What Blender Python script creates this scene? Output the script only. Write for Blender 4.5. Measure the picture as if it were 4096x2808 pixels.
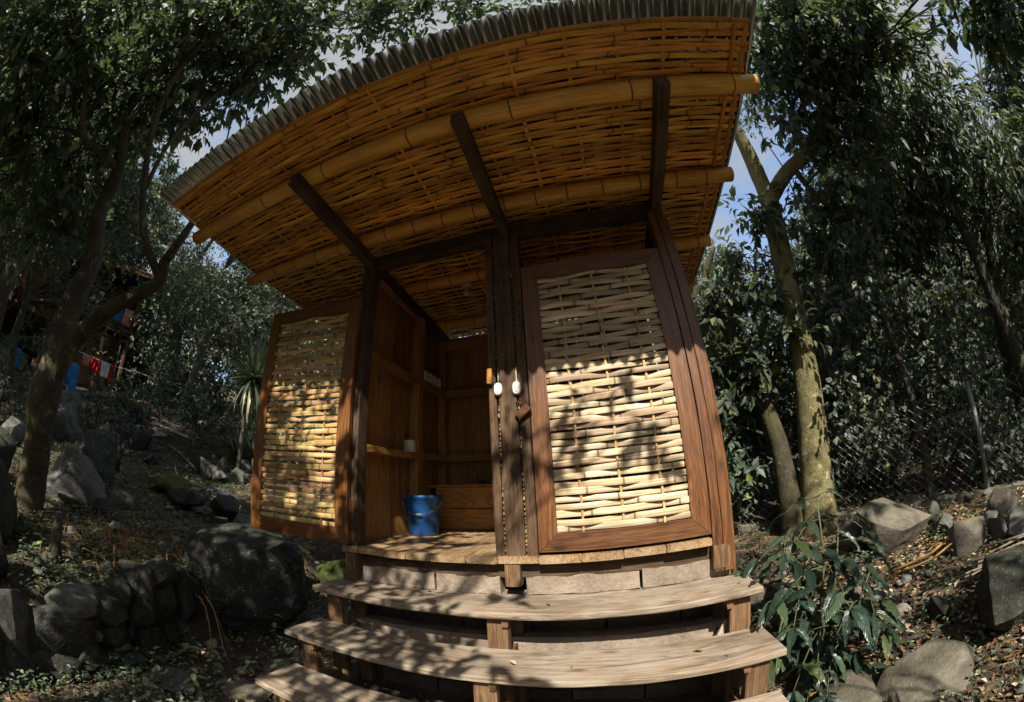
import bpy, math, random
import numpy as np
from mathutils import Vector, Matrix, noise

for _o in list(bpy.data.objects):
    bpy.data.objects.remove(_o)
scene = bpy.context.scene
COL = scene.collection
R = math.radians

# ---------------------------------------------------------------- camera (full-frame fisheye)
cam_data = bpy.data.cameras.new('camera')
cam = bpy.data.objects.new('camera', cam_data)
COL.objects.link(cam)
scene.camera = cam
cam_data.type = 'PANO'
_pc = cam_data if hasattr(cam_data, 'panorama_type') else cam_data.cycles
_pc.panorama_type = 'FISHEYE_LENS_POLYNOMIAL'
_pc.fisheye_fov = R(235)
_pc.fisheye_polynomial_k0 = 0.0
_pc.fisheye_polynomial_k1 = -0.07790700686952794
_pc.fisheye_polynomial_k2 = -1.0277180700178253e-05
_pc.fisheye_polynomial_k3 = 1.4991931155175648e-05
_pc.fisheye_polynomial_k4 = -1.8366887456785427e-07
cam_data.sensor_fit = 'HORIZONTAL'
cam_data.sensor_width = 36.0
cam_data.sensor_height = 36.0 * 2808 / 4096
cam_data.clip_start = 0.02
cam_data.clip_end = 2000.0
cam.matrix_world = Matrix(((0.969775, 0.133610, 0.204170, 0.709660), (0.238339, -0.339459, -0.909924, -1.963228), (-0.052267, 0.931083, -0.361043, 0.384981), (0, 0, 0, 1)))

# ---------------------------------------------------------------- sky, sun, exposure
SUN_EL, SUN_SIDE = R(43.5), R(11.0)          # sun behind the camera, a little to its right
SUN = Vector((math.sin(SUN_SIDE) * math.cos(SUN_EL), -math.cos(SUN_SIDE) * math.cos(SUN_EL), math.sin(SUN_EL)))
world = bpy.data.worlds.new('World')
scene.world = world
world.use_nodes = True
wn, wl = world.node_tree.nodes, world.node_tree.links
wn.clear()
w_out = wn.new('ShaderNodeOutputWorld')
w_bg = wn.new('ShaderNodeBackground')
w_sky = wn.new('ShaderNodeTexSky')
w_sky.sky_type = 'NISHITA'
w_sky.sun_disc = False
w_sky.sun_elevation = SUN_EL
w_sky.sun_rotation = math.atan2(SUN.x, SUN.y)
w_sky.air_density = 1.0
w_sky.dust_density = 1.2
w_tc = wn.new('ShaderNodeTexCoord')
w_map = wn.new('ShaderNodeMapping')
w_map.inputs['Scale'].default_value = (1.0, 1.0, 1.6)
w_no = wn.new('ShaderNodeTexNoise')
w_no.inputs['Scale'].default_value = 2.3
w_no.inputs['Detail'].default_value = 7.0
w_no.inputs['Roughness'].default_value = 0.55
w_rmp = wn.new('ShaderNodeValToRGB')
w_rmp.color_ramp.elements[0].position = 0.36
w_rmp.color_ramp.elements[1].position = 0.54
w_mix = wn.new('ShaderNodeMix')
w_mix.data_type = 'RGBA'
w_mix.inputs[7].default_value = (1.6, 1.7, 1.8, 1.0)
wl.new(w_tc.outputs['Generated'], w_map.inputs['Vector'])
wl.new(w_map.outputs[0], w_no.inputs['Vector'])
wl.new(w_no.outputs[0], w_rmp.inputs[0])
wl.new(w_rmp.outputs[0], w_mix.inputs[0])
wl.new(w_sky.outputs[0], w_mix.inputs[6])
wl.new(w_mix.outputs[2], w_bg.inputs['Color'])
wl.new(w_bg.outputs[0], w_out.inputs['Surface'])
w_bg.inputs['Strength'].default_value = 0.15

sun_data = bpy.data.lights.new('sun', 'SUN')
sun_data.energy = 4.9
sun_data.angle = R(0.53)
sun_data.color = (1.0, 0.93, 0.82)
sun = bpy.data.objects.new('sun', sun_data)
COL.objects.link(sun)
sun.rotation_euler = SUN.to_track_quat('Z', 'Y').to_euler()

vs = scene.view_settings
vs.view_transform = 'Standard'
vs.look = 'None'
vs.exposure = 1.0
vs.gamma = 1.0
vs.use_curve_mapping = False
scene.render.engine = 'CYCLES'
scene.cycles.use_denoising = True
scene.cycles.max_bounces = 8
scene.cycles.diffuse_bounces = 5
scene.cycles.transparent_max_bounces = 8
scene.cycles.sample_clamp_indirect = 6.0

# ---------------------------------------------------------------- node helpers and materials
def nodes_of(name):
    m = bpy.data.materials.new(name)
    m.use_nodes = True
    nt = m.node_tree
    nt.nodes.clear()
    out = nt.nodes.new('ShaderNodeOutputMaterial')
    return m, nt, out

class NT:
    def __init__(self, nt): self.nt = nt
    def n(self, t, **kw):
        nd = self.nt.nodes.new(t)
        for k, v in kw.items(): setattr(nd, k, v)
        return nd
    def put(self, sock, v):
        if v is None: return
        if hasattr(v, 'is_output'): self.nt.links.new(v, sock)
        elif isinstance(v, (tuple, list)) and len(v) == 3 and sock.type == 'RGBA': sock.default_value = (*v, 1)
        else: sock.default_value = v
    def math(self, op, a, b=None, clamp=False):
        nd = self.n('ShaderNodeMath', operation=op, use_clamp=clamp)
        self.put(nd.inputs[0], a)
        if b is not None: self.put(nd.inputs[1], b)
        return nd.outputs[0]
    def mix(self, f, a, b, blend='MIX'):
        nd = self.n('ShaderNodeMix', data_type='RGBA', blend_type=blend)
        self.put(nd.inputs[0], f); self.put(nd.inputs[6], a); self.put(nd.inputs[7], b)
        return nd.outputs[2]
    def ramp(self, f, stops):
        nd = self.n('ShaderNodeValToRGB')
        el = nd.color_ramp.elements
        while len(el) < len(stops): el.new(0.5)
        for e, (p, c) in zip(el, stops):
            e.position = p
            e.color = (*c, 1) if isinstance(c, (tuple, list)) else (c, c, c, 1)
        self.put(nd.inputs[0], f)
        return nd.outputs[0]
    def noise(self, vec, scale, detail=4.0, rough=0.55, dist=0.0):
        nd = self.n('ShaderNodeTexNoise')
        self.put(nd.inputs['Vector'], vec)
        nd.inputs['Scale'].default_value = scale
        nd.inputs['Detail'].default_value = detail
        nd.inputs['Roughness'].default_value = rough
        nd.inputs['Distortion'].default_value = dist
        return nd.outputs[0]
    def mapping(self, vec, scale=(1, 1, 1), loc=None):
        nd = self.n('ShaderNodeMapping')
        self.put(nd.inputs['Vector'], vec)
        nd.inputs['Scale'].default_value = scale
        if loc is not None: self.put(nd.inputs['Location'], loc)
        return nd.outputs[0]
    def attr(self, name, out='Vector'):
        nd = self.n('ShaderNodeAttribute', attribute_name=name)
        return nd.outputs[out]
    def bump(self, h, strength=0.3, dist=0.01):
        nd = self.n('ShaderNodeBump')
        nd.inputs['Strength'].default_value = strength
        nd.inputs['Distance'].default_value = dist
        self.put(nd.inputs['Height'], h)
        return nd.outputs[0]
    def bsdf(self, out, color, rough=0.6, metallic=0.0, spec=0.5, normal=None):
        b = self.n('ShaderNodeBsdfPrincipled')
        self.put(b.inputs['Base Color'], color)
        self.put(b.inputs['Roughness'], rough)
        b.inputs['Metallic'].default_value = metallic
        b.inputs['Specular IOR Level'].default_value = spec
        if normal is not None: self.put(b.inputs['Normal'], normal)
        if out is not None: self.nt.links.new(b.outputs[0], out.inputs['Surface'])
        return b

def objrand(t):
    return t.n('ShaderNodeObjectInfo').outputs['Random']

def wood(name, dark, mid, light, rough=0.6, spec=0.35, weather=None, wamt=0.5, ring=9.0, bump=0.35, var=0.35, dirt=0.0):
    m, nt, out = nodes_of(name); t = NT(nt)
    gc = t.attr('gc')
    fine = t.noise(t.mapping(gc, (2.2, 120, 120)), 1.0, 6, 0.7)
    broad = t.noise(t.mapping(gc, (0.7, ring, ring)), 1.0, 3, 0.5, 1.2)
    rings = t.math('FRACT', t.math('MULTIPLY', broad, 13.0))
    rings = t.math('ABSOLUTE', t.math('SUBTRACT', rings, 0.5))
    g = t.math('ADD', t.math('MULTIPLY', rings, 0.65), t.math('MULTIPLY', t.math('SUBTRACT', fine, 0.5), 1.5), True)
    g = t.math('ADD', g, 0.18, True)
    col = t.ramp(g, [(0.0, dark), (0.45, mid), (0.9, light)])
    # knots
    vo = t.n('ShaderNodeTexVoronoi', feature='F1')
    t.put(vo.inputs['Vector'], t.mapping(gc, (2.2, 6.5, 6.5)))
    vo.inputs['Scale'].default_value = 1.0
    kn = t.ramp(vo.outputs['Distance'], [(0.05, 1.0), (0.13, 0.0)])
    col = t.mix(t.math('MULTIPLY', kn, 0.8), col, tuple(c * 0.35 for c in dark))
    if weather is not None:
        w = t.noise(gc, 5.0, 6, 0.6)
        wf = t.ramp(w, [(0.38, 0.0), (0.68, 1.0)])
        col = t.mix(t.math('MULTIPLY', wf, wamt), col, weather)
        st = t.noise(t.mapping(gc, (3.0, 14, 14)), 1.0, 6, 0.7)
        sf = t.ramp(st, [(0.54, 0.0), (0.70, 1.0)])
        col = t.mix(t.math('MULTIPLY', sf, 0.7), col, tuple(c * 0.4 for c in dark))
    if dirt:
        df = t.ramp(t.noise(t.mapping(gc, (1.6, 4.5, 4.5)), 1.0, 7, 0.68), [(0.46, 0.0), (0.64, 1.0)])
        col = t.mix(t.math('MULTIPLY', df, dirt), col, tuple(c * 0.8 for c in dark))
        ck = t.math('ABSOLUTE', t.math('SUBTRACT', t.noise(t.mapping(gc, (0.8, 22, 22)), 1.0, 2, 0.5), 0.5))
        cf = t.ramp(ck, [(0.0, 1.0), (0.012, 0.0)])
        col = t.mix(t.math('MULTIPLY', cf, 0.75), col, tuple(c * 0.25 for c in dark))
    rnd = objrand(t)
    v = t.math('ADD', t.math('MULTIPLY', rnd, var), 1.0 - var / 2)
    hs = t.n('ShaderNodeHueSaturation')
    t.put(hs.inputs['Color'], col); t.put(hs.inputs['Value'], v)
    h = t.math('ADD', t.math('MULTIPLY', fine, 0.7), t.math('MULTIPLY', rings, 0.5))
    t.bsdf(out, hs.outputs[0], t.math('ADD', t.math('MULTIPLY', fine, 0.25), rough - 0.12), 0, spec, t.bump(h, bump, 0.004))
    return m

def bamboo(name, c0, c1, c2, rough=0.5, spec=0.4, band=0.42, stain=0.5, var=0.5):
    m, nt, out = nodes_of(name); t = NT(nt)
    gc = t.attr('gc')
    rnd = objrand(t)
    n1 = t.noise(t.mapping(gc, (3.0, 150, 150)), 1.0, 5, 0.7)
    n2 = t.noise(t.mapping(gc, (3.0, 12, 12)), 1.0, 4, 0.6)
    col = t.ramp(t.math('ADD', t.math('MULTIPLY', n1, 0.62), t.math('MULTIPLY', n2, 0.38)), [(0.36, c0), (0.5, c1), (0.64, c2)])
    # node lines every so often along the strip
    sx = t.n('ShaderNodeSeparateXYZ'); t.put(sx.inputs[0], gc)
    ph = t.math('FRACT', t.math('ADD', t.math('DIVIDE', sx.outputs[0], band), t.math('MULTIPLY', rnd, 7.3)))
    d = t.math('ABSOLUTE', t.math('SUBTRACT', ph, 0.5))
    nb = t.ramp(d, [(0.006, 1.0), (0.016, 0.0)])
    halo = t.ramp(d, [(0.0, 1.0), (0.09, 0.0)])
    col = t.mix(t.math('MULTIPLY', halo, 0.35), col, c0)
    col = t.mix(t.math('MULTIPLY', nb, 0.75), col, tuple(c * 0.25 for c in c0))
    # dark mould / stain blotches
    sn = t.noise(t.mapping(gc, (4.0, 22, 22), None), 1.0, 6, 0.7)
    sf = t.ramp(sn, [(0.62, 0.0), (0.72, 1.0)])
    col = t.mix(t.math('MULTIPLY', sf, stain), col, tuple(c * 0.3 for c in c0))
    hs = t.n('ShaderNodeHueSaturation')
    t.put(hs.inputs['Color'], col)
    t.put(hs.inputs['Value'], t.math('ADD', t.math('MULTIPLY', rnd, var), 1.0 - var / 2))
    t.put(hs.inputs['Hue'], t.math('ADD', t.math('MULTIPLY', t.math('FRACT', t.math('MULTIPLY', rnd, 13.7)), 0.03), 0.485))
    h = t.math('ADD', t.math('MULTIPLY', n1, 0.4), t.math('MULTIPLY', nb, 1.2))
    t.bsdf(out, hs.outputs[0], rough, 0, spec, t.bump(h, 0.35, 0.003))
    return m

def leafmat(name, c0, c1, c2, rough=0.42, spec=0.5, trans=0.25, tcol=(0.10, 0.16, 0.02), vein=False):
    m, nt, out = nodes_of(name); t = NT(nt)
    rnd = t.attr('rnd', 'Fac')
    col = t.ramp(rnd, [(0.0, c0), (0.5, c1), (0.93, c2), (1.0, (c2[0] * 2.2, c2[1] * 1.7, c2[2] * 0.8))])
    nrm = None
    if vein:
        gc = t.attr('gc')
        sx = t.n('ShaderNodeSeparateXYZ'); t.put(sx.inputs[0], gc)
        ay = t.math('ABSOLUTE', sx.outputs[1])
        lat = t.math('FRACT', t.math('MULTIPLY', t.math('SUBTRACT', sx.outputs[0], t.math('MULTIPLY', ay, 0.8)), 9.0))
        tri = t.math('ABSOLUTE', t.math('SUBTRACT', lat, 0.5))
        mid = t.ramp(ay, [(0.0, 1.0), (0.025, 0.0)])
        h = t.math('ADD', t.math('MULTIPLY', tri, 1.0), t.math('MULTIPLY', mid, -0.6))
        nrm = t.bump(h, 0.8, 0.006)
        col = t.mix(t.math('MULTIPLY', mid, 0.5), col, tuple(min(1, c * 2.2) for c in c2))
    orn = objrand(t)
    hs = t.n('ShaderNodeHueSaturation'); t.put(hs.inputs['Color'], col)
    t.put(hs.inputs['Value'], t.math('ADD', t.math('MULTIPLY', orn, 0.6), 0.75))
    t.put(hs.inputs['Hue'], t.math('ADD', t.math('MULTIPLY', t.math('FRACT', t.math('MULTIPLY', orn, 9.7)), 0.05), 0.47))
    b = t.bsdf(None, hs.outputs[0], rough, 0, spec, nrm)
    tr = t.n('ShaderNodeBsdfTranslucent'); t.put(tr.inputs[0], t.mix(rnd, tuple(c * 0.7 for c in tcol), tuple(c * 1.5 for c in tcol)))
    mx = t.n('ShaderNodeMixShader'); mx.inputs[0].default_value = trans
    nt.links.new(b.outputs[0], mx.inputs[1]); nt.links.new(tr.outputs[0], mx.inputs[2])
    nt.links.new(mx.outputs[0], out.inputs['Surface'])
    return m

def rockmat(name, c0, c1, c2, moss=0.0, mosscol=(0.05, 0.065, 0.015), lichen=0.3, rough=0.85):
    m, nt, out = nodes_of(name); t = NT(nt)
    co = t.n('ShaderNodeTexCoord').outputs['Object']
    rnd = objrand(t)
    off = t.n('ShaderNodeCombineXYZ')
    t.put(off.inputs[0], t.math('MULTIPLY', rnd, 40.0)); t.put(off.inputs[1], t.math('MULTIPLY', rnd, 17.0))
    co = t.mapping(co, (1, 1, 1), off.outputs[0])
    a = t.noise(co, 4.0, 8, 0.65); b = t.noise(co, 38.0, 5, 0.7)
    col = t.ramp(t.math('ADD', t.math('MULTIPLY', a, 0.6), t.math('MULTIPLY', b, 0.4)), [(0.32, c0), (0.5, c1), (0.7, c2)])
    l = t.noise(co, 16.0, 3, 0.6)
    l2 = t.noise(co, 70.0, 2, 0.5)
    lf = t.ramp(t.math('MULTIPLY', l, t.math('MULTIPLY', l2, 1.9)), [(0.62, 0.0), (0.70, 1.0)])
    col = t.mix(t.math('MULTIPLY', lf, lichen), col, (0.22, 0.22, 0.19))
    if moss > 0:
        g = t.n('ShaderNodeNewGeometry'); sz = t.n('ShaderNodeSeparateXYZ'); t.put(sz.inputs[0], g.outputs['Normal'])
        mf = t.math('ADD', t.math('MULTIPLY', sz.outputs[2], 0.35), t.noise(co, 6.0, 5, 0.7))
        mf = t.ramp(mf, [(0.6, 0.0), (0.8, 1.0)])
        col = t.mix(t.math('MULTIPLY', mf, moss), col, mosscol)
    v = t.math('ADD', t.math('MULTIPLY', rnd, 0.5), 0.75)
    hs = t.n('ShaderNodeHueSaturation'); t.put(hs.inputs['Color'], col); t.put(hs.inputs['Value'], v)
    a2 = t.noise(co, 14.0, 6, 0.7)
    h = t.math('ADD', t.math('MULTIPLY', a2, 0.6), t.math('MULTIPLY', b, 0.5))
    t.bsdf(out, hs.outputs[0], rough, 0, 0.25, t.bump(h, 1.0, 0.014))
    return m

def plainmat(name, col, rough=0.5, metallic=0.0, spec=0.5, nscale=0.0, namt=0.3, dark=None, bump=0.2):
    m, nt, out = nodes_of(name); t = NT(nt)
    c, nrm = col, None
    if nscale:
        co = t.n('ShaderNodeTexCoord').outputs['Object']
        a = t.noise(co, nscale, 6, 0.65)
        c = t.mix(t.math('MULTIPLY', t.ramp(a, [(0.4, 0.0), (0.65, 1.0)]), namt), col, dark or tuple(x * 0.4 for x in col))
        nrm = t.bump(a, bump, 0.01)
    t.bsdf(out, c, rough, metallic, spec, nrm)
    return m

def barkmat(name, c0, c1, c2, moss=0.0, scale=1.0):
    m, nt, out = nodes_of(name); t = NT(nt)
    co = t.n('ShaderNodeTexCoord').outputs['Object']
    a = t.noise(co, 7.0 * scale, 6, 0.65)
    b = t.noise(t.mapping(co, (1, 1, 0.55)), 60.0 * scale, 4, 0.6)
    col = t.ramp(t.math('ADD', t.math('MULTIPLY', a, 0.5), t.math('MULTIPLY', b, 0.5)), [(0.34, c0), (0.5, c1), (0.68, c2)])
    sp = t.ramp(t.noise(co, 9.0 * scale, 3, 0.5), [(0.62, 0.0), (0.68, 1.0)])
    col = t.mix(t.math('MULTIPLY', sp, 0.55), col, tuple(min(1, c * 1.8 + 0.03) for c in c2))
    if moss:
        mf = t.ramp(t.noise(co, 5.0, 5, 0.7), [(0.45, 0.0), (0.62, 1.0)])
        col = t.mix(t.math('MULTIPLY', mf, moss), col, (0.09, 0.085, 0.02))
    t.bsdf(out, col, 0.85, 0, 0.25, t.bump(t.math('ADD', a, t.math('MULTIPLY', b, 0.6)), 0.9, 0.02))
    return m

M = {}
M['post'] = wood('weathered_shaded_wood', (0.012, 0.007, 0.004), (0.052, 0.030, 0.016), (0.135, 0.085, 0.048), 0.75, 0.25, (0.15, 0.11, 0.075), 0.3, 11)  # post wood with the shade under the roof darkened into its colour
M['post_lit'] = wood('worn_sunlit_post', (0.016, 0.008, 0.004), (0.088, 0.048, 0.024), (0.20, 0.122, 0.066), 0.75, 0.25, (0.20, 0.135, 0.085), 0.35, 10, 0.5, 0.3, 0.5)  # same post wood in a lighter colour, as lit by the sun
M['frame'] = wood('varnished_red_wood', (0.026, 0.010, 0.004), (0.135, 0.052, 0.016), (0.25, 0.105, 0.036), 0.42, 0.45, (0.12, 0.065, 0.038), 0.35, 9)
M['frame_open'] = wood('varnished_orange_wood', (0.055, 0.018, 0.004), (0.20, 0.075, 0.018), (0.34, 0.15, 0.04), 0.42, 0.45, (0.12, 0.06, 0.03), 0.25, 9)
M['pine'] = wood('amber_pine', (0.13, 0.055, 0.015), (0.33, 0.165, 0.048), (0.46, 0.26, 0.085), 0.55, 0.35, None, 0, 8)
M['bench'] = wood('golden_pine', (0.14, 0.055, 0.012), (0.40, 0.19, 0.045), (0.52, 0.28, 0.075), 0.5, 0.35, None, 0, 5)
M['floor'] = wood('worn_floor_wood', (0.10, 0.055, 0.025), (0.34, 0.21, 0.10), (0.50, 0.35, 0.19), 0.55, 0.35, (0.36, 0.29, 0.21), 0.4, 9, 0.35, 0.35, 0.4)
M['tread'] = wood('grey_weathered_plank', (0.11, 0.075, 0.047), (0.32, 0.245, 0.168), (0.47, 0.385, 0.285), 0.75, 0.25, (0.38, 0.335, 0.275), 0.6, 8, 0.5, 0.35, 0.55)
M['leg'] = wood('rough_brown_plank', (0.04, 0.02, 0.009), (0.15, 0.085, 0.040), (0.28, 0.17, 0.085), 0.75, 0.25, (0.16, 0.11, 0.07), 0.4, 8, 0.5)
M['far_wood'] = wood('house_boards', (0.05, 0.02, 0.006), (0.20, 0.09, 0.025), (0.30, 0.15, 0.05), 0.6, 0.3)
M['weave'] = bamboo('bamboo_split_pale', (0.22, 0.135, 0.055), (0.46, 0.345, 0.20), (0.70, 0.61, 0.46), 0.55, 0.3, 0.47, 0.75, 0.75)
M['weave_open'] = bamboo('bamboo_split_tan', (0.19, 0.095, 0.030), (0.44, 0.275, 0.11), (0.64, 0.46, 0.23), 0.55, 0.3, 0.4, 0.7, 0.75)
M['ceil'] = bamboo('bamboo_split_amber', (0.30, 0.125, 0.020), (0.55, 0.26, 0.040), (0.70, 0.38, 0.075), 0.5, 0.35, 0.5, 0.6, 0.8)
M['pole'] = bamboo('bamboo_pole_skin', (0.30, 0.13, 0.022), (0.56, 0.29, 0.048), (0.68, 0.40, 0.09), 0.42, 0.45, 50.0, 0.6, 0.3)
M['node'] = plainmat('bamboo_node_ring', (0.16, 0.08, 0.02), 0.6, 0, 0.3, 30.0, 0.5)
M['chip'] = bamboo('bamboo_chip', (0.12, 0.065, 0.03), (0.26, 0.17, 0.085), (0.42, 0.30, 0.17), 0.6, 0.3, 9.0, 0.3, 0.7)
M['tin'] = None
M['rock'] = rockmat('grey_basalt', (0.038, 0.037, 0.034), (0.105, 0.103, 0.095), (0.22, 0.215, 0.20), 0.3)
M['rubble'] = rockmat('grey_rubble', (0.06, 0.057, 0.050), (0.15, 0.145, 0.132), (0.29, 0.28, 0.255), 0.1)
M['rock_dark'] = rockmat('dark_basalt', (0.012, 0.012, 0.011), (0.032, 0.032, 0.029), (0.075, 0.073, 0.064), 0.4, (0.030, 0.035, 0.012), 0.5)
M['rock_warm'] = rockmat('tan_fieldstone', (0.045, 0.040, 0.032), (0.12, 0.105, 0.082), (0.24, 0.21, 0.165), 0.2, (0.09, 0.085, 0.03), 0.25)
M['rock_pale'] = rockmat('pale_broken_stone', (0.20, 0.17, 0.14), (0.42, 0.36, 0.30), (0.60, 0.52, 0.44), 0.0, (0.1, 0.1, 0.1), 0.1)
M['moss_rock'] = rockmat('mossy_stone', (0.03, 0.035, 0.015), (0.06, 0.07, 0.02), (0.10, 0.12, 0.03), 0.95, (0.045, 0.065, 0.010), 0.05)
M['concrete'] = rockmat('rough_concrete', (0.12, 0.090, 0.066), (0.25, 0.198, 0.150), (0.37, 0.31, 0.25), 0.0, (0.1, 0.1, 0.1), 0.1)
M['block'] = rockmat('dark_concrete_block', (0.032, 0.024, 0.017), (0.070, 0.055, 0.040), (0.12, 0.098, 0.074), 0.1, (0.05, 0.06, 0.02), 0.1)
M['bark'] = barkmat('dark_bark', (0.018, 0.017, 0.013), (0.05, 0.046, 0.036), (0.10, 0.092, 0.072), 0.25)
M['bark_moss'] = barkmat('mossy_bark', (0.016, 0.014, 0.009), (0.042, 0.036, 0.022), (0.085, 0.074, 0.042), 0.45)
M['bark_gold'] = barkmat('warty_olive_bark', (0.055, 0.045, 0.020), (0.15, 0.128, 0.062), (0.26, 0.23, 0.12), 0.35, 1.3)
M['bark_pale'] = barkmat('pale_bark', (0.10, 0.10, 0.085), (0.22, 0.22, 0.19), (0.36, 0.36, 0.32))
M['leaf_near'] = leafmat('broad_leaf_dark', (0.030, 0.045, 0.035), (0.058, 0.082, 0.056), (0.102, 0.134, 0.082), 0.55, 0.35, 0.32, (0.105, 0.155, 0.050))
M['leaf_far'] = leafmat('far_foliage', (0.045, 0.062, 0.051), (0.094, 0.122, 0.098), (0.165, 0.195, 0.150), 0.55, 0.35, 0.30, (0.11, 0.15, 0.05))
M['leaf_long'] = leafmat('long_leaf_green', (0.042, 0.058, 0.045), (0.088, 0.116, 0.084), (0.155, 0.185, 0.130), 0.55, 0.35, 0.30, (0.09, 0.13, 0.035))
M['leaf_vine'] = leafmat('vine_leaf', (0.044, 0.062, 0.050), (0.098, 0.128, 0.100), (0.175, 0.205, 0.158), 0.55, 0.35, 0.30, (0.09, 0.12, 0.04))
M['leaf_coffee'] = leafmat('glossy_coffee_leaf', (0.010, 0.022, 0.014), (0.018, 0.036, 0.021), (0.034, 0.056, 0.030), 0.36, 0.5, 0.08, (0.06, 0.11, 0.02), True)
M['leaf_blade'] = leafmat('sword_leaf', (0.035, 0.050, 0.032), (0.075, 0.098, 0.065), (0.13, 0.16, 0.11), 0.4, 0.4, 0.15, (0.09, 0.13, 0.05))
M['herb'] = leafmat('herb_leaf', (0.042, 0.060, 0.040), (0.085, 0.115, 0.070), (0.15, 0.185, 0.11), 0.5, 0.35, 0.25, (0.11, 0.16, 0.04))
M['stem'] = plainmat('green_stem', (0.06, 0.07, 0.03), 0.7)
M['twig'] = plainmat('dry_twig', (0.17, 0.11, 0.06), 0.85, 0, 0.2, 8.0, 0.6)
M['straw'] = plainmat('dry_straw', (0.36, 0.21, 0.08), 0.8, 0, 0.2, 8.0, 0.5)
M['stick'] = plainmat('grey_stick', (0.33, 0.27, 0.20), 0.85, 0, 0.2, 9.0, 0.6)
M['white'] = plainmat('white_plastic', (0.78, 0.75, 0.68), 0.35, 0, 0.5, 20.0, 0.12)
M['cream'] = plainmat('cream_paper', (0.62, 0.55, 0.40), 0.9, 0, 0.2, 20.0, 0.15)
M['rust'] = plainmat('rusty_iron', (0.13, 0.055, 0.025), 0.75, 0.4, 0.4, 40.0, 0.7)
M['wire'] = plainmat('galvanised_wire', (0.30, 0.30, 0.29), 0.5, 0.3, 0.5, 20.0, 0.5)
M['fpost'] = plainmat('grey_fence_post', (0.20, 0.21, 0.19), 0.6, 0.3, 0.4, 12.0, 0.6)
M['blue'] = plainmat('blue_plastic', (0.010, 0.066, 0.215), 0.33, 0, 0.5, 6.0, 0.25)
M['blue2'] = plainmat('bright_blue_plastic', (0.02, 0.22, 0.62), 0.4)
M['hose'] = plainmat('blue_hose', (0.01, 0.03, 0.12), 0.4)
M['red'] = plainmat('red_cloth', (0.55, 0.012, 0.012), 0.9)
M['pinkc'] = plainmat('pink_cloth', (0.62, 0.25, 0.22), 0.9)
M['whitec'] = plainmat('white_cloth', (0.75, 0.74, 0.72), 0.9)
M['bluec'] = plainmat('blue_cloth', (0.03, 0.16, 0.42), 0.9)
M['black'] = plainmat('dark_seat_plastic', (0.03, 0.028, 0.025), 0.4)
M['plaster'] = plainmat('pale_plaster', (0.50, 0.46, 0.40), 0.9, 0, 0.2, 5.0, 0.4)
M['claywall'] = plainmat('clay_render', (0.36, 0.20, 0.13), 0.9, 0, 0.2, 5.0, 0.4)
M['rooftile'] = wood('dark_shingles', (0.02, 0.016, 0.012), (0.06, 0.045, 0.035), (0.10, 0.08, 0.06), 0.85)
M['pane'] = plainmat('window_glass', (0.10, 0.13, 0.17), 0.06, 0.0, 1.0)
M['bulb'] = plainmat('frosted_bulb', (0.55, 0.52, 0.46), 0.15, 0, 0.5)

def tinmat():
    m, nt, out = nodes_of('corrugated_zinc'); t = NT(nt)
    gc = t.attr('gc')
    a = t.noise(t.mapping(gc, (2, 2, 2)), 3.0, 6, 0.7)
    s = t.noise(t.mapping(gc, (1.2, 16, 16)), 1.0, 5, 0.7)
    col = t.ramp(a, [(0.3, (0.36, 0.35, 0.32)), (0.55, (0.56, 0.54, 0.49)), (0.75, (0.72, 0.68, 0.60))])
    rf = t.ramp(s, [(0.55, 0.0), (0.7, 1.0)])
    col = t.mix(t.math('MULTIPLY', rf, 0.65), col, (0.20, 0.10, 0.05))
    sp = t.ramp(t.noise(gc, 90.0, 3, 0.6), [(0.62, 0.0), (0.68, 1.0)])
    col = t.mix(t.math('MULTIPLY', sp, 0.6), col, (0.10, 0.06, 0.035))
    t.bsdf(out, col, 0.2, 0.92, 0.5, t.bump(a, 0.12, 0.003))
    return m
M['tin'] = tinmat()

def soilmat():
    m, nt, out = nodes_of('dark_soil'); t = NT(nt)
    co = t.n('ShaderNodeTexCoord').outputs['Object']
    a = t.noise(co, 2.2, 8, 0.65); b = t.noise(co, 30.0, 6, 0.7); c = t.noise(co, 140.0, 3, 0.6)
    f = t.math('ADD', t.math('MULTIPLY', a, 0.4), t.math('ADD', t.math('MULTIPLY', b, 0.35), t.math('MULTIPLY', c, 0.25)))
    col = t.ramp(f, [(0.34, (0.034, 0.028, 0.021)), (0.5, (0.088, 0.071, 0.052)), (0.62, (0.155, 0.127, 0.094)), (0.75, (0.25, 0.21, 0.16))])
    t.bsdf(out, col, 0.95, 0, 0.15, t.bump(t.math('ADD', b, t.math('MULTIPLY', c, 0.6)), 1.0, 0.03))
    return m
M['soil'] = soilmat()

def littermat():
    m, nt, out = nodes_of('fallen_leaves'); t = NT(nt)
    rnd = t.attr('rnd', 'Fac')
    col = t.ramp(rnd, [(0.0, (0.05, 0.035, 0.022)), (0.35, (0.13, 0.075, 0.035)), (0.6, (0.24, 0.14, 0.065)), (0.8, (0.34, 0.25, 0.15)), (1.0, (0.42, 0.38, 0.28))])
    t.bsdf(out, col, 0.8, 0, 0.25)
    return m
M['litter'] = littermat()

# ---------------------------------------------------------------- geometry helpers
rng = random.Random(11)
def link(o, parent=None):
    COL.objects.link(o)
    if parent is not None: o.parent = parent
    return o
def tag(o, label=None, cat=None, group=None, kind=None):
    if label: o['label'] = label
    if cat: o['category'] = cat
    if group: o['group'] = group
    if kind: o['kind'] = kind
    return o
def empty(name, loc=(0, 0, 0), label=None, cat=None, group=None, rotz=0.0):
    o = bpy.data.objects.new(name, None)
    o.location = loc
    o.rotation_euler = (0, 0, rotz)
    o.empty_display_size = 0.1
    link(o)
    return tag(o, label, cat, group)

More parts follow.
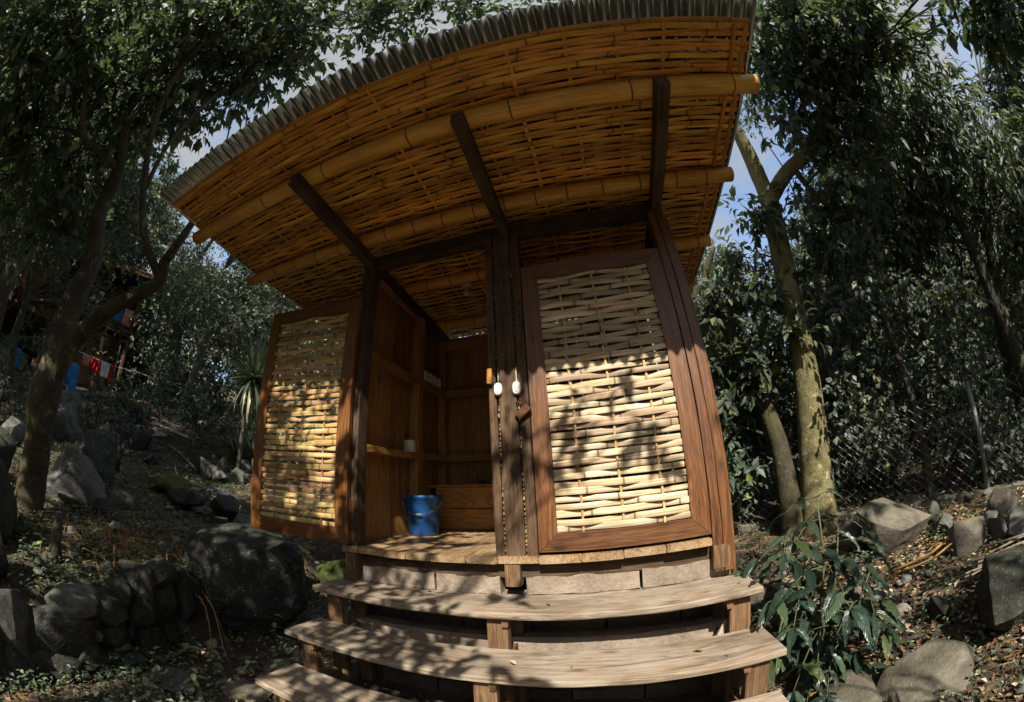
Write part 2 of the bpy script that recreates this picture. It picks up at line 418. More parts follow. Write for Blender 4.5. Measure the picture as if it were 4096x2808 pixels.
class MB:
    """collects vertices, faces and the grain coordinate of one mesh"""
    def __init__(self): self.v = []; self.f = []; self.g = []; self.r = []; self.go = Vector((rng.uniform(0, 50), rng.uniform(0, 50), rng.uniform(0, 50)))
    def newgrain(self): self.go = Vector((rng.uniform(0, 50), rng.uniform(0, 50), rng.uniform(0, 50)))
    def add(self, p, g=(0, 0, 0), r=0.5):
        self.v.append(tuple(p)); self.g.append((g[0] + self.go[0], g[1] + self.go[1], g[2] + self.go[2])); self.r.append(r)
        return len(self.v) - 1
    def board(self, p0, p1, up, w, h, ch=0.004, seg=4, jit=0.0012, taper=1.0):
        """beam from p0 to p1; w across, h along up; chamfered edges, faintly uneven"""
        p0, p1, up = Vector(p0), Vector(p1), Vector(up)
        ax = (p1 - p0); L = ax.length; ax = ax / L
        side = ax.cross(up).normalized(); upv = side.cross(ax).normalized()
        ch = min(ch, w * 0.3, h * 0.3)
        prof = [(-w/2 + ch, -h/2), (w/2 - ch, -h/2), (w/2, -h/2 + ch), (w/2, h/2 - ch), (w/2 - ch, h/2), (-w/2 + ch, h/2), (-w/2, h/2 - ch), (-w/2, -h/2 + ch)]
        rings = []
        for i in range(seg + 1):
            t = i / seg; ring = []
            k = 1 + (taper - 1) * t
            for (a, b) in prof:
                ja, jb = rng.uniform(-jit, jit), rng.uniform(-jit, jit)
                ring.append(self.add(p0 + ax * (L * t) + side * (a * k + ja) + upv * (b * k + jb), (L * t, a, b)))
            rings.append(ring)
        for i in range(seg):
            for j in range(8):
                a, b = rings[i], rings[i + 1]
                self.f.append((a[j], b[j], b[(j + 1) % 8], a[(j + 1) % 8]))
        self.f.append(tuple(rings[0])); self.f.append(tuple(reversed(rings[-1])))
        return self
    def tube(self, pts, rad, n=10, cap=True, jit=0.0):
        """tube along points; rad a list or number"""
        P = [Vector(p) for p in pts]
        if not isinstance(rad, (list, tuple)): rad = [rad] * len(P)
        T = []
        for i in range(len(P)):
            d = (P[min(i + 1, len(P) - 1)] - P[max(i - 1, 0)])
            T.append(d.normalized() if d.length > 1e-9 else Vector((0, 0, 1)))
        ref = Vector((0, 0, 1)) if abs(T[0].z) < 0.9 else Vector((1, 0, 0))
        nv = (ref - T[0] * ref.dot(T[0])).normalized()
        rings = []; L = 0
        for i, p in enumerate(P):
            if i: L += (P[i] - P[i - 1]).length
            nv = (nv - T[i] * nv.dot(T[i])).normalized(); bv = T[i].cross(nv)
            ring = []
            for j in range(n):
                a = 2 * math.pi * j / n
                rr = rad[i] * (1 + (rng.uniform(-jit, jit) if jit else 0))
                ring.append(self.add(p + nv * (math.cos(a) * rr) + bv * (math.sin(a) * rr), (L, math.cos(a) * rr, math.sin(a) * rr)))
            rings.append(ring)
        for i in range(len(P) - 1):
            for j in range(n):
                self.f.append((rings[i][j], rings[i][(j + 1) % n], rings[i + 1][(j + 1) % n], rings[i + 1][j]))
        if cap:
            self.f.append(tuple(reversed(rings[0]))); self.f.append(tuple(rings[-1]))
        return self
    def lathe(self, prof, n=24, c=(0, 0, 0)):
        """profile [(r,z)] revolved about the vertical through c"""
        rings = []
        for (r, z) in prof:
            rings.append([self.add((c[0] + r * math.cos(2 * math.pi * j / n), c[1] + r * math.sin(2 * math.pi * j / n), c[2] + z), (z, r, j / n)) for j in range(n)])
        for i in range(len(prof) - 1):
            for j in range(n):
                self.f.append((rings[i][j], rings[i][(j + 1) % n], rings[i + 1][(j + 1) % n], rings[i + 1][j]))
        self.f.append(tuple(reversed(rings[0]))); self.f.append(tuple(rings[-1]))
        return self
    def strip(self, cs, wd, nd, w, h):
        """split-bamboo strip through centres cs; wd width direction, nd outward; w list or number, h crown"""
        wd, nd = Vector(wd), Vector(nd)
        if not isinstance(w, (list, tuple)): w = [w] * len(cs)
        prof = [(-0.5, 0.0), (-0.30, 0.75), (0.0, 1.0), (0.30, 0.75), (0.5, 0.0), (0.0, -0.35)]
        rings = []; L = 0
        for i, c in enumerate(cs):
            c = Vector(c)
            if i: L += (c - Vector(cs[i - 1])).length
            rings.append([self.add(c + wd * (a * w[i]) + nd * (b * h), (L, a * w[i], b * h)) for a, b in prof])
        for i in range(len(cs) - 1):
            for j in range(6):
                self.f.append((rings[i][j], rings[i + 1][j], rings[i + 1][(j + 1) % 6], rings[i][(j + 1) % 6]))
        self.f.append(tuple(reversed(rings[0]))); self.f.append(tuple(rings[-1]))
        return self
    def build(self, name, mat, parent=None, smooth=False, loc=None):
        me = bpy.data.meshes.new(name)
        V = self.v
        if loc is not None: V = [(a - loc[0], b - loc[1], c - loc[2]) for a, b, c in V]
        me.from_pydata(V, [], self.f)
        at = me.attributes.new('gc', 'FLOAT_VECTOR', 'POINT')
        at.data.foreach_set('vector', np.array(self.g, np.float32).ravel())
        me.materials.append(mat)
        me.update()
        if smooth: me.polygons.foreach_set('use_smooth', [True] * len(me.polygons))
        o = bpy.data.objects.new(name, me)
        if loc is not None: o.location = loc
        return link(o, parent)

def fixnormals(o):
    import bmesh
    bm = bmesh.new(); bm.from_mesh(o.data); bmesh.ops.recalc_face_normals(bm, faces=bm.faces); bm.to_mesh(o.data); bm.free()
    return o

def fast_mesh(name, verts, tris, rnd=None, mat=None, parent=None, gc=None, smooth=False):
    """numpy triangle soup -> object"""
    me = bpy.data.meshes.new(name)
    nv, nt_ = len(verts), len(tris)
    me.vertices.add(nv); me.vertices.foreach_set('co', np.ascontiguousarray(verts, np.float32).ravel())
    me.loops.add(nt_ * 3); me.loops.foreach_set('vertex_index', np.ascontiguousarray(tris, np.int32).ravel())
    me.polygons.add(nt_); me.polygons.foreach_set('loop_start', np.arange(0, nt_ * 3, 3, dtype=np.int32))
    if smooth: me.polygons.foreach_set('use_smooth', np.ones(nt_, bool))
    me.update(calc_edges=True)
    if rnd is not None:
        a = me.attributes.new('rnd', 'FLOAT', 'POINT'); a.data.foreach_set('value', np.ascontiguousarray(rnd, np.float32))
    if gc is not None:
        a = me.attributes.new('gc', 'FLOAT_VECTOR', 'POINT'); a.data.foreach_set('vector', np.ascontiguousarray(gc, np.float32).ravel())
    if mat: me.materials.append(mat)
    o = bpy.data.objects.new(name, me)
    return link(o, parent)

nr = np.random.default_rng(7)
def unit(a): return a / np.maximum(np.linalg.norm(a, axis=-1, keepdims=True), 1e-9)

def leaf_arrays(P, A, N, L, W, fold=0.25, droop=0.15, quad=False):
    """leaves at P along A with normal N: 4 tris (folded, drooping) or 2 tris"""
    A = unit(A); S = unit(np.cross(N, A)); N = np.cross(A, S)
    L = L[:, None]; W = W[:, None]
    n = len(P)
    if quad:
        v = np.stack([P, P + A * L * .45 + S * W * .5 + N * W * fold * .5, P + A * L - N * L * droop, P + A * L * .45 - S * W * .5 + N * W * fold * .5], 1)
        t = np.array([[0, 1, 2], [0, 2, 3]])
        k = 4
    else:
        v = np.stack([P, P + A * L * .42 + S * W * .5 + N * W * fold, P + A * L * .5 - N * L * droop * .25, P + A * L - N * L * droop, P + A * L * .42 - S * W * .5 + N * W * fold], 1)
        t = np.array([[0, 1, 2], [1, 3, 2], [0, 2, 4], [2, 3, 4]])
        k = 5
    tris = (t[None] + (np.arange(n) * k)[:, None, None]).reshape(-1, 3)
    r = np.repeat(nr.random(n), k)
    return v.reshape(-1, 3), tris, r

def cat_arrays(parts):
    V, T, Rr = [], [], []; o = 0
    for v, t, r in parts:
        V.append(v); T.append(t + o); Rr.append(r); o += len(v)
    return np.concatenate(V), np.concatenate(T), np.concatenate(Rr)

def vnoise(P, s, seed=0.0):
    """cheap smooth pseudo noise in -1..1"""
    x, y, z = (P * s + seed).T
    return (np.sin(x * 1.7 + 1.3 * np.sin(y * 1.1 + z * .6)) + np.sin(y * 1.9 + 1.1 * np.sin(z * 1.3 + x * .7)) + np.sin(z * 1.6 + 1.2 * np.sin(x * 1.2 + y * .8))) / 3

def clump_leaves(c, r, dens, L, W, per=7, droop=0.15, quad=False, flat=0.8, hang=0.3, gap=-0.25, seed=0.0, spread=0.9):
    """a foliage clump: sprays of leaves through a ball, thinned by noise so that gaps stay open"""
    c = np.array(c[:3], float)
    n = max(3, int(dens * r * r * 12.0))
    d = unit(nr.normal(size=(n, 3)))
    rad = r * nr.random(n) ** 0.45
    P = c + d * rad[:, None] * np.array([1, 1, flat])
    keep = vnoise(P, 2.2 / max(r, .35), seed) > gap
    P, d = P[keep], d[keep]
    if len(P) == 0: return None
    tw = unit(d + nr.normal(size=P.shape) * .6 + np.array([0, 0, -hang]))
    m = len(P)
    tl = L * nr.uniform(.8, 2.0, m)
    Pl = np.repeat(P, per, 0); Tw = np.repeat(tw, per, 0)
    k = np.tile(np.linspace(0, 1, per), m)
    Pl = Pl + Tw * (k * np.repeat(tl, per))[:, None]
    sd = unit(nr.normal(size=Pl.shape))
    A = unit(Tw * (.55 + .5 * k[:, None]) + sd * spread + np.array([0, 0, -hang * 1.2]))
    Nn = unit(np.array([0, 0, .40]) + np.array(SUN) * .55 + np.repeat(d, per, 0) * .45 + nr.normal(size=Pl.shape) * .50)
    Ls = L * nr.uniform(.45, 1.35, len(Pl)); Ws = W * Ls / L * nr.uniform(.8, 1.2, len(Pl))
    return leaf_arrays(Pl, A, Nn, Ls, Ws, .18, droop, quad)

def foliage(name, clumps, dens, L, W, mat, parent=None, **kw):
    parts = []
    for i, c in enumerate(clumps):
        a = clump_leaves(c, c[3], dens, L, W, seed=i * 3.7, **kw)
        if a: parts.append(a)
    v, t, r = cat_arrays(parts)
    return fast_mesh(name, v, t, r, mat, parent)

def limbs(mb, path, clumps, r0=0.03, n=6, twigs=5):
    """limbs from the nearest trunk point to each clump, then twigs inside it"""
    P = [Vector(p[:3]) for p in path]; rr = [p[3] for p in path]
    for c in clumps:
        cc = Vector(c[:3])
        i = min(range(len(P)), key=lambda k: (P[k] - cc).length + (0.6 if P[k].z > cc.z else 0))
        s = P[i]; L = (cc - s).length
        if L < 0.15: continue
        rs = min(rr[i] * .75, r0 * (0.5 + L * .35))
        mid = s.lerp(cc, .5) + Vector((rng.uniform(-.12, .12) * L, rng.uniform(-.12, .12) * L, .10 * L))
        q = s.lerp(mid, .5) + Vector((rng.uniform(-.05, .05) * L, rng.uniform(-.05, .05) * L, .02 * L))
        q2 = mid.lerp(cc, .5) + Vector((rng.uniform(-.05, .05) * L, rng.uniform(-.05, .05) * L, .04 * L))
        mb.tube([s, q, mid, q2, cc], [rs, rs * .85, rs * .65, rs * .45, rs * .25], n, False)
        for _ in range(twigs):
            base = [mid, q2, cc][rng.randrange(3)]
            e = cc + Vector((rng.gauss(0, .5), rng.gauss(0, .5), rng.gauss(0, .4))) * c[3]
            m2 = base.lerp(e, .5) + Vector((rng.uniform(-.1, .1), rng.uniform(-.1, .1), rng.uniform(0, .1))) * c[3]
            mb.tube([base, m2, e], [rs * .35, rs * .25, rs * .1], 4, False)

def trunk_tube(mb, path, n=12, sub=3, wob=0.02, flare=0.0):
    """smooth tube through a traced path of (x, y, z, r)"""
    P = [Vector(p[:3]) for p in path]; rr = [p[3] for p in path]
    pts, rad = [], []
    for i in range(len(P) - 1):
        a, b, c, d = P[max(i - 1, 0)], P[i], P[i + 1], P[min(i + 2, len(P) - 1)]
        for k in range(sub):
            t = k / sub
            pts.append(0.5 * ((2 * b) + (c - a) * t + (2 * a - 5 * b + 4 * c - d) * t * t + (3 * b - a - 3 * c + d) * t ** 3))
            rad.append(rr[i] * (1 - t) + rr[i + 1] * t)
    pts.append(P[-1]); rad.append(rr[-1])
    if flare:
        for i in range(min(4, len(rad))): rad[i] *= 1 + flare * (1 - i / 4)
    rad = [r * (1 + rng.uniform(-wob, wob)) for r in rad]
    mb.tube(pts, rad, n, True, wob)
    return mb

# ---------------------------------------------------------------- terrain height
def sst(a, b, x):
    t = max(0., min(1., (x - a) / (b - a)))
    return t * t * (3 - 2 * t)
def gz(x, y):
    xw = -1.93 - 0.55 * sst(-.45, .5, y)
    w = sst(0., .22, xw - x)
    z = -.95 + .40 * w + .235 * max(0., xw - x) + .10 * max(0., y - .8) * sst(-1.2, -3., x)
    r = max(0., (x - 1.6) * .5 + (y + .6) * .42) * sst(1.35, 2.1, x)
    z += .30 * min(r, 2.2) + .12 * max(0., r - 2.2)
    z += .12 * max(0., y - 3.) * sst(-2.5, -1., x)
    z += .025 * math.sin(2.1 * x + .7) * math.cos(1.7 * y + .3) + .012 * math.sin(5.3 * x + 1.9 * y)
    return min(z, 14.)

# ---------------------------------------------------------------- the hut
hut = empty('bamboo_hut', (0.2, 0.8, -0.95), 'small bamboo and timber outhouse with two doors under a tin roof', 'hut')
HINV = Matrix.Translation((-0.2, -0.8, 0.95))
class HB(MB):
    """mesh in world coordinates hung under the hut"""
    def build(self, name, mat, parent=None, smooth=False):
        if parent is None: parent = hut
        o = MB.build(self, name, mat, None, smooth)
        o.parent = parent
        if parent is hut: o.matrix_parent_inverse = HINV
        return o
def hboard(name, p0, p1, up, w, h, mat, parent=None, **kw):
    return HB().board(p0, p1, up, w, h, **kw).build(name, mat, parent)

def zmat(y): return 2.30 - 0.05 * (y + 1.227)

# posts
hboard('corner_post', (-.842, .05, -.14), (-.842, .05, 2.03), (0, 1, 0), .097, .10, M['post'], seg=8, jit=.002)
hboard('post_board', (.140, .055, -.002), (.140, .055, 2.03), (0, 1, 0), .047, .105, M['post_lit'], seg=10, jit=.002)
hboard('centre_post', (.229, .055, -.002), (.229, .055, 2.05), (0, 1, 0), .106, .115, M['post_lit'], seg=10, jit=.0025)
hboard('post_board', (.320, .052, -.002), (.320, .052, 2.03), (0, 1, 0), .054, .10, M['post_lit'], seg=10, jit=.002)
hboard('corner_post', (1.290, .045, -.19), (1.290, .045, 2.03), (0, 1, 0), .052, .10, M['frame'], seg=10, jit=.002)
hboard('corner_post', (1.344, .048, -.19), (1.344, .048, 2.05), (0, 1, 0), .052, .11, M['frame'], seg=10, jit=.002)
hboard('corner_batten', (1.383, .07, -.27), (1.383, .07, 1.98), (0, 1, 0), .02, .09, M['frame'], seg=10, jit=.002)
# weave ends showing as chips in the two slots of the centre post
for gx, nm in ((.1675, 'a'), (.2865, 'b')):
    mb = HB(); z = .02
    while z < 1.98:
        if rng.random() < .82:
            hh = rng.uniform(.010, .026); ww = rng.uniform(.005, .011); yy = rng.uniform(.014, .034)
            mb.newgrain()
            mb.board((gx - ww / 2 + rng.uniform(-.002, .002), yy + .03, z + hh / 2), (gx + ww / 2, yy + .03, z + hh / 2 + rng.uniform(-.003, .003)), (0, 0, 1), .06, hh, ch=.003, seg=1, jit=.001)
            z += hh
        z += rng.uniform(.003, .014)
    tag(mb.build('weave_end_column', M['chip']), 'column of cut bamboo weave ends in the post slot', kind='stuff')
# header beam, rafters
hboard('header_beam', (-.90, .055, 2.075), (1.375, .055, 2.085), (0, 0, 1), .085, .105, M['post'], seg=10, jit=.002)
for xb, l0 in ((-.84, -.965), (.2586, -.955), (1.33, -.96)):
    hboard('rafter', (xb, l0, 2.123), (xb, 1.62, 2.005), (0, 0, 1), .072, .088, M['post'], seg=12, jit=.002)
# bamboo poles with joints
def bpole(y, z, x0, x1, r, sp, name='bamboo_pole'):
    pts, rad, nodes_ = [], [], []
    x = x0; k = 0
    nx = x0 + rng.uniform(.3, .8) * sp
    xs = []
    while nx < x1 - .02:
        xs.append(nx); nx += sp * rng.uniform(.88, 1.1)
    allx = sorted([x0, x1] + [a + d for a in xs for d in (-.03, -.010, -.004, .004, .010, .03)])
    for a in allx:
        rr = r
        for q in xs:
            d = abs(a - q)
            if d < .005: rr = r * 1.045
            elif d < .012: rr = r * 0.985
        sag = -.010 * math.sin(math.pi * (a - x0) / (x1 - x0)) + .006 * math.sin(a * 3.1 + y * 5)
        pts.append((a, y + .006 * math.sin(a * 2.3 + y * 9), z + sag)); rad.append(rr * (1.0 + .06 * (a - x0) / (x1 - x0)))
    o = HB().tube(pts, rad, 22).build(name, M['pole'], None, True)
    for q in xs:
        i = min(range(len(allx)), key=lambda k_: abs(allx[k_] - q))
        p = pts[i]
        ring = HB().tube([(q - .0045, p[1], p[2]), (q - .002, p[1], p[2]), (q + .002, p[1], p[2]), (q + .0045, p[1], p[2])], [rad[i] * 1.0, rad[i] * 1.035, rad[i] * 1.035, rad[i] * 1.0], 22)
        ring.build('joint_ring', M['node'], o, True)
    return o
bpole(-.86, 2.225, -2.207, 1.955, .056, .60)
bpole(-.152, 2.190, -2.198, 1.922, .051, .235)
bpole(.60, 2.155, -2.15, 1.90, .049, .24)
bpole(1.36, 2.118, -2.10, 1.88, .048, .30)
# woven ceiling mat
mat_ribs = [-2.02 + .262 * i + rng.uniform(-.02, .02) for i in range(15)]
MAT_X0, MAT_X1 = -2.125, 1.885
cmat = HB()
for xx in (1.795, 1.862):
    cs = [(xx + rng.uniform(-.003, .003), -1.21 + 3.0 * i / 12, zmat(-1.21 + 3.0 * i / 12) - .014) for i in range(13)]
    cmat.newgrain(); cmat.strip(cs, (1, 0, 0), (0, 0, -1), .030, .009)
cmat = cmat.build('ceiling_mat', M['ceil'], None)
y = -1.222; row = 0
while y < 1.80:
    w = rng.uniform(.027, .039)
    x = MAT_X0 + rng.uniform(-.03, .02)
    cs, ws = [], []
    nstep = 92
    ph = rng.uniform(0, 6); am = rng.uniform(.002, .006); sl = rng.uniform(-.006, .006)
    for i in range(nstep + 1):
        xx = x + (MAT_X1 + rng.uniform(0, .0) - x) * i / nstep
        # weave phase: over one rib, under the next
        u = (xx - mat_ribs[0]) / .262
        zz = .0085 * math.cos(math.pi * (u + row))
        cs.append((xx, y + w / 2 + am * math.sin(xx * 2.1 + ph) + sl * xx, zmat(y) - .004 - zz))
        ws.append(w * (1 + .05 * math.sin(xx * 5 + ph)))
    HB().strip(cs, (0, 1, 0), (0, 0, -1), ws, .0055).build('bamboo_strip', M['ceil'], cmat)
    y += w * rng.uniform(.93, 1.06); row += 1
for xr in mat_ribs[:-1]:
    cs = [(xr + .006 * math.sin(i * 1.7 + xr), -1.222 + 3.02 * i / 16, zmat(-1.222 + 3.02 * i / 16) - .004) for i in range(17)]
    HB().strip(cs, (1, 0, 0), (0, 0, -1), .022, .004).build('rib', M['ceil'], cmat)
# front edge lath
cs = [(MAT_X0 + (MAT_X1 - MAT_X0) * i / 20, -1.236, zmat(-1.236) - .004 + .003 * math.sin(i)) for i in range(21)]
HB().strip(cs, (0, 1, 0), (0, 0, -1), .026, .010).build('edge_lath', M['ceil'], cmat)
# corrugated sheets
def sheet(x0, x1, z_off, y0, y1):
    mb = HB(); lam = .075; n = int((x1 - x0) / lam * 10)
    ny = 6; th = .0012
    for side in (0, 1):
        for j in range(ny + 1):
            yy = y0 + (y1 - y0) * j / ny
            for i in range(n + 1):
                xx = x0 + (x1 - x0) * i / n
                zz = zmat(yy) + .046 + z_off + .020 * math.sin(2 * math.pi * xx / lam) + (th if side else 0)
                zz += .004 * math.sin(xx * 3.1 + yy * 2) * (1 if j == 0 else .3)
                mb.add((xx, yy + (.004 * math.sin(xx * 7.0) if j == 0 else 0), zz), (yy, xx, 0))
    N = (n + 1) * (ny + 1)
    for j in range(ny):
        for i in range(n):
            a = j * (n + 1) + i
            mb.f.append((a, a + n + 1, a + n + 2, a + 1))
            b = a + N
            mb.f.append((b, b + 1, b + n + 2, b + n + 1))
    for i in range(n):
        mb.f.append((i, i + 1, i + 1 + N, i + N))
    for j in range(ny):
        a = j * (n + 1); mb.f.append((a, a + N, a + n + 1 + N, a + n + 1))
        a = j * (n + 1) + n; mb.f.append((a, a + n + 1, a + n + 1 + N, a + N))
    return mb.build('roof_sheet', M['tin'], None, True)
sx = -2.20
for i in range(5):
    x1 = sx + .8625
    sheet(sx, min(x1, 1.965), .003 * (i % 2), -1.372 + rng.uniform(-.006, .006), 1.90)
    sx += .8625 - .0375
# roof battens above the mat (between mat and tin)
for yb in (-1.15, -.5, .2, .9, 1.7):
    hboard('roof_batten', (-2.1, yb, zmat(yb) + .014), (1.86, yb, zmat(yb) + .014), (0, 0, 1), .05, .018, M['post'], seg=6)

# ---------------------------------------------------------------- doors
def frame_piece(mb, poly, y0, y1, axis):
    """mitred frame member: polygon (x,z) between two depths, grain along axis"""
    n = len(poly); a = []; b = []
    for (x, z) in poly:
        g = (x, z) if axis == 'x' else (z, x)
        a.append(mb.add((x, y0, z), (g[0], g[1], 0))); b.append(mb.add((x, y1, z), (g[0], g[1], .04)))
    mb.f.append(tuple(a)); mb.f.append(tuple(reversed(b)))
    for i in range(n):
        j = (i + 1) % n
        mb.f.append((a[j], a[i], b[i], b[j]))
    return mb
def make_door(name, origin, ang, fm, wm, face, rows, ribs, seed, gapf, rm=None):
    rg = random.Random(seed)
    d = bpy.data.objects.new(name, None)
    d.empty_display_size = .1
    link(d, hut)
    d.matrix_parent_inverse = HINV
    d.location = origin; d.rotation_euler = (0, 0, ang)
    W, z0, z1, s = .905, .018, 1.735, .102
    y0, y1 = -.018, .018
    e = .0012
    frame_piece(MB(), [(0, z0), (s - e, z0 + s), (s - e, z1 - s), (0, z1)], y0, y1, 'z').build('stile', fm, d)
    frame_piece(MB(), [(W, z0), (W, z1), (W - s + e, z1 - s), (W - s + e, z0 + s)], y0, y1, 'z').build('stile', fm, d)
    frame_piece(MB(), [(2 * e, z0), (W - 2 * e, z0), (W - s, z0 + s - e), (s, z0 + s - e)], y0 - .0008, y1 + .0008, 'x').build('rail', fm, d)
    frame_piece(MB(), [(s, z1 - s + e), (W - s, z1 - s + e), (W - 2 * e, z1), (2 * e, z1)], y0 - .0008, y1 + .0008, 'x').build('rail', fm, d)
    for o in d.children:
        fixnormals(o)
    pitch = (z1 - z0 - 2 * s + .01) / rows
    sp = ribs[1] - ribs[0]
    for r in range(rows):
        w = pitch * rg.uniform(.74, .96) * gapf
        zc = z0 + s - .002 + pitch * (r + .5)
        tilt = rg.uniform(-.009, .009); bow = rg.uniform(-.006, .006); ph = rg.uniform(0, 6)
        cs, ws = [], []
        N = 26
        for i in range(N + 1):
            x = .085 + (W - .17) * i / N
            u = (x - ribs[0]) / sp
            yy = .0115 * math.cos(math.pi * (u + r)) * face
            zz = zc + tilt * (x / W - .5) + bow * math.sin(math.pi * x / W) + .0022 * math.sin(9 * x + ph)
            cs.append((x, yy, zz)); ws.append(w * (1 + .06 * math.sin(6 * x + ph)))
        MB().strip(cs, (0, 0, 1), (0, -face, 0), ws, .0030).build('bamboo_strip', wm, d)
    for xr in ribs:
        cs = [(xr + .003 * math.sin(i * 1.3), 0, z0 + s - .03 + (z1 - z0 - 2 * s + .06) * i / 14) for i in range(15)]
        MB().strip(cs, (1, 0, 0), (0, -face, 0), .013, .003).build('rib', rm or wm, d)
    return d
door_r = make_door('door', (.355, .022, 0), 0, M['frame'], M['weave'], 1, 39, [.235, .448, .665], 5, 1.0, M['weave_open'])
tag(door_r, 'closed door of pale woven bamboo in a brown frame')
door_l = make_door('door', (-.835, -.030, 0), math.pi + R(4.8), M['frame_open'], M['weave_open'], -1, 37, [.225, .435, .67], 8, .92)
tag(door_l, 'open door of tan woven bamboo swung out to the left')
# hinges between open door and post
for zz in (.22, 1.45):
    mb = HB()
    mb.board((-.868, -.006, zz), (-.868, -.006, zz + .085), (0, 1, 0), .028, .004, ch=.001, seg=1)
    mb.board((-.815, -.004, zz), (-.815, -.004, zz + .085), (0, 1, 0), .030, .004, ch=.001, seg=1)
    mb.tube([(-.836, -.010, zz), (-.836, -.010, zz + .085)], .006, 8)
    mb.build('hinge', M['rust'])
mb = MB().board((.855, .012, .83), (.925, .012, .83), (0, 0, 1), .012, .03, seg=1)
mb.build('bolt', M['rust'], door_l)
# turn-button that holds the open leaf
hboard('turn_button', (.128, -.014, .975), (.131, -.014, 1.065), (0, 1, 0), .032, .022, M['bench'], seg=2)

# ---------------------------------------------------------------- floor, walls, inside
fx = -.912
widths = [.135, .155, .19, .165, .215, .18, .225, .225, .215, .22, .25]
for i, w in enumerate(widths):
    x1 = min(fx + w, 1.255)
    y0 = -.014 + rng.uniform(-.008, .006)
    if x1 - fx > .05:
        zt = rng.uniform(-.002, .002)
        hboard('floor_plank', ((fx + x1) / 2, y0, -.021 + zt), ((fx + x1) / 2, 1.60, -.021 + zt), (0, 0, 1), x1 - fx - .003, .040, M['floor'], seg=6, jit=.0012)
    fx += w
hboard('floor_joist', (-.90, .085, -.092), (1.28, .085, -.092), (0, 0, 1), .07, .085, M['post'], seg=8)
hboard('floor_joist', (-.90, 1.40, -.092), (1.28, 1.40, -.092), (0, 0, 1), .07, .085, M['post'], seg=4)
for x, w in ((-.852, .075), (.205, .085), (1.31, .10)):
    hboard('stub_block', (x, .035, -.172), (x, .035, -.046), (0, 1, 0), w, .085, M['leg'], seg=2, jit=.002)
hboard('stub_block', (-.870, .03, -.232), (-.870, .03, -.178), (0, 1, 0), .085, .08, M['leg'], seg=2, jit=.002)
# plank walls
def plank_wall(name, a, b, zb, zt, thick, mat, step=.115, gap=.003, label=None):
    A, B = Vector(a), Vector(b); L = (B - A).length; d = (B - A) / L; nrm = Vector((-d.y, d.x, 0))
    base = HB().board((A.x, A.y, zb - .02), (B.x, B.y, zb - .02), (0, 0, 1), thick, .035, seg=2).build(name, mat)
    t = 0
    while t < L - .02:
        w = min(step * rng.uniform(.82, 1.2), L - t)
        c = A + d * (t + w / 2) + nrm * rng.uniform(-.002, .002)
        HB().board((c.x, c.y, zb), (c.x, c.y, zt), nrm, w - gap * rng.uniform(.6, 1.6), thick, ch=.002, seg=4).build('plank', mat, base)
        t += w
    return base
plank_wall('left_wall', (-.905, .10, 0), (-.905, 1.60, 0), .0, 2.05, .022, M['pine'], .105)
plank_wall('back_wall', (-.89, 1.585, 0), (1.38, 1.585, 0), .0, 2.03, .022, M['pine'], .115, .0022)
plank_wall('partition_wall', (.235, .115, 0), (.235, 1.57, 0), .0, 2.03, .022, M['pine'], .13)
plank_wall('right_wall', (1.405, .10, 0), (1.405, 1.57, 0), .0, 2.05, .022, M['pine'], .13)
hboard('inner_post', (-.850, .925, .0), (-.850, .925, 1.99), (0, 1, 0), .085, .10, M['pine'], seg=6)
hboard('inner_post', (-.850, 1.515, .0), (-.850, 1.515, 1.97), (0, 1, 0), .085, .10, M['pine'], seg=6)
for z, h in ((.655, .050), (1.335, .055)):
    hboard('wall_rail', (-.845, .105, z), (-.845, .872, z + .012), (0, 0, 1), .095, h, M['pine'], seg=4)
    hboard('wall_rail', (-.845, .978, z + .02), (-.845, 1.462, z + .03), (0, 0, 1), .095, h, M['pine'], seg=4)
    hboard('wall_rail', (-.805, 1.525, z + .035), (.18, 1.525, z + .035), (0, 0, 1), .085, h + .02, M['pine'], seg=4)
hboard('wall_plate', (-.80, .11, 1.955), (-.80, .80, 1.925), (0, 0, 1), .03, .05, M['pine'], seg=4)
hboard('wall_plate', (-.805, 1.53, 1.93), (.18, 1.53, 1.93), (0, 0, 1), .06, .10, M['pine'], seg=4)
# toilet bench
bench = HB().board((-.89, 1.26, .408), (.22, 1.26, .408), (0, 0, 1), .10, .022, seg=4)
bench.board((-.89, 1.44, .408), (.22, 1.44, .408), (0, 0, 1), .25, .022, seg=4)
bench = bench.build('toilet_bench', M['bench'])
hboard('front_board', (-.80, 1.225, .100), (.21, 1.225, .100), (0, 0, 1), .022, .192, M['bench'], bench, seg=4)
hboard('front_board', (-.80, 1.225, .298), (.21, 1.225, .298), (0, 0, 1), .022, .192, M['bench'], bench, seg=4)
lid = HB().lathe([(.15, 0), (.165, .004), (.168, .012), (.16, .018), (.165, .022), (.17, .03), (.163, .036), (.06, .042)], 28, (-.25, 1.37, .420))
lid.build('seat_lid', M['black'], bench, True)
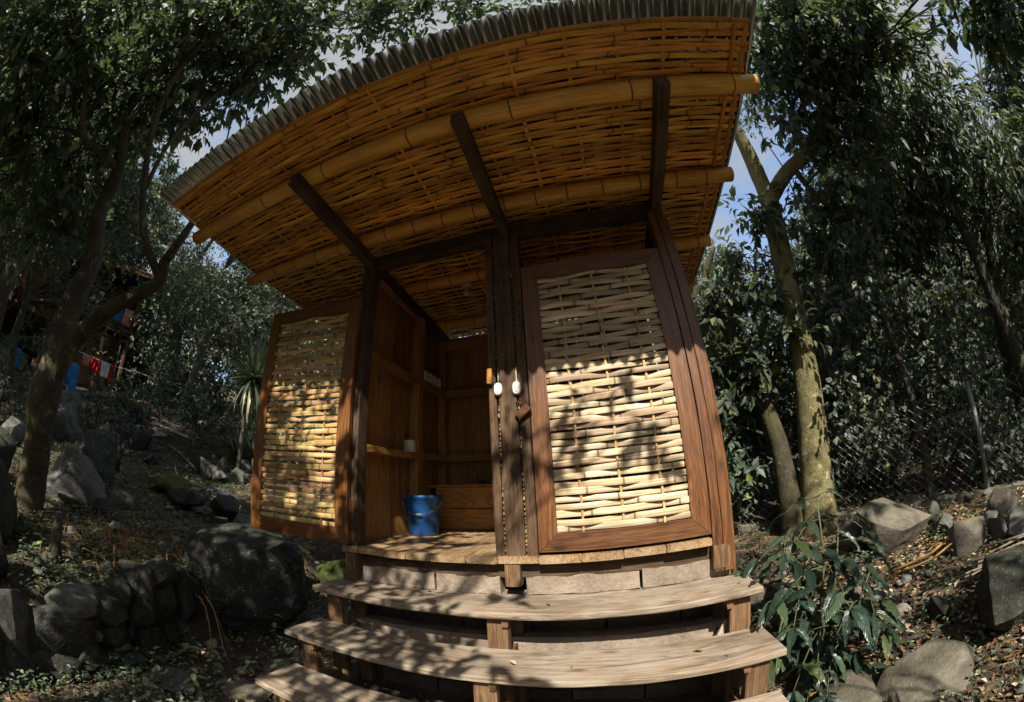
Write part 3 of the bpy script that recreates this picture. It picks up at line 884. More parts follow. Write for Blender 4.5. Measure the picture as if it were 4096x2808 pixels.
# foundation
hx = -.945
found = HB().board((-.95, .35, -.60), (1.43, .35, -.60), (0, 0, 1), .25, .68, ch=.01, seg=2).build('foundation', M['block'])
bx = -.80
for i, w in enumerate((.53, .40, .62, .50)):
    if i == 2: bx = .262
    ztop = -.118 + rng.uniform(-.004, .004)
    mb = HB(); mb.board((bx + .004, .105, -.180), (bx + w - .012, .105, -.180 + rng.uniform(-.004, .004)), (0, 0, 1), .11, .124, ch=.010, seg=8, jit=.0035)
    mb.build('plaster_course', M['concrete'], found)
    bx += w
mb = HB(); mb.board((-.93, .10, -.262), (1.41, .10, -.262), (0, 0, 1), .14, .05, ch=.008, seg=26, jit=.006)
mb.build('mortar_bed', M['concrete'], found)
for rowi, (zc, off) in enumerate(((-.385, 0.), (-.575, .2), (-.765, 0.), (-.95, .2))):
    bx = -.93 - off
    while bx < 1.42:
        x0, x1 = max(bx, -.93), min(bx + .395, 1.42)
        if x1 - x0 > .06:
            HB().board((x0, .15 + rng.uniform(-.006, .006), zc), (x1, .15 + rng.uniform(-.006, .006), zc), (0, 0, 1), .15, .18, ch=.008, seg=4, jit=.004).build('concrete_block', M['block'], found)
        bx += .405
# concrete ledge seen behind the second tread
hboard('footing_ledge', (-.92, .02, -.515), (1.38, .02, -.512), (0, 0, 1), .10, .10, M['concrete'], found, seg=20, jit=.004)

# ---------------------------------------------------------------- steps
steps = empty('wooden_steps', (.235, -.4, -.95), 'weathered plank steps climbing to the outhouse doors', 'steps')
SINV = Matrix.Translation((-.235, .4, .95))
def sboard(name, p0, p1, up, w, h, mat, parent=None, label=None, **kw):
    o = MB().board(p0, p1, up, w, h, **kw).build(name, mat)
    o.parent = parent or steps; o.matrix_parent_inverse = SINV
    if label: o['label'] = label
    return o
TR = [(-.263, .038, -.235, -.955, 1.425), (-.515, -.205, -.455, -.955, 1.430), (-.770, -.462, -.687, -.955, 1.430)]
for (yf, yb, zt, x0, x1) in TR:
    yc = (yf + yb) / 2
    sboard('tread', (x0, yc, zt - .017), (x1, yc - .006, zt - .017), (0, 0, 1), yb - yf, .034, M['tread'], ch=.006, seg=16, jit=.0022)
for (yf, yb, zt, x0, x1) in TR:
    for xl in (-.835, .165, 1.325):
        zb = gz(xl, yf) - .03
        sboard('leg', (xl, yf + .075, zb), (xl + .004, yf + .075, zt - .035), (0, 1, 0), .105, .050, M['leg'], ch=.004, seg=4, jit=.002)
        sboard('bearer', (xl + (.045 if xl < 1 else -.055), yf + .03, zt - .062), (xl + (.045 if xl < 1 else -.055), yb + .16, zt - .062), (0, 0, 1), .030, .052, M['leg'], ch=.003, seg=2, jit=.002)
for xl in (-.80, .20, 1.30):
    sboard('leg', (xl, .02, -.95), (xl, .02, -.255), (0, 1, 0), .09, .045, M['leg'], seg=3, jit=.002)
for k, (x, y_, z, l, a, lab) in enumerate(((1.19, -.16, -.60, .20, .5, 'pale split wood offcut wedged upright behind the second tread'), (1.12, -.40, -.90, .13, -.4, 'pale wood offcut leaning below the second tread, inner one'), (1.20, -.44, -.88, .14, -.5, 'pale wood offcut leaning beside the right leg of the steps'))):
    p = Vector((x, y_, z)); q = p + Vector((math.sin(a) * l, .03, math.cos(a) * l))
    o = MB().board(p, q, (0, 1, 0), .05, .022, ch=.003, seg=2, jit=.002, taper=.6).build('wood_offcut', M['tread'], None, loc=tuple(p))
    tag(o, lab, 'offcut', 'wood offcuts under the steps')

# ---------------------------------------------------------------- small things in and on the hut
def bucket(loc):
    b = empty('bucket', loc, 'blue plastic bucket with wire handle on the outhouse floor', 'bucket')
    body = MB(); H, r0, r1, th = .33, .118, .158, .004
    body.lathe([(.0, .012), (r0 - .004, .0), (r0, .003), (r0 + (r1 - r0) * .5, H * .5), (r1 - .004, H - .03), (r1, H - .028), (r1 + .004, H - .012), (r1 + .006, H - .004), (r1 + .003, H), (r1 - .003, H - .002), (r1 - .007, H - .03), (r0 - .006, .02), (.0, .018)], 40)
    body.build('body', M['blue'], b, True)
    c = []
    a0 = R(-75)
    for i in range(17):
        a = math.pi * i / 16
        u = math.cos(a) * (r1 + .006); s = math.sin(a)
        c.append((u * math.cos(a0 + R(90)) - (-.0 - s * .150) * math.sin(a0 + R(90)) * 0 + s * .165 * math.cos(a0), u * math.sin(a0 + R(90)) + s * .165 * math.sin(a0), H - .035 - s * .115))
    h = MB().tube(c, .0022, 6).build('handle', M['fpost'], b, True)
    g = c[8]
    t = Vector(c[9]) - Vector(c[7]); t.normalize()
    MB().tube([Vector(g) - t * .022, Vector(g) + t * .022], .008, 10).build('grip', M['stick'], h, True)
    for s in (0, -1):
        p = c[s]
        MB().tube([(p[0] * .96, p[1] * .96, p[2]), (p[0] * 1.03, p[1] * 1.03, p[2])], .011, 10).build('ear', M['blue'], b, True)
    return b
bucket((-.725, .80, .0005))
def roll(loc, lab, grp, r=.048, h=.095):
    b = MB().lathe([(.018, 0), (r - .003, 0), (r, .003), (r + .001, h * .5), (r, h - .003), (r - .003, h), (.019, h), (.018, h - .002), (.018, .003)], 26)
    o = b.build('toilet_roll', M['cream'], None, True); o.location = loc
    return tag(o, lab, 'toilet roll', grp)
roll((-.845, .800, .692), 'cream toilet roll on the lower wall rail above the bucket', 'toilet rolls on the wall rails', .05, .105)
for i in range(4):
    roll((-.845, 1.03 + .103 * i, 1.386 + .003 * i), ['toilet roll on the upper rail, first of four from the post', 'toilet roll on the upper rail, second of four from the post', 'toilet roll on the upper rail, third of four from the post', 'toilet roll on the upper rail, nearest the back wall'][i], 'toilet rolls on the wall rails', .046, .10)
def switch(x, z, lab):
    b = empty('light_switch', (x, -.001, z), lab, 'switch', 'light switches on the centre post')
    mb = MB(); n = 24; rings = []
    for (s, d) in ((.92, .0), (1.0, -.004), (1.0, -.014), (.93, -.021), (.80, -.0245)):
        rings.append([mb.add((.0245 * s * math.copysign(abs(math.cos(2 * math.pi * j / n)) ** .7, math.cos(2 * math.pi * j / n)), d, .038 * s * math.copysign(abs(math.sin(2 * math.pi * j / n)) ** .75, math.sin(2 * math.pi * j / n)))) for j in range(n)])
    for i in range(4):
        for j in range(n): mb.f.append((rings[i][j], rings[i][(j + 1) % n], rings[i + 1][(j + 1) % n], rings[i + 1][j]))
    mb.f.append(tuple(rings[-1])); mb.f.append(tuple(reversed(rings[0])))
    o = mb.build('housing', M['white'], b, False); fixnormals(o)
    MB().board((.001, -.0265, -.019), (.001, -.0235, .017), (0, 1, 0), .018, .006, ch=.0015, seg=1, jit=0).build('rocker', M['white'], b)
    MB().tube([(0, -.004, .036), (.001, -.003, .075), (-.002, .004, .13)], .0028, 6).build('cable', M['cream'], b)
    return b
switch(.178, .938, 'white oval light switch on the centre post, nearer the open doorway')
switch(.286, .932, 'white oval light switch on the centre post, above the padlock')
pl = empty('padlock', (.312, -.006, .795), 'rusty padlock hanging askew below the right light switch', 'padlock')
mb = MB().board((-.028, -.012, -.030), (.040, -.016, .022), (0, 1, 0), .046, .024, ch=.005, seg=2, jit=.0005); mb.build('body', M['rust'], pl)
pts = [(-.018, -.014, .028), (-.020, -.016, .050), (-.008, -.018, .064), (.010, -.02, .058), (.016, -.018, .038), (.012, -.014, .020)]
MB().tube(pts, .0038, 8).build('shackle', M['rust'], pl, True)
MB().tube([(-.035, .0, .050), (-.030, -.012, .056), (-.012, -.02, .050), (.004, -.022, .040), (.006, -.020, .028), (-.004, -.018, .026)], .0034, 8).build('staple', M['rust'], pl, True)
lamp = empty('ceiling_lamp', (-.30, .77, zmat(.77) - .006), 'bare bulb in a cream porcelain holder on the woven ceiling', 'lamp')
MB().lathe([(.0, 0), (.052, 0), (.052, -.010), (.030, -.020), (.020, -.024), (.020, -.042), (.0, -.042)], 22).build('holder', M['cream'], lamp, True)
MB().lathe([(.0, -.042), (.014, -.042), (.014, -.058), (.020, -.072), (.028, -.092), (.028, -.104), (.020, -.120), (.0, -.127)], 22).build('bulb', M['bulb'], lamp, True)
for o in lamp.children: fixnormals(o)

# ---------------------------------------------------------------- ground
def axis(lo, hi, c0, c1, fine):
    a = list(np.arange(c0, c1, fine)); s = fine; x = c1
    while x < hi: a.append(x); s = min(s * 1.12, 5.0); x += s
    a.append(hi); s = fine; x = c0 - fine
    b = []
    while x > lo: b.append(x); s = min(s * 1.12, 5.0); x -= s
    b.append(lo)
    return list(reversed(b)) + a
gxs, gys = axis(-160, 160, -5.5, 4.5, .055), axis(-120, 200, -3.2, 3.6, .055)
gv = []
for yy in gys:
    for xx in gxs:
        z = gz(xx, yy)
        if -12 < xx < 9 and -6 < yy < 10:
            z += .018 * noise.noise((xx * 3.1, yy * 3.1, .3)) + .010 * noise.noise((xx * 9.0, yy * 9.0, 1.3))
        gv.append((xx, yy, z))
nx = len(gxs); ny = len(gys)
ii, jj = np.meshgrid(np.arange(nx - 1), np.arange(ny - 1))
a = (jj * nx + ii).ravel()
tr = np.concatenate([np.stack([a, a + 1, a + nx + 1], 1), np.stack([a, a + nx + 1, a + nx], 1)])
ground = fast_mesh('ground', np.array(gv), tr, None, M['soil'], smooth=True)
tag(ground, 'dark leaf-strewn soil sloping up to the left', 'ground', kind='structure')
# distant ridge
rv, rt = [], []
for i in range(81):
    a = R(-130 + 260 * i / 80)
    for j, (d, h) in enumerate(((190, 0), (230, 26), (270, 46), (330, 60))):
        hh = h * (1 + .35 * math.sin(i * .37) + .2 * math.sin(i * 1.13 + 1)) - 12
        rv.append((d * math.sin(a), d * math.cos(a), hh))
for i in range(80):
    for j in range(3):
        q = i * 4 + j; rt += [(q, q + 1, q + 5), (q, q + 5, q + 4)]
tag(fast_mesh('hills', np.array(rv), np.array(rt), None, plainmat('hill_forest', (0.05, 0.07, 0.075), 1.0, 0, 0.1, 0.05, 0.4), smooth=True), 'far wooded ridge beyond the trees', 'hills', kind='structure')

# ---------------------------------------------------------------- rocks
import bmesh
def rock_mesh(seed, sub=3, cuts=16, rough=.10, blocky=.70):
    """fractured stone: convex hull of scattered points, bevelled, subdivided, roughened"""
    rg = random.Random(seed)
    n = 26 if blocky >= .74 else 17
    bev = .16 if blocky >= .74 else .085
    bm = bmesh.new()
    ex = [rg.uniform(2.2, 3.4) for _ in range(3)]
    for i in range(n):
        v = Vector((rg.gauss(0, 1), rg.gauss(0, 1), rg.gauss(0, 1))).normalized()
        k = (abs(v.x) ** ex[0] + abs(v.y) ** ex[1] + abs(v.z) ** ex[2]) ** (-1 / 2.8)
        bm.verts.new(v * k * rg.uniform(.86, 1.06))
    h = bmesh.ops.convex_hull(bm, input=bm.verts[:])
    bmesh.ops.delete(bm, geom=[g for g in bm.verts if not g.link_faces], context='VERTS')
    bmesh.ops.dissolve_limit(bm, angle_limit=R(9), verts=bm.verts[:], edges=bm.edges[:])
    bmesh.ops.bevel(bm, geom=bm.edges[:], offset=bev, offset_type='OFFSET', segments=2, profile=.6, affect='EDGES', clamp_overlap=True)
    bmesh.ops.triangulate(bm, faces=bm.faces[:])
    tgt = {2: .55, 3: .24, 4: .15, 5: .085}[sub]
    for _ in range(6):
        le = [e for e in bm.edges if e.calc_length() > tgt * 1.5]
        if not le or len(bm.verts) > {2: 90, 3: 700, 4: 2200, 5: 7000}[sub]: break
        bmesh.ops.subdivide_edges(bm, edges=le, cuts=1)
        bmesh.ops.triangulate(bm, faces=bm.faces[:])
    bmesh.ops.remove_doubles(bm, verts=bm.verts[:], dist=.004)
    bmesh.ops.smooth_vert(bm, verts=bm.verts[:], factor=.25 if blocky < .74 else .5, use_axis_x=True, use_axis_y=True, use_axis_z=True)
    o = Vector((rg.uniform(0, 90), rg.uniform(0, 90), rg.uniform(0, 90)))
    for v in bm.verts:
        p = v.co.copy()
        v.co = p * (1 + rough * .55 * noise.noise(p * 1.3 + o) + rough * .30 * noise.noise(p * 3.6 + o) + rough * .22 * noise.noise(p * 8 + o) + rough * .12 * noise.noise(p * 19 + o))
    xs = [v.co.x for v in bm.verts]; ys = [v.co.y for v in bm.verts]; zs = [v.co.z for v in bm.verts]
    sx, sy, sz = max(xs) - min(xs), max(ys) - min(ys), max(zs) - min(zs)
    for v in bm.verts:
        v.co = ((v.co.x - (max(xs) + min(xs)) / 2) / sx, (v.co.y - (max(ys) + min(ys)) / 2) / sy, (v.co.z - min(zs)) / sz)
    bmesh.ops.recalc_face_normals(bm, faces=bm.faces[:])
    me = bpy.data.meshes.new('rock'); bm.to_mesh(me); bm.free()
    me.polygons.foreach_set('use_smooth', [True] * len(me.polygons))
    me.set_sharp_from_angle(angle=R(32))
    return me
RM = {}
ROCKS = []
def rock(x, y, w, h, label, mat='rock', seed=1, depth=None, z=None, rz=None, tilt=(0, 0), sink=.18, name='rock', sub=3, parent=None, cat='rock', group=None, cuts=16, blocky=.68, rgh=.11, ):
    key = (seed, mat, sub)
    if key not in RM:
        me = rock_mesh(seed, sub, cuts, rgh, blocky); me.materials.append(M[mat]); RM[key] = me
    o = bpy.data.objects.new(name, RM[key])
    link(o, parent)
    z = gz(x, y) if z is None else z
    o.location = (x, y, z - h * sink)
    o.scale = (w, depth or w * .85, h * (1 + sink))
    o.rotation_euler = (tilt[0], tilt[1], (seed * 1.7) % 6.28 if rz is None else rz)
    ROCKS.append((x, y, w))
    if label: tag(o, label, cat, group)
    return o
G1 = 'rocks scattered on the left slope'
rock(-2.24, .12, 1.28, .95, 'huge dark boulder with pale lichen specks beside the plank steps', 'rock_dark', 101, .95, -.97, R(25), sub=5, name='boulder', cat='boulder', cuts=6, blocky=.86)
rock(-3.77, -1.03, .68, .46, 'wedge-shaped grey rock with a rounded stone sitting on top', 'rock', 102, .5, None, R(80), (0, R(8)), sub=4, group=G1)
rock(-3.74, -1.10, .20, .13, 'rounded tan stone balanced on the wedge-shaped rock', 'rock_warm', 103, .16, gz(-3.77, -1.03) + .40, .4, group=G1)
rock(-4.63, -.67, .58, .66, 'tall slanted dark rock behind the wedge-shaped rock', 'rock_dark', 104, .5, None, R(70), (0, R(18)), sub=4, group=G1)
rock(-5.0, -.72, .38, .30, 'grey rock leaning on the tall slanted rock', 'rock', 105, group=G1)
rock(-6.47, .03, .47, .44, 'craggy grey rock uphill of the slanted rock', 'rock', 106, group=G1)
rock(-7.23, .98, .54, .40, 'smooth dark rock just below the pale broken stones', 'rock_dark', 107, group=G1)
rock(-8.23, .88, .34, .32, 'angular grey rock left of the pale broken stones', 'rock', 108, group=G1)
rock(-9.28, 1.72, .46, .14, 'sunlit flat pale stone, leftmost of three on the slope', 'rock_pale', 109, group=G1)
rock(-9.16, 1.97, .40, .17, 'sunlit flat pale stone, middle of three on the slope', 'rock_pale', 110, group=G1)
rock(-8.75, 2.08, .32, .15, 'pinkish pale stone, rightmost of three on the slope', 'rock_pale', 111, group=G1)
rock(-6.12, -.84, .60, .62, 'big upright grey rock seen just right of the forked trunk', 'rock', 112, sub=4, group=G1)
rock(-7.57, -.54, .62, .58, 'blue-grey rock leaning above the upright rock', 'rock', 113, group=G1)
rock(-5.22, -1.68, .36, .32, 'grey rock at the left edge beyond the trunk', 'rock', 114, group=G1)
rock(-3.82, -1.95, .55, .48, 'large dark rock at the left edge behind the forked trunk', 'rock_dark', 115, group=G1)
rock(-9.68, 1.66, .50, .46, 'dark rock at the edge of the wood above the pale stones', 'rock_dark', 116, group=G1)
rock(-11.03, 2.46, .32, .34, 'small rounded rock standing at the edge of the wood', 'rock', 117, group=G1)
rock(-6.39, .91, .36, .21, 'low dark stone in the middle of the straw-covered slope', 'rock_dark', 118, group=G1)
rock(-4.88, .62, .62, .28, 'rounded mossy rock with an aloe growing behind it', 'moss_rock', 119, group=G1)
rock(-4.33, .67, .52, .27, 'dark low rock in front of the rounded mossy rock', 'rock_dark', 120, group=G1)
rock(-4.17, .83, .38, .19, 'small grey rock right of the dark low rock', 'rock', 121, group=G1)
rock(-3.78, 1.06, .55, .33, 'speckled dark rock left of the open door', 'rock_dark', 122, group=G1)
rock(-3.30, .95, .36, .30, 'grey rock touching the sawn stump by the open door', 'rock', 123, group=G1)
rock(-5.72, 1.84, .36, .38, 'pointed pale grey rock, tallest of the heap below the dracaena', 'rock', 124, group=G1)
rock(-5.50, 2.02, .38, .27, 'pale grey rock in front of the heap below the dracaena', 'rock', 125, group=G1)
rock(-5.98, 1.82, .28, .24, 'dark rock at the left end of the heap below the dracaena', 'rock_dark', 126, group=G1)
rock(-6.07, 2.35, .30, .29, 'grey rock at the back of the heap below the dracaena', 'rock', 127, group=G1)
rock(-5.44, 2.28, .33, .28, 'grey rock at the foot of the dracaena stem', 'rock', 128, group=G1)
rock(-6.03, 2.91, .40, .27, 'rock beside the open door frame, right end of the heap', 'rock', 129, group=G1)
rock(-3.82, -.49, .30, .20, 'purplish slab of rock tilted on the slope', 'rock_warm', 130, .2, None, None, (R(20), R(15)), group=G1)
rock(-3.51, -.71, .32, .18, 'low dark rock below the purplish slab', 'rock_dark', 131, group=G1)
rock(-3.60, -1.12, .24, .15, 'tan stone under the wedge-shaped rock', 'rock_warm', 132, group=G1)
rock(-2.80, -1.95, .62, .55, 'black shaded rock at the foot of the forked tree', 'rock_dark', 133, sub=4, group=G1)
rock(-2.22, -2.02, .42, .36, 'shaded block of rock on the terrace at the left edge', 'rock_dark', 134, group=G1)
rock(-2.98, 1.15, .38, .18, 'flat stone under the bottom rail of the open door', 'rock', 135, group=G1)
rock(-2.50, 1.02, .34, .52, 'upright dark stone between the big boulder and the steps', 'rock_dark', 136, sub=4, group=G1)
rock(-2.42, 1.62, .52, .40, 'green mossy mound by the hut corner', 'moss_rock', 137, sub=4, group=G1)
G2 = 'rocks along the fence and on the right'
rock(2.98, .58, .66, .42, 'large sunlit tan rock under the chain-link fence', 'rock_warm', 201, .5, None, R(-20), sub=4, group=G2)
rock(2.75, .90, .28, .28, 'grey rock between the tree trunk and the large tan rock', 'rock', 202, group=G2)
rock(3.18, -.05, .28, .23, 'rounded tan rock with dry canes leaning on it', 'rock_warm', 203, group=G2)
rock(3.30, .30, .18, .16, 'small rock just right of the large tan rock', 'rock', 204, group=G2)
rock(3.42, .50, .15, .17, 'small rock on the fence footing', 'rock', 205, group=G2)
rock(3.62, -.09, .26, .22, 'round lichened rock near the second fence post', 'rock_warm', 206, group=G2)
rock(3.51, -.04, .17, .11, 'low rock in front of the round lichened rock', 'rock', 207, group=G2)
rock(3.32, -.22, .18, .19, 'grey rock right of the rounded tan rock', 'rock', 208, group=G2)
rock(3.45, -.38, .34, .17, 'flat grey rock at the right edge below the fence', 'rock', 209, group=G2)
rock(2.70, -.72, .50, .34, 'big dark angular rock at the right edge by the stick pile', 'rock_dark', 210, .42, None, R(10), sub=4, group=G2)
rock(1.84, -.50, .46, .15, 'squared mossy stone block below the coffee bush', 'rock_warm', 211, .34, None, .2, sink=.3, blocky=.62, sub=4, group=G2)
rock(2.16, -.66, .62, .17, 'sloping yellow-lichened rock right of the squared block', 'rock_warm', 216, .42, None, .4, sink=.3, sub=4, group=G2)
rock(2.24, .15, .26, .23, 'mossy tan stone behind the coffee bush', 'rock_warm', 213, group=G2)
rock(1.86, .85, .30, .20, 'golden lit stone between hut corner and tree foot', 'rock_warm', 214, group=G2)
rock(2.02, .62, .36, .20, 'golden rubble stone at the end of the top tread', 'rock_warm', 215, group=G2)
rock(3.65, .98, .20, .11, 'pale stone on top of the fence footing', 'rock_warm', 216, group=G2)
rock(3.72, .72, .16, .10, 'small stone at the foot of the leaning sapling', 'rock', 217, group=G2)
rock(2.44, -.11, .12, .07, 'small pale stone on the leaf litter, upper of two', 'rock_pale', 218, group=G2)
rock(2.37, -.17, .09, .05, 'small pale stone on the leaf litter, lower of two', 'rock_pale', 219, group=G2)
rock(2.55, -.32, .20, .13, 'dark stone half buried in the leaf litter', 'rock_dark', 220, group=G2)
# dry-stone retaining wall, each stone its own
wall = empty('stone_wall', (-1.95, -1.2, -.95), 'low dry-stone retaining wall of dark stones on the left', 'wall')
WINV = Matrix.Translation((1.95, 1.2, .95))
# (along the wall y, bottom z, width, height) - wall line curves from the boulder towards the camera side
def wallx(y): return -1.86 - .12 * (y + 1.2)
ws = [(-1.78,-1.84,-0.67,0.23,0.36), (-1.78,-1.88,-0.85,0.30,0.31), (-1.78,-1.88,-0.98,0.34,0.18), (-1.82,-1.56,-0.71,0.50,0.30), (-1.83,-1.42,-0.54,0.33,0.17), (-1.86,-1.18,-0.58,0.24,0.18), (-1.89,-0.94,-0.53,0.25,0.38), (-1.86,-1.19,-0.74,0.22,0.20), (-1.85,-1.31,-0.71,0.07,0.10), (-1.81,-1.64,-0.91,0.35,0.28), (-1.84,-1.40,-0.81,0.21,0.15), (-1.84,-1.35,-0.89,0.33,0.20), (-1.87,-1.14,-0.81,0.16,0.10), (-1.91,-0.77,-0.37,0.23,0.18), (-1.93,-0.79,-0.57,0.23,0.33), (-1.87,-1.08,-0.46,0.11,0.13), (-1.80,-1.46,-1.02,0.26,0.16), (-1.88,-1.05,-0.72,0.09,0.10), (-1.76,-2.03,-0.66,0.22,0.31), (-1.76,-2.09,-0.87,0.24,0.31), (-1.88,-1.12,-.92,.28,.18), (-1.92,-.92,-.84,.24,.26), (-1.95,-.70,-.86,.22,.28), (-1.98,-.56,-.55,.20,.34), (-1.74,-2.30,-.75,.30,.40), (-1.74,-2.32,-.98,.32,.20)]
for k, (xx, yy, zz, w, h) in enumerate(ws):
    dp = .24 + .12 * rng.random()
    o = rock(xx - dp * .40, yy, dp, h * 1.22, None, 'rock_dark' if k % 4 else 'rock', 300 + k % 11, w * 1.16, zz - h * .55, rng.uniform(-.10, .10) + (math.pi if k % 2 else 0), (rng.uniform(-.05, .05), rng.uniform(-.05, .05)), 0.0, 'stone', 4, wall, cuts=9, blocky=.76, rgh=.07)
    o.matrix_parent_inverse = WINV
# stepping slabs
G3 = 'flat paving slabs left of the steps'
rock(-1.29, -.62, .34, .05, 'flat brown paving slab left of the lowest step', 'rock_warm', 401, .26, sink=.5, group=G3, cat='slab', name='paving_slab')
rock(-1.42, -.22, .30, .05, 'flat paving slab beside the middle step', 'rock_warm', 402, .24, sink=.5, group=G3, cat='slab', name='paving_slab')
rock(-1.60, -.95, .36, .05, 'dark paving slab at the foot of the stone wall', 'rock', 403, .28, sink=.5, group=G3, cat='slab', name='paving_slab')
rock(-1.18, -1.02, .34, .05, 'grey paving slab at the bottom edge of the picture', 'rock', 404, .26, sink=.5, group=G3, cat='slab', name='paving_slab')
# stump
st = empty('tree_stump', (-3.44, .66, gz(-3.44, .66)), 'short sawn stump by the bottom of the open door', 'stump')
mb = MB(); mb.tube([(0, 0, -.05), (0, 0, .04), (.01, 0, .14), (.01, .01, .19)], [.15, .12, .11, .112], 16, True, .05); mb.build('bark_ring', M['bark_moss'], st, True)
mb = MB(); mb.tube([(.01, .01, .19), (.01, .01, .196)], [.105, .10], 16); mb.build('cut_face', M['tread'], st)
G4 = 'dead stubs on the slope'
for k, (x, y_, h, tx, lab) in enumerate(((-5.30, -.28, .55, .08, 'dead upright stub on the slope, the taller one'), (-5.22, -.10, .42, .22, 'dead stub leaning right beside the taller stub'), (-2.52, -1.42, .34, .0, 'broken stub standing at the terrace edge'))):
    z = gz(x, y_); mb = MB(); mb.tube([(0, 0, -.05), (tx * .3, .0, h * .4), (tx, .03, h)], [.05, .042, .03], 9, True, .12)
    o = mb.build('dead_stub', M['bark'], None, True); o.location = (x, y_, z); tag(o, lab, 'stub', G4)

# ---------------------------------------------------------------- traced trunks and crown clumps (world metres: x, y, z, radius)
LT_main=[(-3.272, -1.569, -0.243, 0.1742), (-3.304, -1.531, 0.062, 0.1597), (-3.266, -1.523, 0.39, 0.1529), (-3.257, -1.541, 0.678, 0.1912), (-3.239, -1.538, 0.864, 0.1721), (-3.294, -1.541, 1.16, 0.1568), (-3.309, -1.521, 1.522, 0.1405), (-3.276, -1.493, 1.93, 0.1182), (-3.25, -1.542, 2.135, 0.1092), (-3.209, -1.645, 2.361, 0.0999), (-3.177, -1.694, 2.637, 0.0914), (-3.061, -1.736, 2.831, 0.0807), (-2.945, -1.879, 3.009, 0.0699), (-2.809, -2.002, 3.19, 0.0591), (-2.731, -2.12, 3.434, 0.0495), (-2.596, -2.253, 3.713, 0.0393), (-2.41, -2.354, 4.012, 0.0287), (-2.198, -2.408, 4.304, 0.0176)]
LT_limb=[(-3.255, -1.537, 0.697, 0.1243), (-3.203, -1.501, 0.872, 0.1139), (-3.137, -1.442, 1.114, 0.1038), (-3.012, -1.339, 1.369, 0.0932), (-2.847, -1.154, 1.617, 0.0805), (-2.668, -0.964, 1.81, 0.0726), (-2.604, -0.911, 1.92, 0.0726), (-2.563, -0.951, 2.03, 0.059), (-2.484, -0.94, 2.172, 0.0499), (-2.399, -0.914, 2.399, 0.0414), (-2.308, -0.888, 2.78, 0.0287), (-2.179, -0.862, 3.227, 0.0151)]
LT_up=[(-2.606, -0.906, 1.91, 0.0499), (-2.6, -1.067, 2.024, 0.0409), (-2.565, -1.253, 2.177, 0.0386), (-2.486, -1.418, 2.368, 0.0363), (-2.382, -1.563, 2.558, 0.0318), (-2.223, -1.742, 2.791, 0.0295), (-2.069, -1.88, 3.048, 0.0253), (-1.881, -1.967, 3.366, 0.0212), (-1.687, -1.995, 3.711, 0.0147)]
LT_br=[(-3.057, -1.741, 2.837, 0.0484), (-2.955, -1.953, 2.82, 0.0421), (-2.913, -2.216, 2.779, 0.0364), (-2.777, -2.399, 2.863, 0.0308), (-2.654, -2.539, 3.001, 0.0257), (-2.554, -2.768, 3.066, 0.0206), (-2.416, -3.09, 3.114, 0.0154)]
LT_br2=[(-2.437, -1.467, 2.457, 0.0227), (-2.246, -1.546, 2.816, 0.0207), (-2.015, -1.543, 3.144, 0.0186), (-1.817, -1.506, 3.452, 0.0167), (-1.539, -1.503, 3.783, 0.0147), (-1.178, -1.448, 4.101, 0.01)]
RT_main=[(2.874, 1.617, -0.606, 0.1952), (2.921, 1.641, -0.275, 0.1841), (2.964, 1.669, 0.174, 0.1739), (3.022, 1.631, 0.857, 0.1541), (3.079, 1.595, 1.427, 0.1472), (3.102, 1.525, 1.919, 0.1398), (3.166, 1.493, 2.413, 0.1348), (3.226, 1.395, 2.915, 0.1288), (3.251, 1.305, 3.189, 0.1255)]
RT_l=[(3.255, 1.338, 3.146, 0.1075), (3.214, 1.218, 3.486, 0.1036), (3.158, 1.072, 3.825, 0.0932), (3.062, 0.859, 4.205, 0.0697), (3.05, 0.486, 4.59, 0.0452), (3.191, -0.02, 4.892, 0.0263)]
RT_r=[(3.263, 1.317, 3.163, 0.1016), (3.399, 1.097, 3.283, 0.0956), (3.571, 0.929, 3.377, 0.0905), (3.792, 0.743, 3.416, 0.0792), (3.925, 0.489, 3.492, 0.0609), (4.061, 0.156, 3.672, 0.0431), (4.255, -0.284, 3.798, 0.0249)]
RT_r2=[(3.57, 0.941, 3.366, 0.0422), (3.66, 1.006, 3.119, 0.0329), (3.797, 1.002, 2.77, 0.0234), (3.925, 0.905, 2.5, 0.0172)]
RT_two=[(2.635, 1.741, -0.56, 0.1381), (2.654, 1.763, -0.31, 0.1273), (2.665, 1.819, 0.059, 0.1122), (2.663, 1.867, 0.441, 0.1028), (2.612, 1.919, 0.87, 0.0936), (2.53, 1.927, 1.34, 0.0894), (2.427, 1.968, 1.744, 0.0807), (2.307, 1.99, 2.111, 0.0605), (2.275, 1.941, 2.482, 0.0449), (2.469, 1.757, 2.856, 0.0287)]
FR_one=[(5.587, 0.242, -1.26, 0.1472), (5.682, 0.408, -0.622, 0.1338), (5.707, 0.545, 0.07, 0.1138), (5.67, 0.61, 0.747, 0.1004), (5.674, 0.635, 1.43, 0.0851), (5.659, 0.61, 1.973, 0.0693), (5.612, 0.527, 2.524, 0.0564), (5.54, 0.459, 2.994, 0.043), (5.427, 0.338, 3.493, 0.0292)]
FR_two=[(5.834, 0.566, -1.082, 0.1551), (5.894, 0.733, -0.426, 0.141), (5.907, 0.827, 0.264, 0.1269), (5.9, 0.804, 0.849, 0.1128), (5.987, 0.717, 1.366, 0.0932), (5.98, 0.556, 1.753, 0.0717), (6.024, 0.436, 2.177, 0.0583), (6.117, 0.104, 2.604, 0.037), (6.22, -0.325, 2.962, 0.0226)]
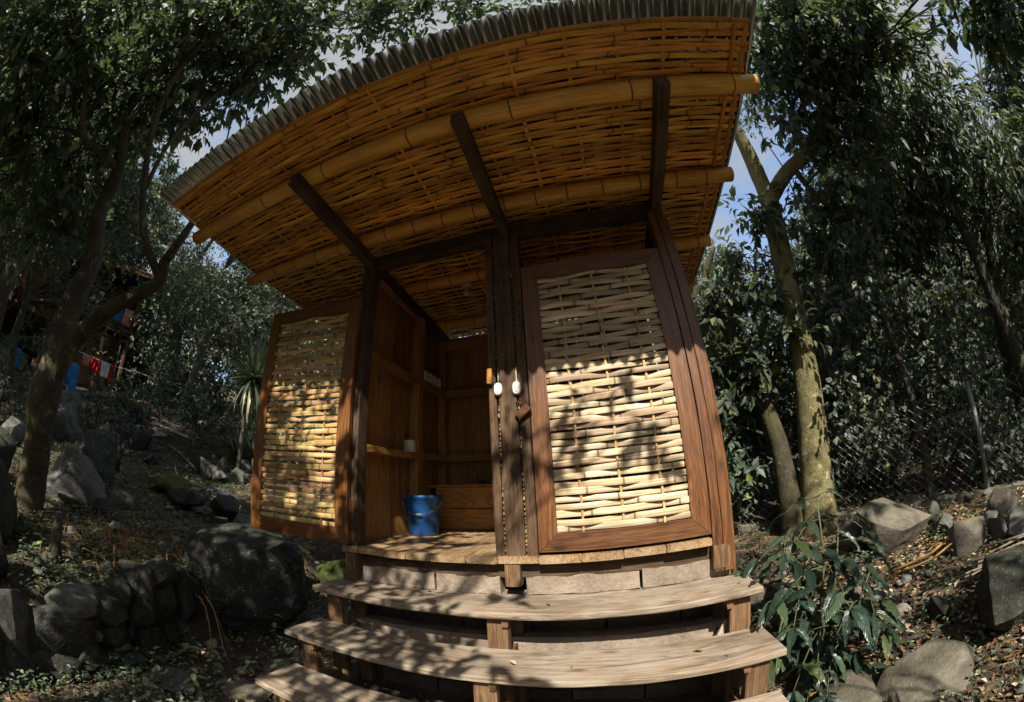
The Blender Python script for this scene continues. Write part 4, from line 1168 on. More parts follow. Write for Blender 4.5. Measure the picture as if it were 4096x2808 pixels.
TH=[(3.924, 0.971, -0.543, 0.0532), (3.968, 1.039, -0.032, 0.0505), (4.017, 1.089, 0.408, 0.0457), (4.051, 1.162, 0.861, 0.0412), (4.064, 1.195, 1.312, 0.0337), (4.088, 1.165, 1.741, 0.0229), (4.184, 0.983, 2.189, 0.0176)]
PALE=[(-11.394, 3.826, 1.881, 0.1452), (-11.189, 3.87, 2.964, 0.1371), (-11.102, 3.958, 3.606, 0.13), (-10.969, 3.991, 4.365, 0.1146), (-10.878, 4.03, 4.885, 0.0989), (-10.653, 4.059, 5.919, 0.0836), (-10.463, 3.698, 7.076, 0.0679)]
BK1=[(-12.706, 3.861, 3.717, 0.1255), (-12.469, 3.593, 4.909, 0.1165), (-12.329, 3.055, 5.844, 0.1075), (-12.007, 3.068, 7.019, 0.0999), (-11.5, 3.16, 8.052, 0.0823), (-11.195, 3.269, 8.82, 0.0556)]
BK2=[(-11.615, 6.326, 6.335, 0.1147), (-11.501, 5.464, 7.578, 0.1052), (-11.109, 5.534, 8.543, 0.0871), (-10.46, 5.913, 9.449, 0.0784)]
LF=[(-5.777, -2.325, 0.603, 0.1553), (-5.703, -2.301, 1.393, 0.132), (-5.528, -2.372, 2.168, 0.1087), (-5.448, -2.386, 2.724, 0.0946), (-5.337, -2.411, 3.235, 0.0721), (-5.209, -2.433, 3.701, 0.0488), (-5.115, -2.597, 4.216, 0.0335)]
LF2=[(-7.256, -1.842, 1.111, 0.086), (-7.166, -1.946, 1.79, 0.0765), (-7.042, -1.97, 2.361, 0.0669), (-6.888, -2.112, 2.885, 0.0574), (-6.859, -2.145, 3.536, 0.0441), (-6.792, -2.141, 4.161, 0.0301)]
LTc = [(-2.72, -3.54, 3.01, 0.75), (-2.54, -3.27, 3.22, 0.7), (-2.58, -2.95, 3.59, 0.75), (-2.41, -2.61, 3.84, 0.7), (-2.18, -2.26, 3.95, 0.7), (-1.86, -1.93, 3.96, 0.65), (-1.59, -1.59, 4.0, 0.6), (-1.29, -1.49, 4.16, 0.55), (-3.11, -3.21, 3.01, 0.75), (-2.87, -2.8, 3.15, 0.7), (-2.89, -2.5, 3.66, 0.7), (-2.6, -2.04, 3.72, 0.65), (-2.25, -1.72, 3.76, 0.6), (-2.0, -1.41, 3.8, 0.42), (-1.74, -1.3, 3.85, 0.35), (-3.54, -3.0, 2.8, 0.75), (-3.5, -2.59, 3.02, 0.75), (-3.5, -2.36, 3.42, 0.7), (-3.92, -2.35, 2.72, 0.75), (-3.95, -1.99, 3.11, 0.7), (-4.33, -2.31, 2.3, 0.6), (-3.38, -1.89, 3.6, 0.55), (-2.88, -1.56, 3.69, 0.5), (-4.21, -1.78, 2.61, 0.5), (-2.58, -1.74, 3.6, 0.42), (-2.45, -1.4, 3.68, 0.32), (-1.34, -1.75, 4.16, 0.6), (-1.59, -1.93, 4.02, 0.6), (-1.06, -1.49, 4.39, 0.5), (-0.84, -1.26, 4.66, 0.45), (-0.55, -1.12, 4.94, 0.45), (-0.3, -1.03, 5.19, 0.4), (-0.07, -0.82, 5.4, 0.42), (0.31, -0.63, 5.6, 0.38), (0.75, -0.52, 5.8, 0.38), (-0.92, -0.93, 5.0, 0.32), (-0.58, -0.79, 5.29, 0.32), (1.17, -0.46, 5.97, 0.35)]
RTc = [(3.45, -0.44, 4.28, 0.7), (3.88, -0.66, 4.17, 0.75), (4.21, -0.8, 3.9, 0.6), (4.44, -1.05, 3.74, 0.5), (3.49, 0.08, 4.14, 0.6), (3.83, -0.12, 3.97, 0.65), (4.22, -0.26, 3.83, 0.55), (3.64, 0.42, 3.81, 0.55), (3.98, 0.29, 3.58, 0.55), (4.26, 0.28, 3.28, 0.5), (3.75, 0.96, 3.07, 0.35), (3.88, 0.95, 2.73, 0.4), (4.2, 0.66, 2.81, 0.45), (3.78, 1.17, 2.33, 0.35), (3.61, 1.2, 2.74, 0.25), (2.96, 1.33, 2.88, 0.22), (2.87, 1.29, 2.99, 0.22), (2.73, 1.5, 2.64, 0.3), (2.44, 1.8, 2.38, 0.35), (2.24, 1.98, 1.92, 0.35), (2.66, 1.75, 2.03, 0.35), (2.8, 1.71, 1.61, 0.3), (2.44, 1.94, 1.44, 0.35), (2.12, 2.1, 1.32, 0.35), (2.66, 1.84, 1.17, 0.25), (2.36, 2.08, 0.92, 0.3), (2.09, 2.3, 0.85, 0.3), (2.99, 1.4, 1.46, 0.2), (2.96, 1.41, 2.09, 0.25)]
FRc = [(5.56, -0.29, 4.04, 0.7), (5.25, 0.3, 3.95, 0.75), (5.58, 0.25, 3.51, 0.75), (5.92, -0.13, 3.42, 0.6), (5.13, 0.87, 3.5, 0.75), (5.5, 0.7, 3.06, 0.7), (5.92, 0.25, 2.92, 0.75), (6.2, -0.31, 2.75, 0.75), (6.28, -0.27, 2.2, 0.75), (5.4, 1.11, 2.78, 0.65), (5.8, 0.81, 2.57, 0.6), (5.07, 1.29, 2.92, 0.6), (5.02, 1.66, 2.46, 0.5), (5.3, 1.35, 2.39, 0.45), (6.35, 0.02, 2.03, 0.5), (6.42, 0.07, 1.7, 0.5), (4.86, 1.67, 2.76, 0.5)]
FR2c = [(8.65, -1.09, 4.52, 1.0), (8.69, -1.85, 4.54, 1.1), (8.86, -0.8, 4.02, 1.2), (8.7, -1.37, 4.91, 0.7), (9.09, -0.52, 3.35, 1.2), (8.92, -0.4, 4.24, 0.7)]
TOPR = [(4.43, -1.82, 2.91, 0.5), (4.55, -1.93, 2.73, 0.45), (4.65, -1.95, 2.55, 0.5)]
BGL = [(-8.57, 5.65, 9.97, 0.97), (-8.67, -2.91, 9.38, 1.24), (-8.18, -6.3, 5.89, 1.45), (-7.42, -1.23, 12.59, 0.98), (-5.12, -2.53, 7.88, 1.42), (-11.52, -6.1, 9.65, 1.42), (-10.24, -4.22, 3.82, 1.09), (-7.9, -2.91, 13.64, 0.91), (-7.59, -1.56, 5.11, 0.93), (-7.21, 5.44, 4.89, 1.11), (-10.48, -5.65, 6.92, 1.45), (-6.64, -4.1, 6.84, 0.99), (-5.86, 3.48, 9.02, 1.04), (-9.88, 2.22, 5.44, 1.15), (-8.93, 8.15, 7.87, 1.17), (-7.64, -4.08, 8.67, 1.49), (-6.76, 4.31, 8.58, 1.1), (-11.74, -2.95, 7.76, 1.31), (-12.04, -1.11, 6.8, 1.4), (-11.9, -2.28, 5.48, 0.93), (-6.29, -2.79, 7.27, 0.98), (-9.7, -1.87, 8.94, 1.25), (-7.83, -3.08, 5.95, 1.4), (-8.18, -5.52, 9.89, 0.96), (-8.15, 6.9, 5.29, 1.11), (-3.56, -2.02, 9.65, 1.24), (-7.72, -2.66, 11.03, 1.43), (-10.03, -1.68, 12.08, 1.2), (-11.46, -2.98, 10.56, 1.2), (-10.17, -2.39, 6.55, 1.12), (-11.34, -2.6, 9.36, 1.02), (-5.81, -1.95, 9.74, 1.45), (-10.44, -3.28, 5.13, 1.0), (-8.77, -7.61, 7.7, 1.35), (-9.16, -3.49, 3.57, 1.28), (-11.17, -8.09, 8.6, 1.31), (-6.28, -1.07, 11.97, 1.11), (-10.25, -4.39, 7.87, 1.11), (-9.72, -4.86, 10.63, 1.29), (-6.9, -6.55, 6.55, 0.92), (-6.22, -3.74, 8.08, 1.0), (-10.96, -3.34, 3.54, 0.93), (-7.67, -4.94, 5.39, 1.23), (-10.68, -4.96, 5.05, 1.24), (-7.99, -5.78, 8.17, 1.25), (-9.1, -6.51, 9.36, 0.93), (-8.83, -4.69, 7.01, 0.96), (-9.71, -1.88, 4.9, 0.94), (-11.87, -5.58, 7.88, 1.47), (-7.37, -1.85, 9.64, 1.12), (-6.39, -2.21, 11.21, 1.0), (-9.75, -1.11, 10.22, 1.04), (-7.27, 3.09, 7.95, 0.99), (-13.8, -3.58, 5.14, 1.02), (-9.77, 5.66, 5.7, 1.3), (-7.13, -2.58, 12.45, 1.3), (-6.98, -5.25, 9.04, 1.01), (-12.17, 4.39, 6.0, 1.27), (-12.6, -3.2, 5.95, 1.03), (-12.8, -4.83, 5.98, 1.43), (-7.46, -1.53, 6.23, 1.07), (-7.9, 4.41, 8.82, 0.92), (-13.34, -4.3, 7.31, 1.32), (-9.26, -5.35, 5.59, 0.91), (-10.96, -1.09, 10.56, 1.08), (-8.24, -0.52, 6.35, 1.17), (-9.87, -8.92, 8.16, 1.2), (-5.24, -1.77, 12.31, 0.97), (-5.83, 3.05, 5.96, 1.29), (-7.87, 3.57, 5.48, 0.96), (-11.78, -4.26, 8.89, 1.06), (-9.28, -4.14, 12.58, 1.23), (-10.27, 4.91, 7.84, 0.93), (-14.85, -3.76, 3.28, 1.02), (-9.23, -1.93, 7.39, 0.92), (-11.32, 3.74, 7.64, 1.45), (-7.49, 4.15, 7.37, 1.01), (-6.26, -5.42, 7.39, 1.16), (-10.97, 0.02, 6.85, 1.14), (-11.58, -4.31, 7.25, 0.92)]
BGLn = [(-7.63, -3.89, 3.92, 0.63), (-6.01, -3.95, 3.6, 0.93), (-6.64, -2.78, 5.75, 1.02), (-5.93, -1.89, 3.74, 0.84), (-7.7, -2.94, 4.37, 1.07), (-6.23, -1.85, 4.65, 0.74), (-6.89, -4.76, 5.02, 0.8), (-4.71, -3.79, 4.58, 1.01), (-5.33, -3.7, 5.73, 0.89), (-6.51, -5.79, 5.17, 0.99), (-6.63, -2.84, 2.81, 0.72), (-6.91, -0.9, 4.97, 0.73), (-4.88, -2.58, 4.59, 0.75), (-5.55, -1.92, 5.3, 0.89), (-4.62, -5.06, 4.91, 0.83), (-7.3, -1.81, 4.43, 0.75), (-5.16, -5.78, 5.14, 0.71), (-5.24, -4.91, 4.03, 0.7), (-6.14, -3.79, 4.71, 1.02), (-6.94, -1.08, 4.07, 0.62), (-6.04, -2.73, 4.28, 0.94), (-7.28, -3.42, 5.27, 0.76), (-5.19, -4.6, 5.6, 0.73), (-5.12, -3.95, 7.27, 0.81)]
BGU = [(-10.92, 4.54, 1.83, 0.47), (-5.51, 4.49, 3.48, 0.44), (-6.44, 5.61, 3.6, 0.74), (-6.22, 2.58, 3.93, 0.56), (-9.96, 3.14, 5.88, 0.64), (-4.66, 3.33, 2.49, 0.61), (-5.71, 3.56, 2.99, 0.52), (-6.91, 5.37, 1.97, 0.79), (-11.72, 2.19, 1.09, 0.64), (-8.73, 6.2, 6.44, 0.56), (-8.77, 7.43, 2.86, 0.76), (-9.06, 4.17, 4.34, 0.61), (-6.02, 5.0, 1.63, 0.61), (-9.08, 2.08, 1.93, 0.49), (-4.89, 3.37, 1.43, 0.63), (-9.01, 2.01, 2.8, 0.64), (-9.91, 5.31, 4.94, 0.62), (-8.01, 5.45, 1.84, 0.69), (-9.73, 2.44, 4.02, 0.85), (-9.71, 4.86, 6.63, 0.49), (-10.43, 2.49, 3.05, 0.56), (-7.96, 7.0, 4.21, 0.89), (-10.18, 1.92, 5.87, 0.77), (-7.01, 5.54, 6.23, 0.62), (-8.69, 4.38, 1.77, 0.65), (-7.39, 3.56, 3.01, 0.53), (-5.25, 2.04, 3.27, 0.49), (-6.26, 3.56, 4.45, 0.78), (-9.58, 4.99, 5.1, 0.41), (-10.46, 4.86, 2.22, 0.5), (-9.24, 6.19, 4.73, 0.56), (-10.36, 5.74, 3.93, 0.57), (-9.32, 1.88, 5.61, 0.44), (-5.24, 2.73, 4.74, 0.87), (-5.84, 4.09, 2.75, 0.77), (-4.99, 3.74, 2.98, 0.5), (-7.94, 3.68, 4.93, 0.66), (-7.94, 5.02, 3.86, 0.68), (-8.23, 4.61, 7.75, 0.7), (-6.47, 4.47, 2.81, 0.46), (-7.31, 4.45, 2.83, 0.54), (-5.12, 4.34, 1.38, 0.5), (-7.25, 3.74, 4.39, 0.74), (-5.75, 3.8, 4.82, 0.45), (-5.11, 4.1, 2.62, 0.62), (-9.48, 3.24, 5.48, 0.53), (-9.18, 7.14, 2.06, 0.51), (-8.26, 6.54, 5.17, 0.63), (-8.28, 4.54, 3.08, 0.9), (-11.35, 5.03, 1.7, 0.9), (-4.28, 2.43, 4.79, 0.57), (-8.92, 6.36, 3.91, 0.76), (-6.89, 3.31, 4.81, 0.59), (-10.74, 3.68, 4.81, 0.7), (-6.27, 4.54, 3.37, 0.68), (-9.36, 1.72, 4.81, 0.68), (-6.89, 4.65, 4.8, 0.68), (-6.5, 1.3, 3.86, 0.88), (-12.24, 2.67, 2.27, 0.5), (-9.95, 5.46, 5.58, 0.7), (-7.4, 6.7, 2.99, 0.62), (-8.05, 4.14, 1.63, 0.44), (-7.59, 4.13, 6.28, 0.81), (-11.55, 3.78, 1.8, 0.44), (-7.61, 3.2, 4.26, 0.67), (-9.84, 3.82, 6.08, 0.65), (-8.16, 2.79, 4.75, 0.88), (-8.29, 3.99, 5.49, 0.71), (-7.67, 5.33, 4.91, 0.78), (-11.0, 2.59, 4.28, 0.49), (-10.58, 2.29, 6.85, 0.77), (-5.82, 4.3, 1.29, 0.5), (-10.52, 2.85, 6.16, 0.69), (-6.98, 4.57, 4.07, 0.88), (-7.99, 6.23, 2.91, 0.76), (-9.39, 5.17, 2.74, 0.68), (-10.22, 4.74, 3.28, 0.72), (-10.3, 1.72, 1.69, 0.57), (-8.22, 4.54, 5.56, 0.46), (-8.92, 2.71, 5.48, 0.54), (-8.8, 3.38, 5.25, 0.61), (-7.67, 0.84, 1.01, 0.52), (-6.45, 4.31, 1.96, 0.42), (-8.74, 5.56, 2.48, 0.75), (-7.65, 1.59, 4.59, 0.68), (-9.63, 2.22, 5.46, 0.55), (-7.36, 0.91, 3.78, 0.41), (-11.45, 2.86, 3.48, 0.73), (-4.49, 3.17, 3.52, 0.57), (-7.83, 4.88, 1.89, 0.57), (-10.53, 3.5, 6.47, 0.71), (-11.05, 2.64, 4.79, 0.53), (-6.98, 4.59, 1.89, 0.85), (-8.59, 1.9, 1.87, 0.47), (-4.45, 2.79, 4.55, 0.41), (-7.45, 1.22, 1.9, 0.41), (-5.05, 2.53, 3.89, 0.59), (-6.48, 5.78, 2.58, 0.85), (-5.16, 3.26, 3.23, 0.71), (-10.34, 5.75, 2.67, 0.56), (-7.63, 6.49, 4.8, 0.81), (-4.96, 3.42, 5.44, 0.8), (-9.24, 4.9, 3.97, 0.68), (-6.58, 5.33, 4.85, 0.56), (-5.71, 4.37, 2.07, 0.63), (-6.4, 4.39, 6.41, 0.7), (-9.9, 4.38, 5.7, 0.61), (-9.01, 4.11, 7.2, 0.89), (-7.69, 6.18, 5.87, 0.89), (-10.76, 5.71, 1.87, 0.84)]
BGR = [(4.15, 7.45, 2.63, 1.02), (6.3, 2.86, 2.31, 0.8), (7.44, 6.62, 2.57, 1.12), (5.42, 5.86, 3.35, 0.99), (7.4, 3.11, 3.76, 1.18), (7.39, 5.41, 2.69, 1.0), (11.19, 1.34, 3.33, 0.83), (6.73, 3.83, 0.45, 0.89), (8.64, 4.77, 2.58, 0.95), (4.65, 8.03, 3.07, 0.74), (10.08, 1.23, 4.11, 1.01), (7.85, 3.97, 2.44, 1.18), (11.4, 0.98, 2.35, 0.99), (5.64, 3.15, 4.0, 0.72), (6.38, 2.78, 4.42, 0.86), (11.84, 1.77, 2.89, 0.82), (6.43, 6.08, 2.42, 0.81), (3.85, 5.72, 1.9, 0.96), (9.28, 2.19, 1.91, 0.78), (10.38, 2.06, 1.14, 0.9), (11.62, 2.72, 1.01, 0.83), (9.66, 2.64, 0.68, 1.0), (10.55, 0.89, 2.01, 0.71), (7.41, 3.68, 6.01, 0.88), (6.71, 4.93, 0.7, 0.96), (2.99, 4.98, 2.61, 0.92), (8.93, 4.22, 4.52, 0.82), (8.48, 1.75, 1.05, 0.95), (5.7, 4.94, 2.58, 0.78), (8.4, -0.41, 2.45, 0.86), (6.31, 5.4, 3.38, 0.78), (4.74, 6.65, 4.51, 1.06), (6.17, 8.06, 2.22, 0.94), (6.54, 2.8, 1.35, 0.77), (6.47, 6.68, 4.9, 1.1), (5.19, 5.54, 1.32, 0.9), (9.13, 3.25, 2.51, 1.15), (9.53, 5.19, 2.01, 1.07), (8.22, 7.06, 0.95, 0.74), (9.1, 6.47, 1.34, 0.92), (6.4, 5.58, 1.81, 0.72), (9.09, 1.88, 4.34, 0.81), (7.58, 5.26, 4.11, 1.02), (7.44, 5.1, 5.48, 0.73), (8.38, 4.81, 1.78, 0.71), (4.58, 7.71, 4.03, 1.02), (9.48, 1.46, 0.52, 1.18), (9.58, 1.33, 1.75, 0.81), (4.28, 8.15, 5.45, 0.71), (7.03, 2.4, 2.7, 0.85), (9.76, 0.63, 2.43, 1.13), (7.75, 5.06, 0.87, 1.0), (8.73, 5.43, 4.1, 1.02), (5.09, 4.21, 3.58, 0.74), (7.15, 0.99, 3.03, 1.16), (6.86, 4.02, 3.24, 1.01), (3.17, 6.36, 3.31, 0.95), (11.75, 1.71, 1.7, 0.96), (7.65, 3.09, 1.32, 1.14), (3.71, 6.95, 1.58, 0.93), (8.49, 3.46, 0.53, 0.87), (9.18, 0.44, 3.23, 0.87), (3.75, 8.84, 3.26, 1.05), (10.15, 3.28, 1.74, 1.05), (7.27, 3.96, 4.51, 0.9), (7.93, 1.75, 3.82, 0.75), (11.89, 0.49, 3.32, 1.2), (7.58, 2.56, 5.03, 0.81), (7.43, 2.02, 1.63, 0.87), (9.51, 4.79, 3.2, 1.0)]
BGRt = [(9.53, 3.46, 6.68, 1.22), (7.94, 0.48, 8.38, 0.96), (11.31, 1.21, 3.4, 1.3), (6.88, 1.32, 7.87, 1.06), (9.38, 2.8, 4.52, 0.96), (8.04, 4.53, 6.32, 1.1), (12.16, -0.19, 5.13, 1.04), (7.14, -0.54, 7.4, 1.32), (6.95, 3.91, 9.74, 1.4), (9.62, -0.84, 3.96, 1.28), (11.13, -0.14, 3.54, 1.05), (11.54, -1.6, 5.93, 1.39), (6.85, 1.39, 9.77, 1.24), (8.12, 0.41, 10.44, 1.39), (9.07, 1.23, 8.14, 1.1), (9.48, 0.8, 9.55, 1.28), (6.94, 2.44, 6.46, 1.31), (8.3, 1.32, 9.29, 0.95), (8.76, 3.85, 4.93, 1.27), (10.64, 2.25, 5.46, 1.01), (8.54, 1.77, 4.45, 0.97), (9.58, 2.1, 6.24, 1.03)]
FENCE = [(3.68, 2.31, 0.79, 0.45), (5.31, 0.2, -0.05, 0.34), (3.81, 1.82, 1.43, 0.5), (3.79, 2.57, 1.26, 0.33), (2.18, 3.25, -0.11, 0.47), (5.45, -0.09, 1.03, 0.33), (2.39, 3.16, 2.8, 0.43), (3.22, 3.33, 1.47, 0.44), (4.6, 1.08, -0.04, 0.31), (5.77, 1.38, 0.75, 0.44), (5.35, 1.07, -0.09, 0.48), (5.74, 1.78, 0.76, 0.36), (4.42, 3.41, 1.01, 0.32), (4.05, 2.41, 2.7, 0.38), (2.8, 2.52, 1.47, 0.39), (3.83, 3.68, 1.46, 0.36), (4.23, 2.51, 0.52, 0.45), (4.05, 1.94, 0.59, 0.34), (3.37, 2.55, 1.55, 0.35), (5.61, 0.18, -0.1, 0.3), (5.2, 1.75, 0.44, 0.29), (5.49, 1.18, 0.43, 0.34), (6.24, -0.36, 1.21, 0.35), (2.52, 3.44, 2.43, 0.32), (3.44, 3.72, 1.25, 0.45), (4.78, 1.27, 0.73, 0.34), (5.26, 1.88, 1.52, 0.33), (5.49, 1.49, 1.65, 0.47), (6.58, 0.74, 0.49, 0.31), (4.17, 2.07, 1.79, 0.29), (4.27, 3.02, 0.94, 0.38), (3.88, 2.74, 0.34, 0.34), (6.86, -0.09, 1.38, 0.37), (4.06, 2.62, 2.27, 0.35), (2.64, 3.7, 2.71, 0.44), (4.57, 2.35, 2.02, 0.47), (6.35, 1.2, 1.67, 0.48), (4.95, 0.73, 1.32, 0.31), (6.33, 1.46, 0.32, 0.32), (4.54, 2.78, 2.09, 0.45), (5.1, 0.97, 0.57, 0.37), (2.77, 3.53, 0.85, 0.4), (6.14, 0.26, 1.26, 0.3), (3.48, 3.02, 0.87, 0.47), (3.36, 2.61, 1.85, 0.35), (5.2, 1.16, 1.1, 0.45), (2.52, 3.39, 1.09, 0.37), (4.1, 1.44, 1.89, 0.44), (3.69, 1.96, 1.93, 0.42), (4.61, 0.9, 0.32, 0.38), (2.5, 2.89, 2.13, 0.3), (5.88, 1.83, 1.43, 0.48), (3.93, 3.47, 2.22, 0.49), (4.45, 3.41, 0.56, 0.42), (5.35, -0.3, 1.21, 0.29), (5.37, -0.07, 0.46, 0.29), (4.54, 1.43, 1.71, 0.43), (2.19, 2.73, 0.52, 0.49), (3.66, 1.6, 1.88, 0.38), (4.54, 1.92, 1.79, 0.47), (2.57, 4.16, 0.1, 0.33), (3.44, 1.77, 2.31, 0.5), (5.49, 1.96, 0.68, 0.38), (5.82, 0.92, -0.15, 0.3), (2.51, 2.86, 1.74, 0.5), (2.53, 3.02, 1.13, 0.32), (2.93, 3.69, 1.3, 0.48), (2.83, 2.95, 2.57, 0.44), (4.62, 2.97, 1.05, 0.42), (4.84, 2.6, -0.0, 0.36), (5.83, 0.01, -0.05, 0.32), (5.11, 1.67, -0.02, 0.29), (2.57, 4.32, 0.85, 0.49), (6.12, 1.38, 0.57, 0.32), (4.04, 2.63, 3.13, 0.35), (2.66, 3.28, 0.49, 0.36), (5.31, 1.6, 2.35, 0.35), (2.6, 3.16, 0.11, 0.28), (4.58, 3.25, 1.45, 0.39), (2.72, 2.37, 2.34, 0.37), (3.2, 2.32, 0.02, 0.29), (4.29, 2.6, 1.19, 0.45), (5.92, 0.07, 0.8, 0.36), (5.98, 1.56, 2.01, 0.33), (4.94, 3.02, 0.82, 0.47), (6.2, 0.12, 0.14, 0.47), (3.41, 3.06, 2.16, 0.36), (3.41, 3.73, 0.87, 0.29), (3.52, 3.21, 2.59, 0.38), (3.9, 3.22, 0.99, 0.41), (5.24, 2.04, 0.07, 0.3), (4.92, 2.42, 0.53, 0.49), (4.75, 1.83, 2.52, 0.42), (4.57, 2.02, 2.16, 0.3), (3.34, 2.77, 1.06, 0.3), (3.23, 2.44, 0.49, 0.32), (2.59, 3.33, 3.09, 0.42), (4.01, 2.85, 0.12, 0.3), (2.59, 3.7, 1.86, 0.35), (4.94, 1.01, 0.93, 0.3), (3.15, 3.31, 2.99, 0.36), (4.81, 1.04, 1.62, 0.29), (6.0, -0.22, 0.65, 0.32), (4.04, 2.28, 0.76, 0.29), (2.43, 2.68, 1.41, 0.38), (1.94, 3.38, 0.25, 0.42), (6.64, 0.35, 0.83, 0.49), (3.08, 3.26, 1.87, 0.29), (3.27, 3.48, 0.29, 0.43), (6.46, 0.16, 1.19, 0.47), (2.15, 3.46, 1.45, 0.38), (3.06, 2.01, 2.34, 0.35), (2.63, 3.45, 2.08, 0.28), (4.6, 0.96, 0.68, 0.44), (2.58, 2.5, 0.26, 0.32), (4.61, 2.52, 2.39, 0.45), (5.73, 1.23, 0.17, 0.48), (6.34, 1.44, -0.1, 0.28), (4.59, 2.46, 0.97, 0.45), (5.35, 2.47, -0.05, 0.46), (2.45, 2.38, 2.73, 0.36), (3.87, 1.5, 2.49, 0.33), (5.39, 2.1, 1.61, 0.28), (5.88, 1.46, 1.05, 0.33), (2.94, 3.66, -0.1, 0.42), (3.59, 3.87, 0.61, 0.47), (4.9, 2.85, 1.5, 0.44), (5.48, 1.88, 0.14, 0.35), (5.8, 1.27, 1.46, 0.39), (5.46, 2.36, 0.48, 0.49), (2.16, 3.58, 0.96, 0.42), (3.92, 2.2, 2.01, 0.31), (3.77, 2.53, 1.84, 0.38), (5.88, 1.49, 2.45, 0.48), (3.67, 2.27, 0.17, 0.42), (5.72, 1.84, 1.12, 0.31), (5.43, 1.13, 1.44, 0.39), (4.32, 2.68, 2.64, 0.44), (3.22, 3.87, 1.84, 0.38), (5.62, 1.94, 2.34, 0.36), (3.36, 3.33, 2.12, 0.29), (2.51, 2.7, 2.52, 0.43), (3.97, 2.91, 1.11, 0.38), (2.78, 2.83, 0.53, 0.33), (4.06, 3.05, 2.54, 0.48), (4.05, 2.9, 0.63, 0.45), (5.65, 1.23, 1.78, 0.32), (6.39, 1.09, 0.35, 0.4), (3.81, 2.01, 0.04, 0.3), (5.13, 0.71, -0.09, 0.48)]
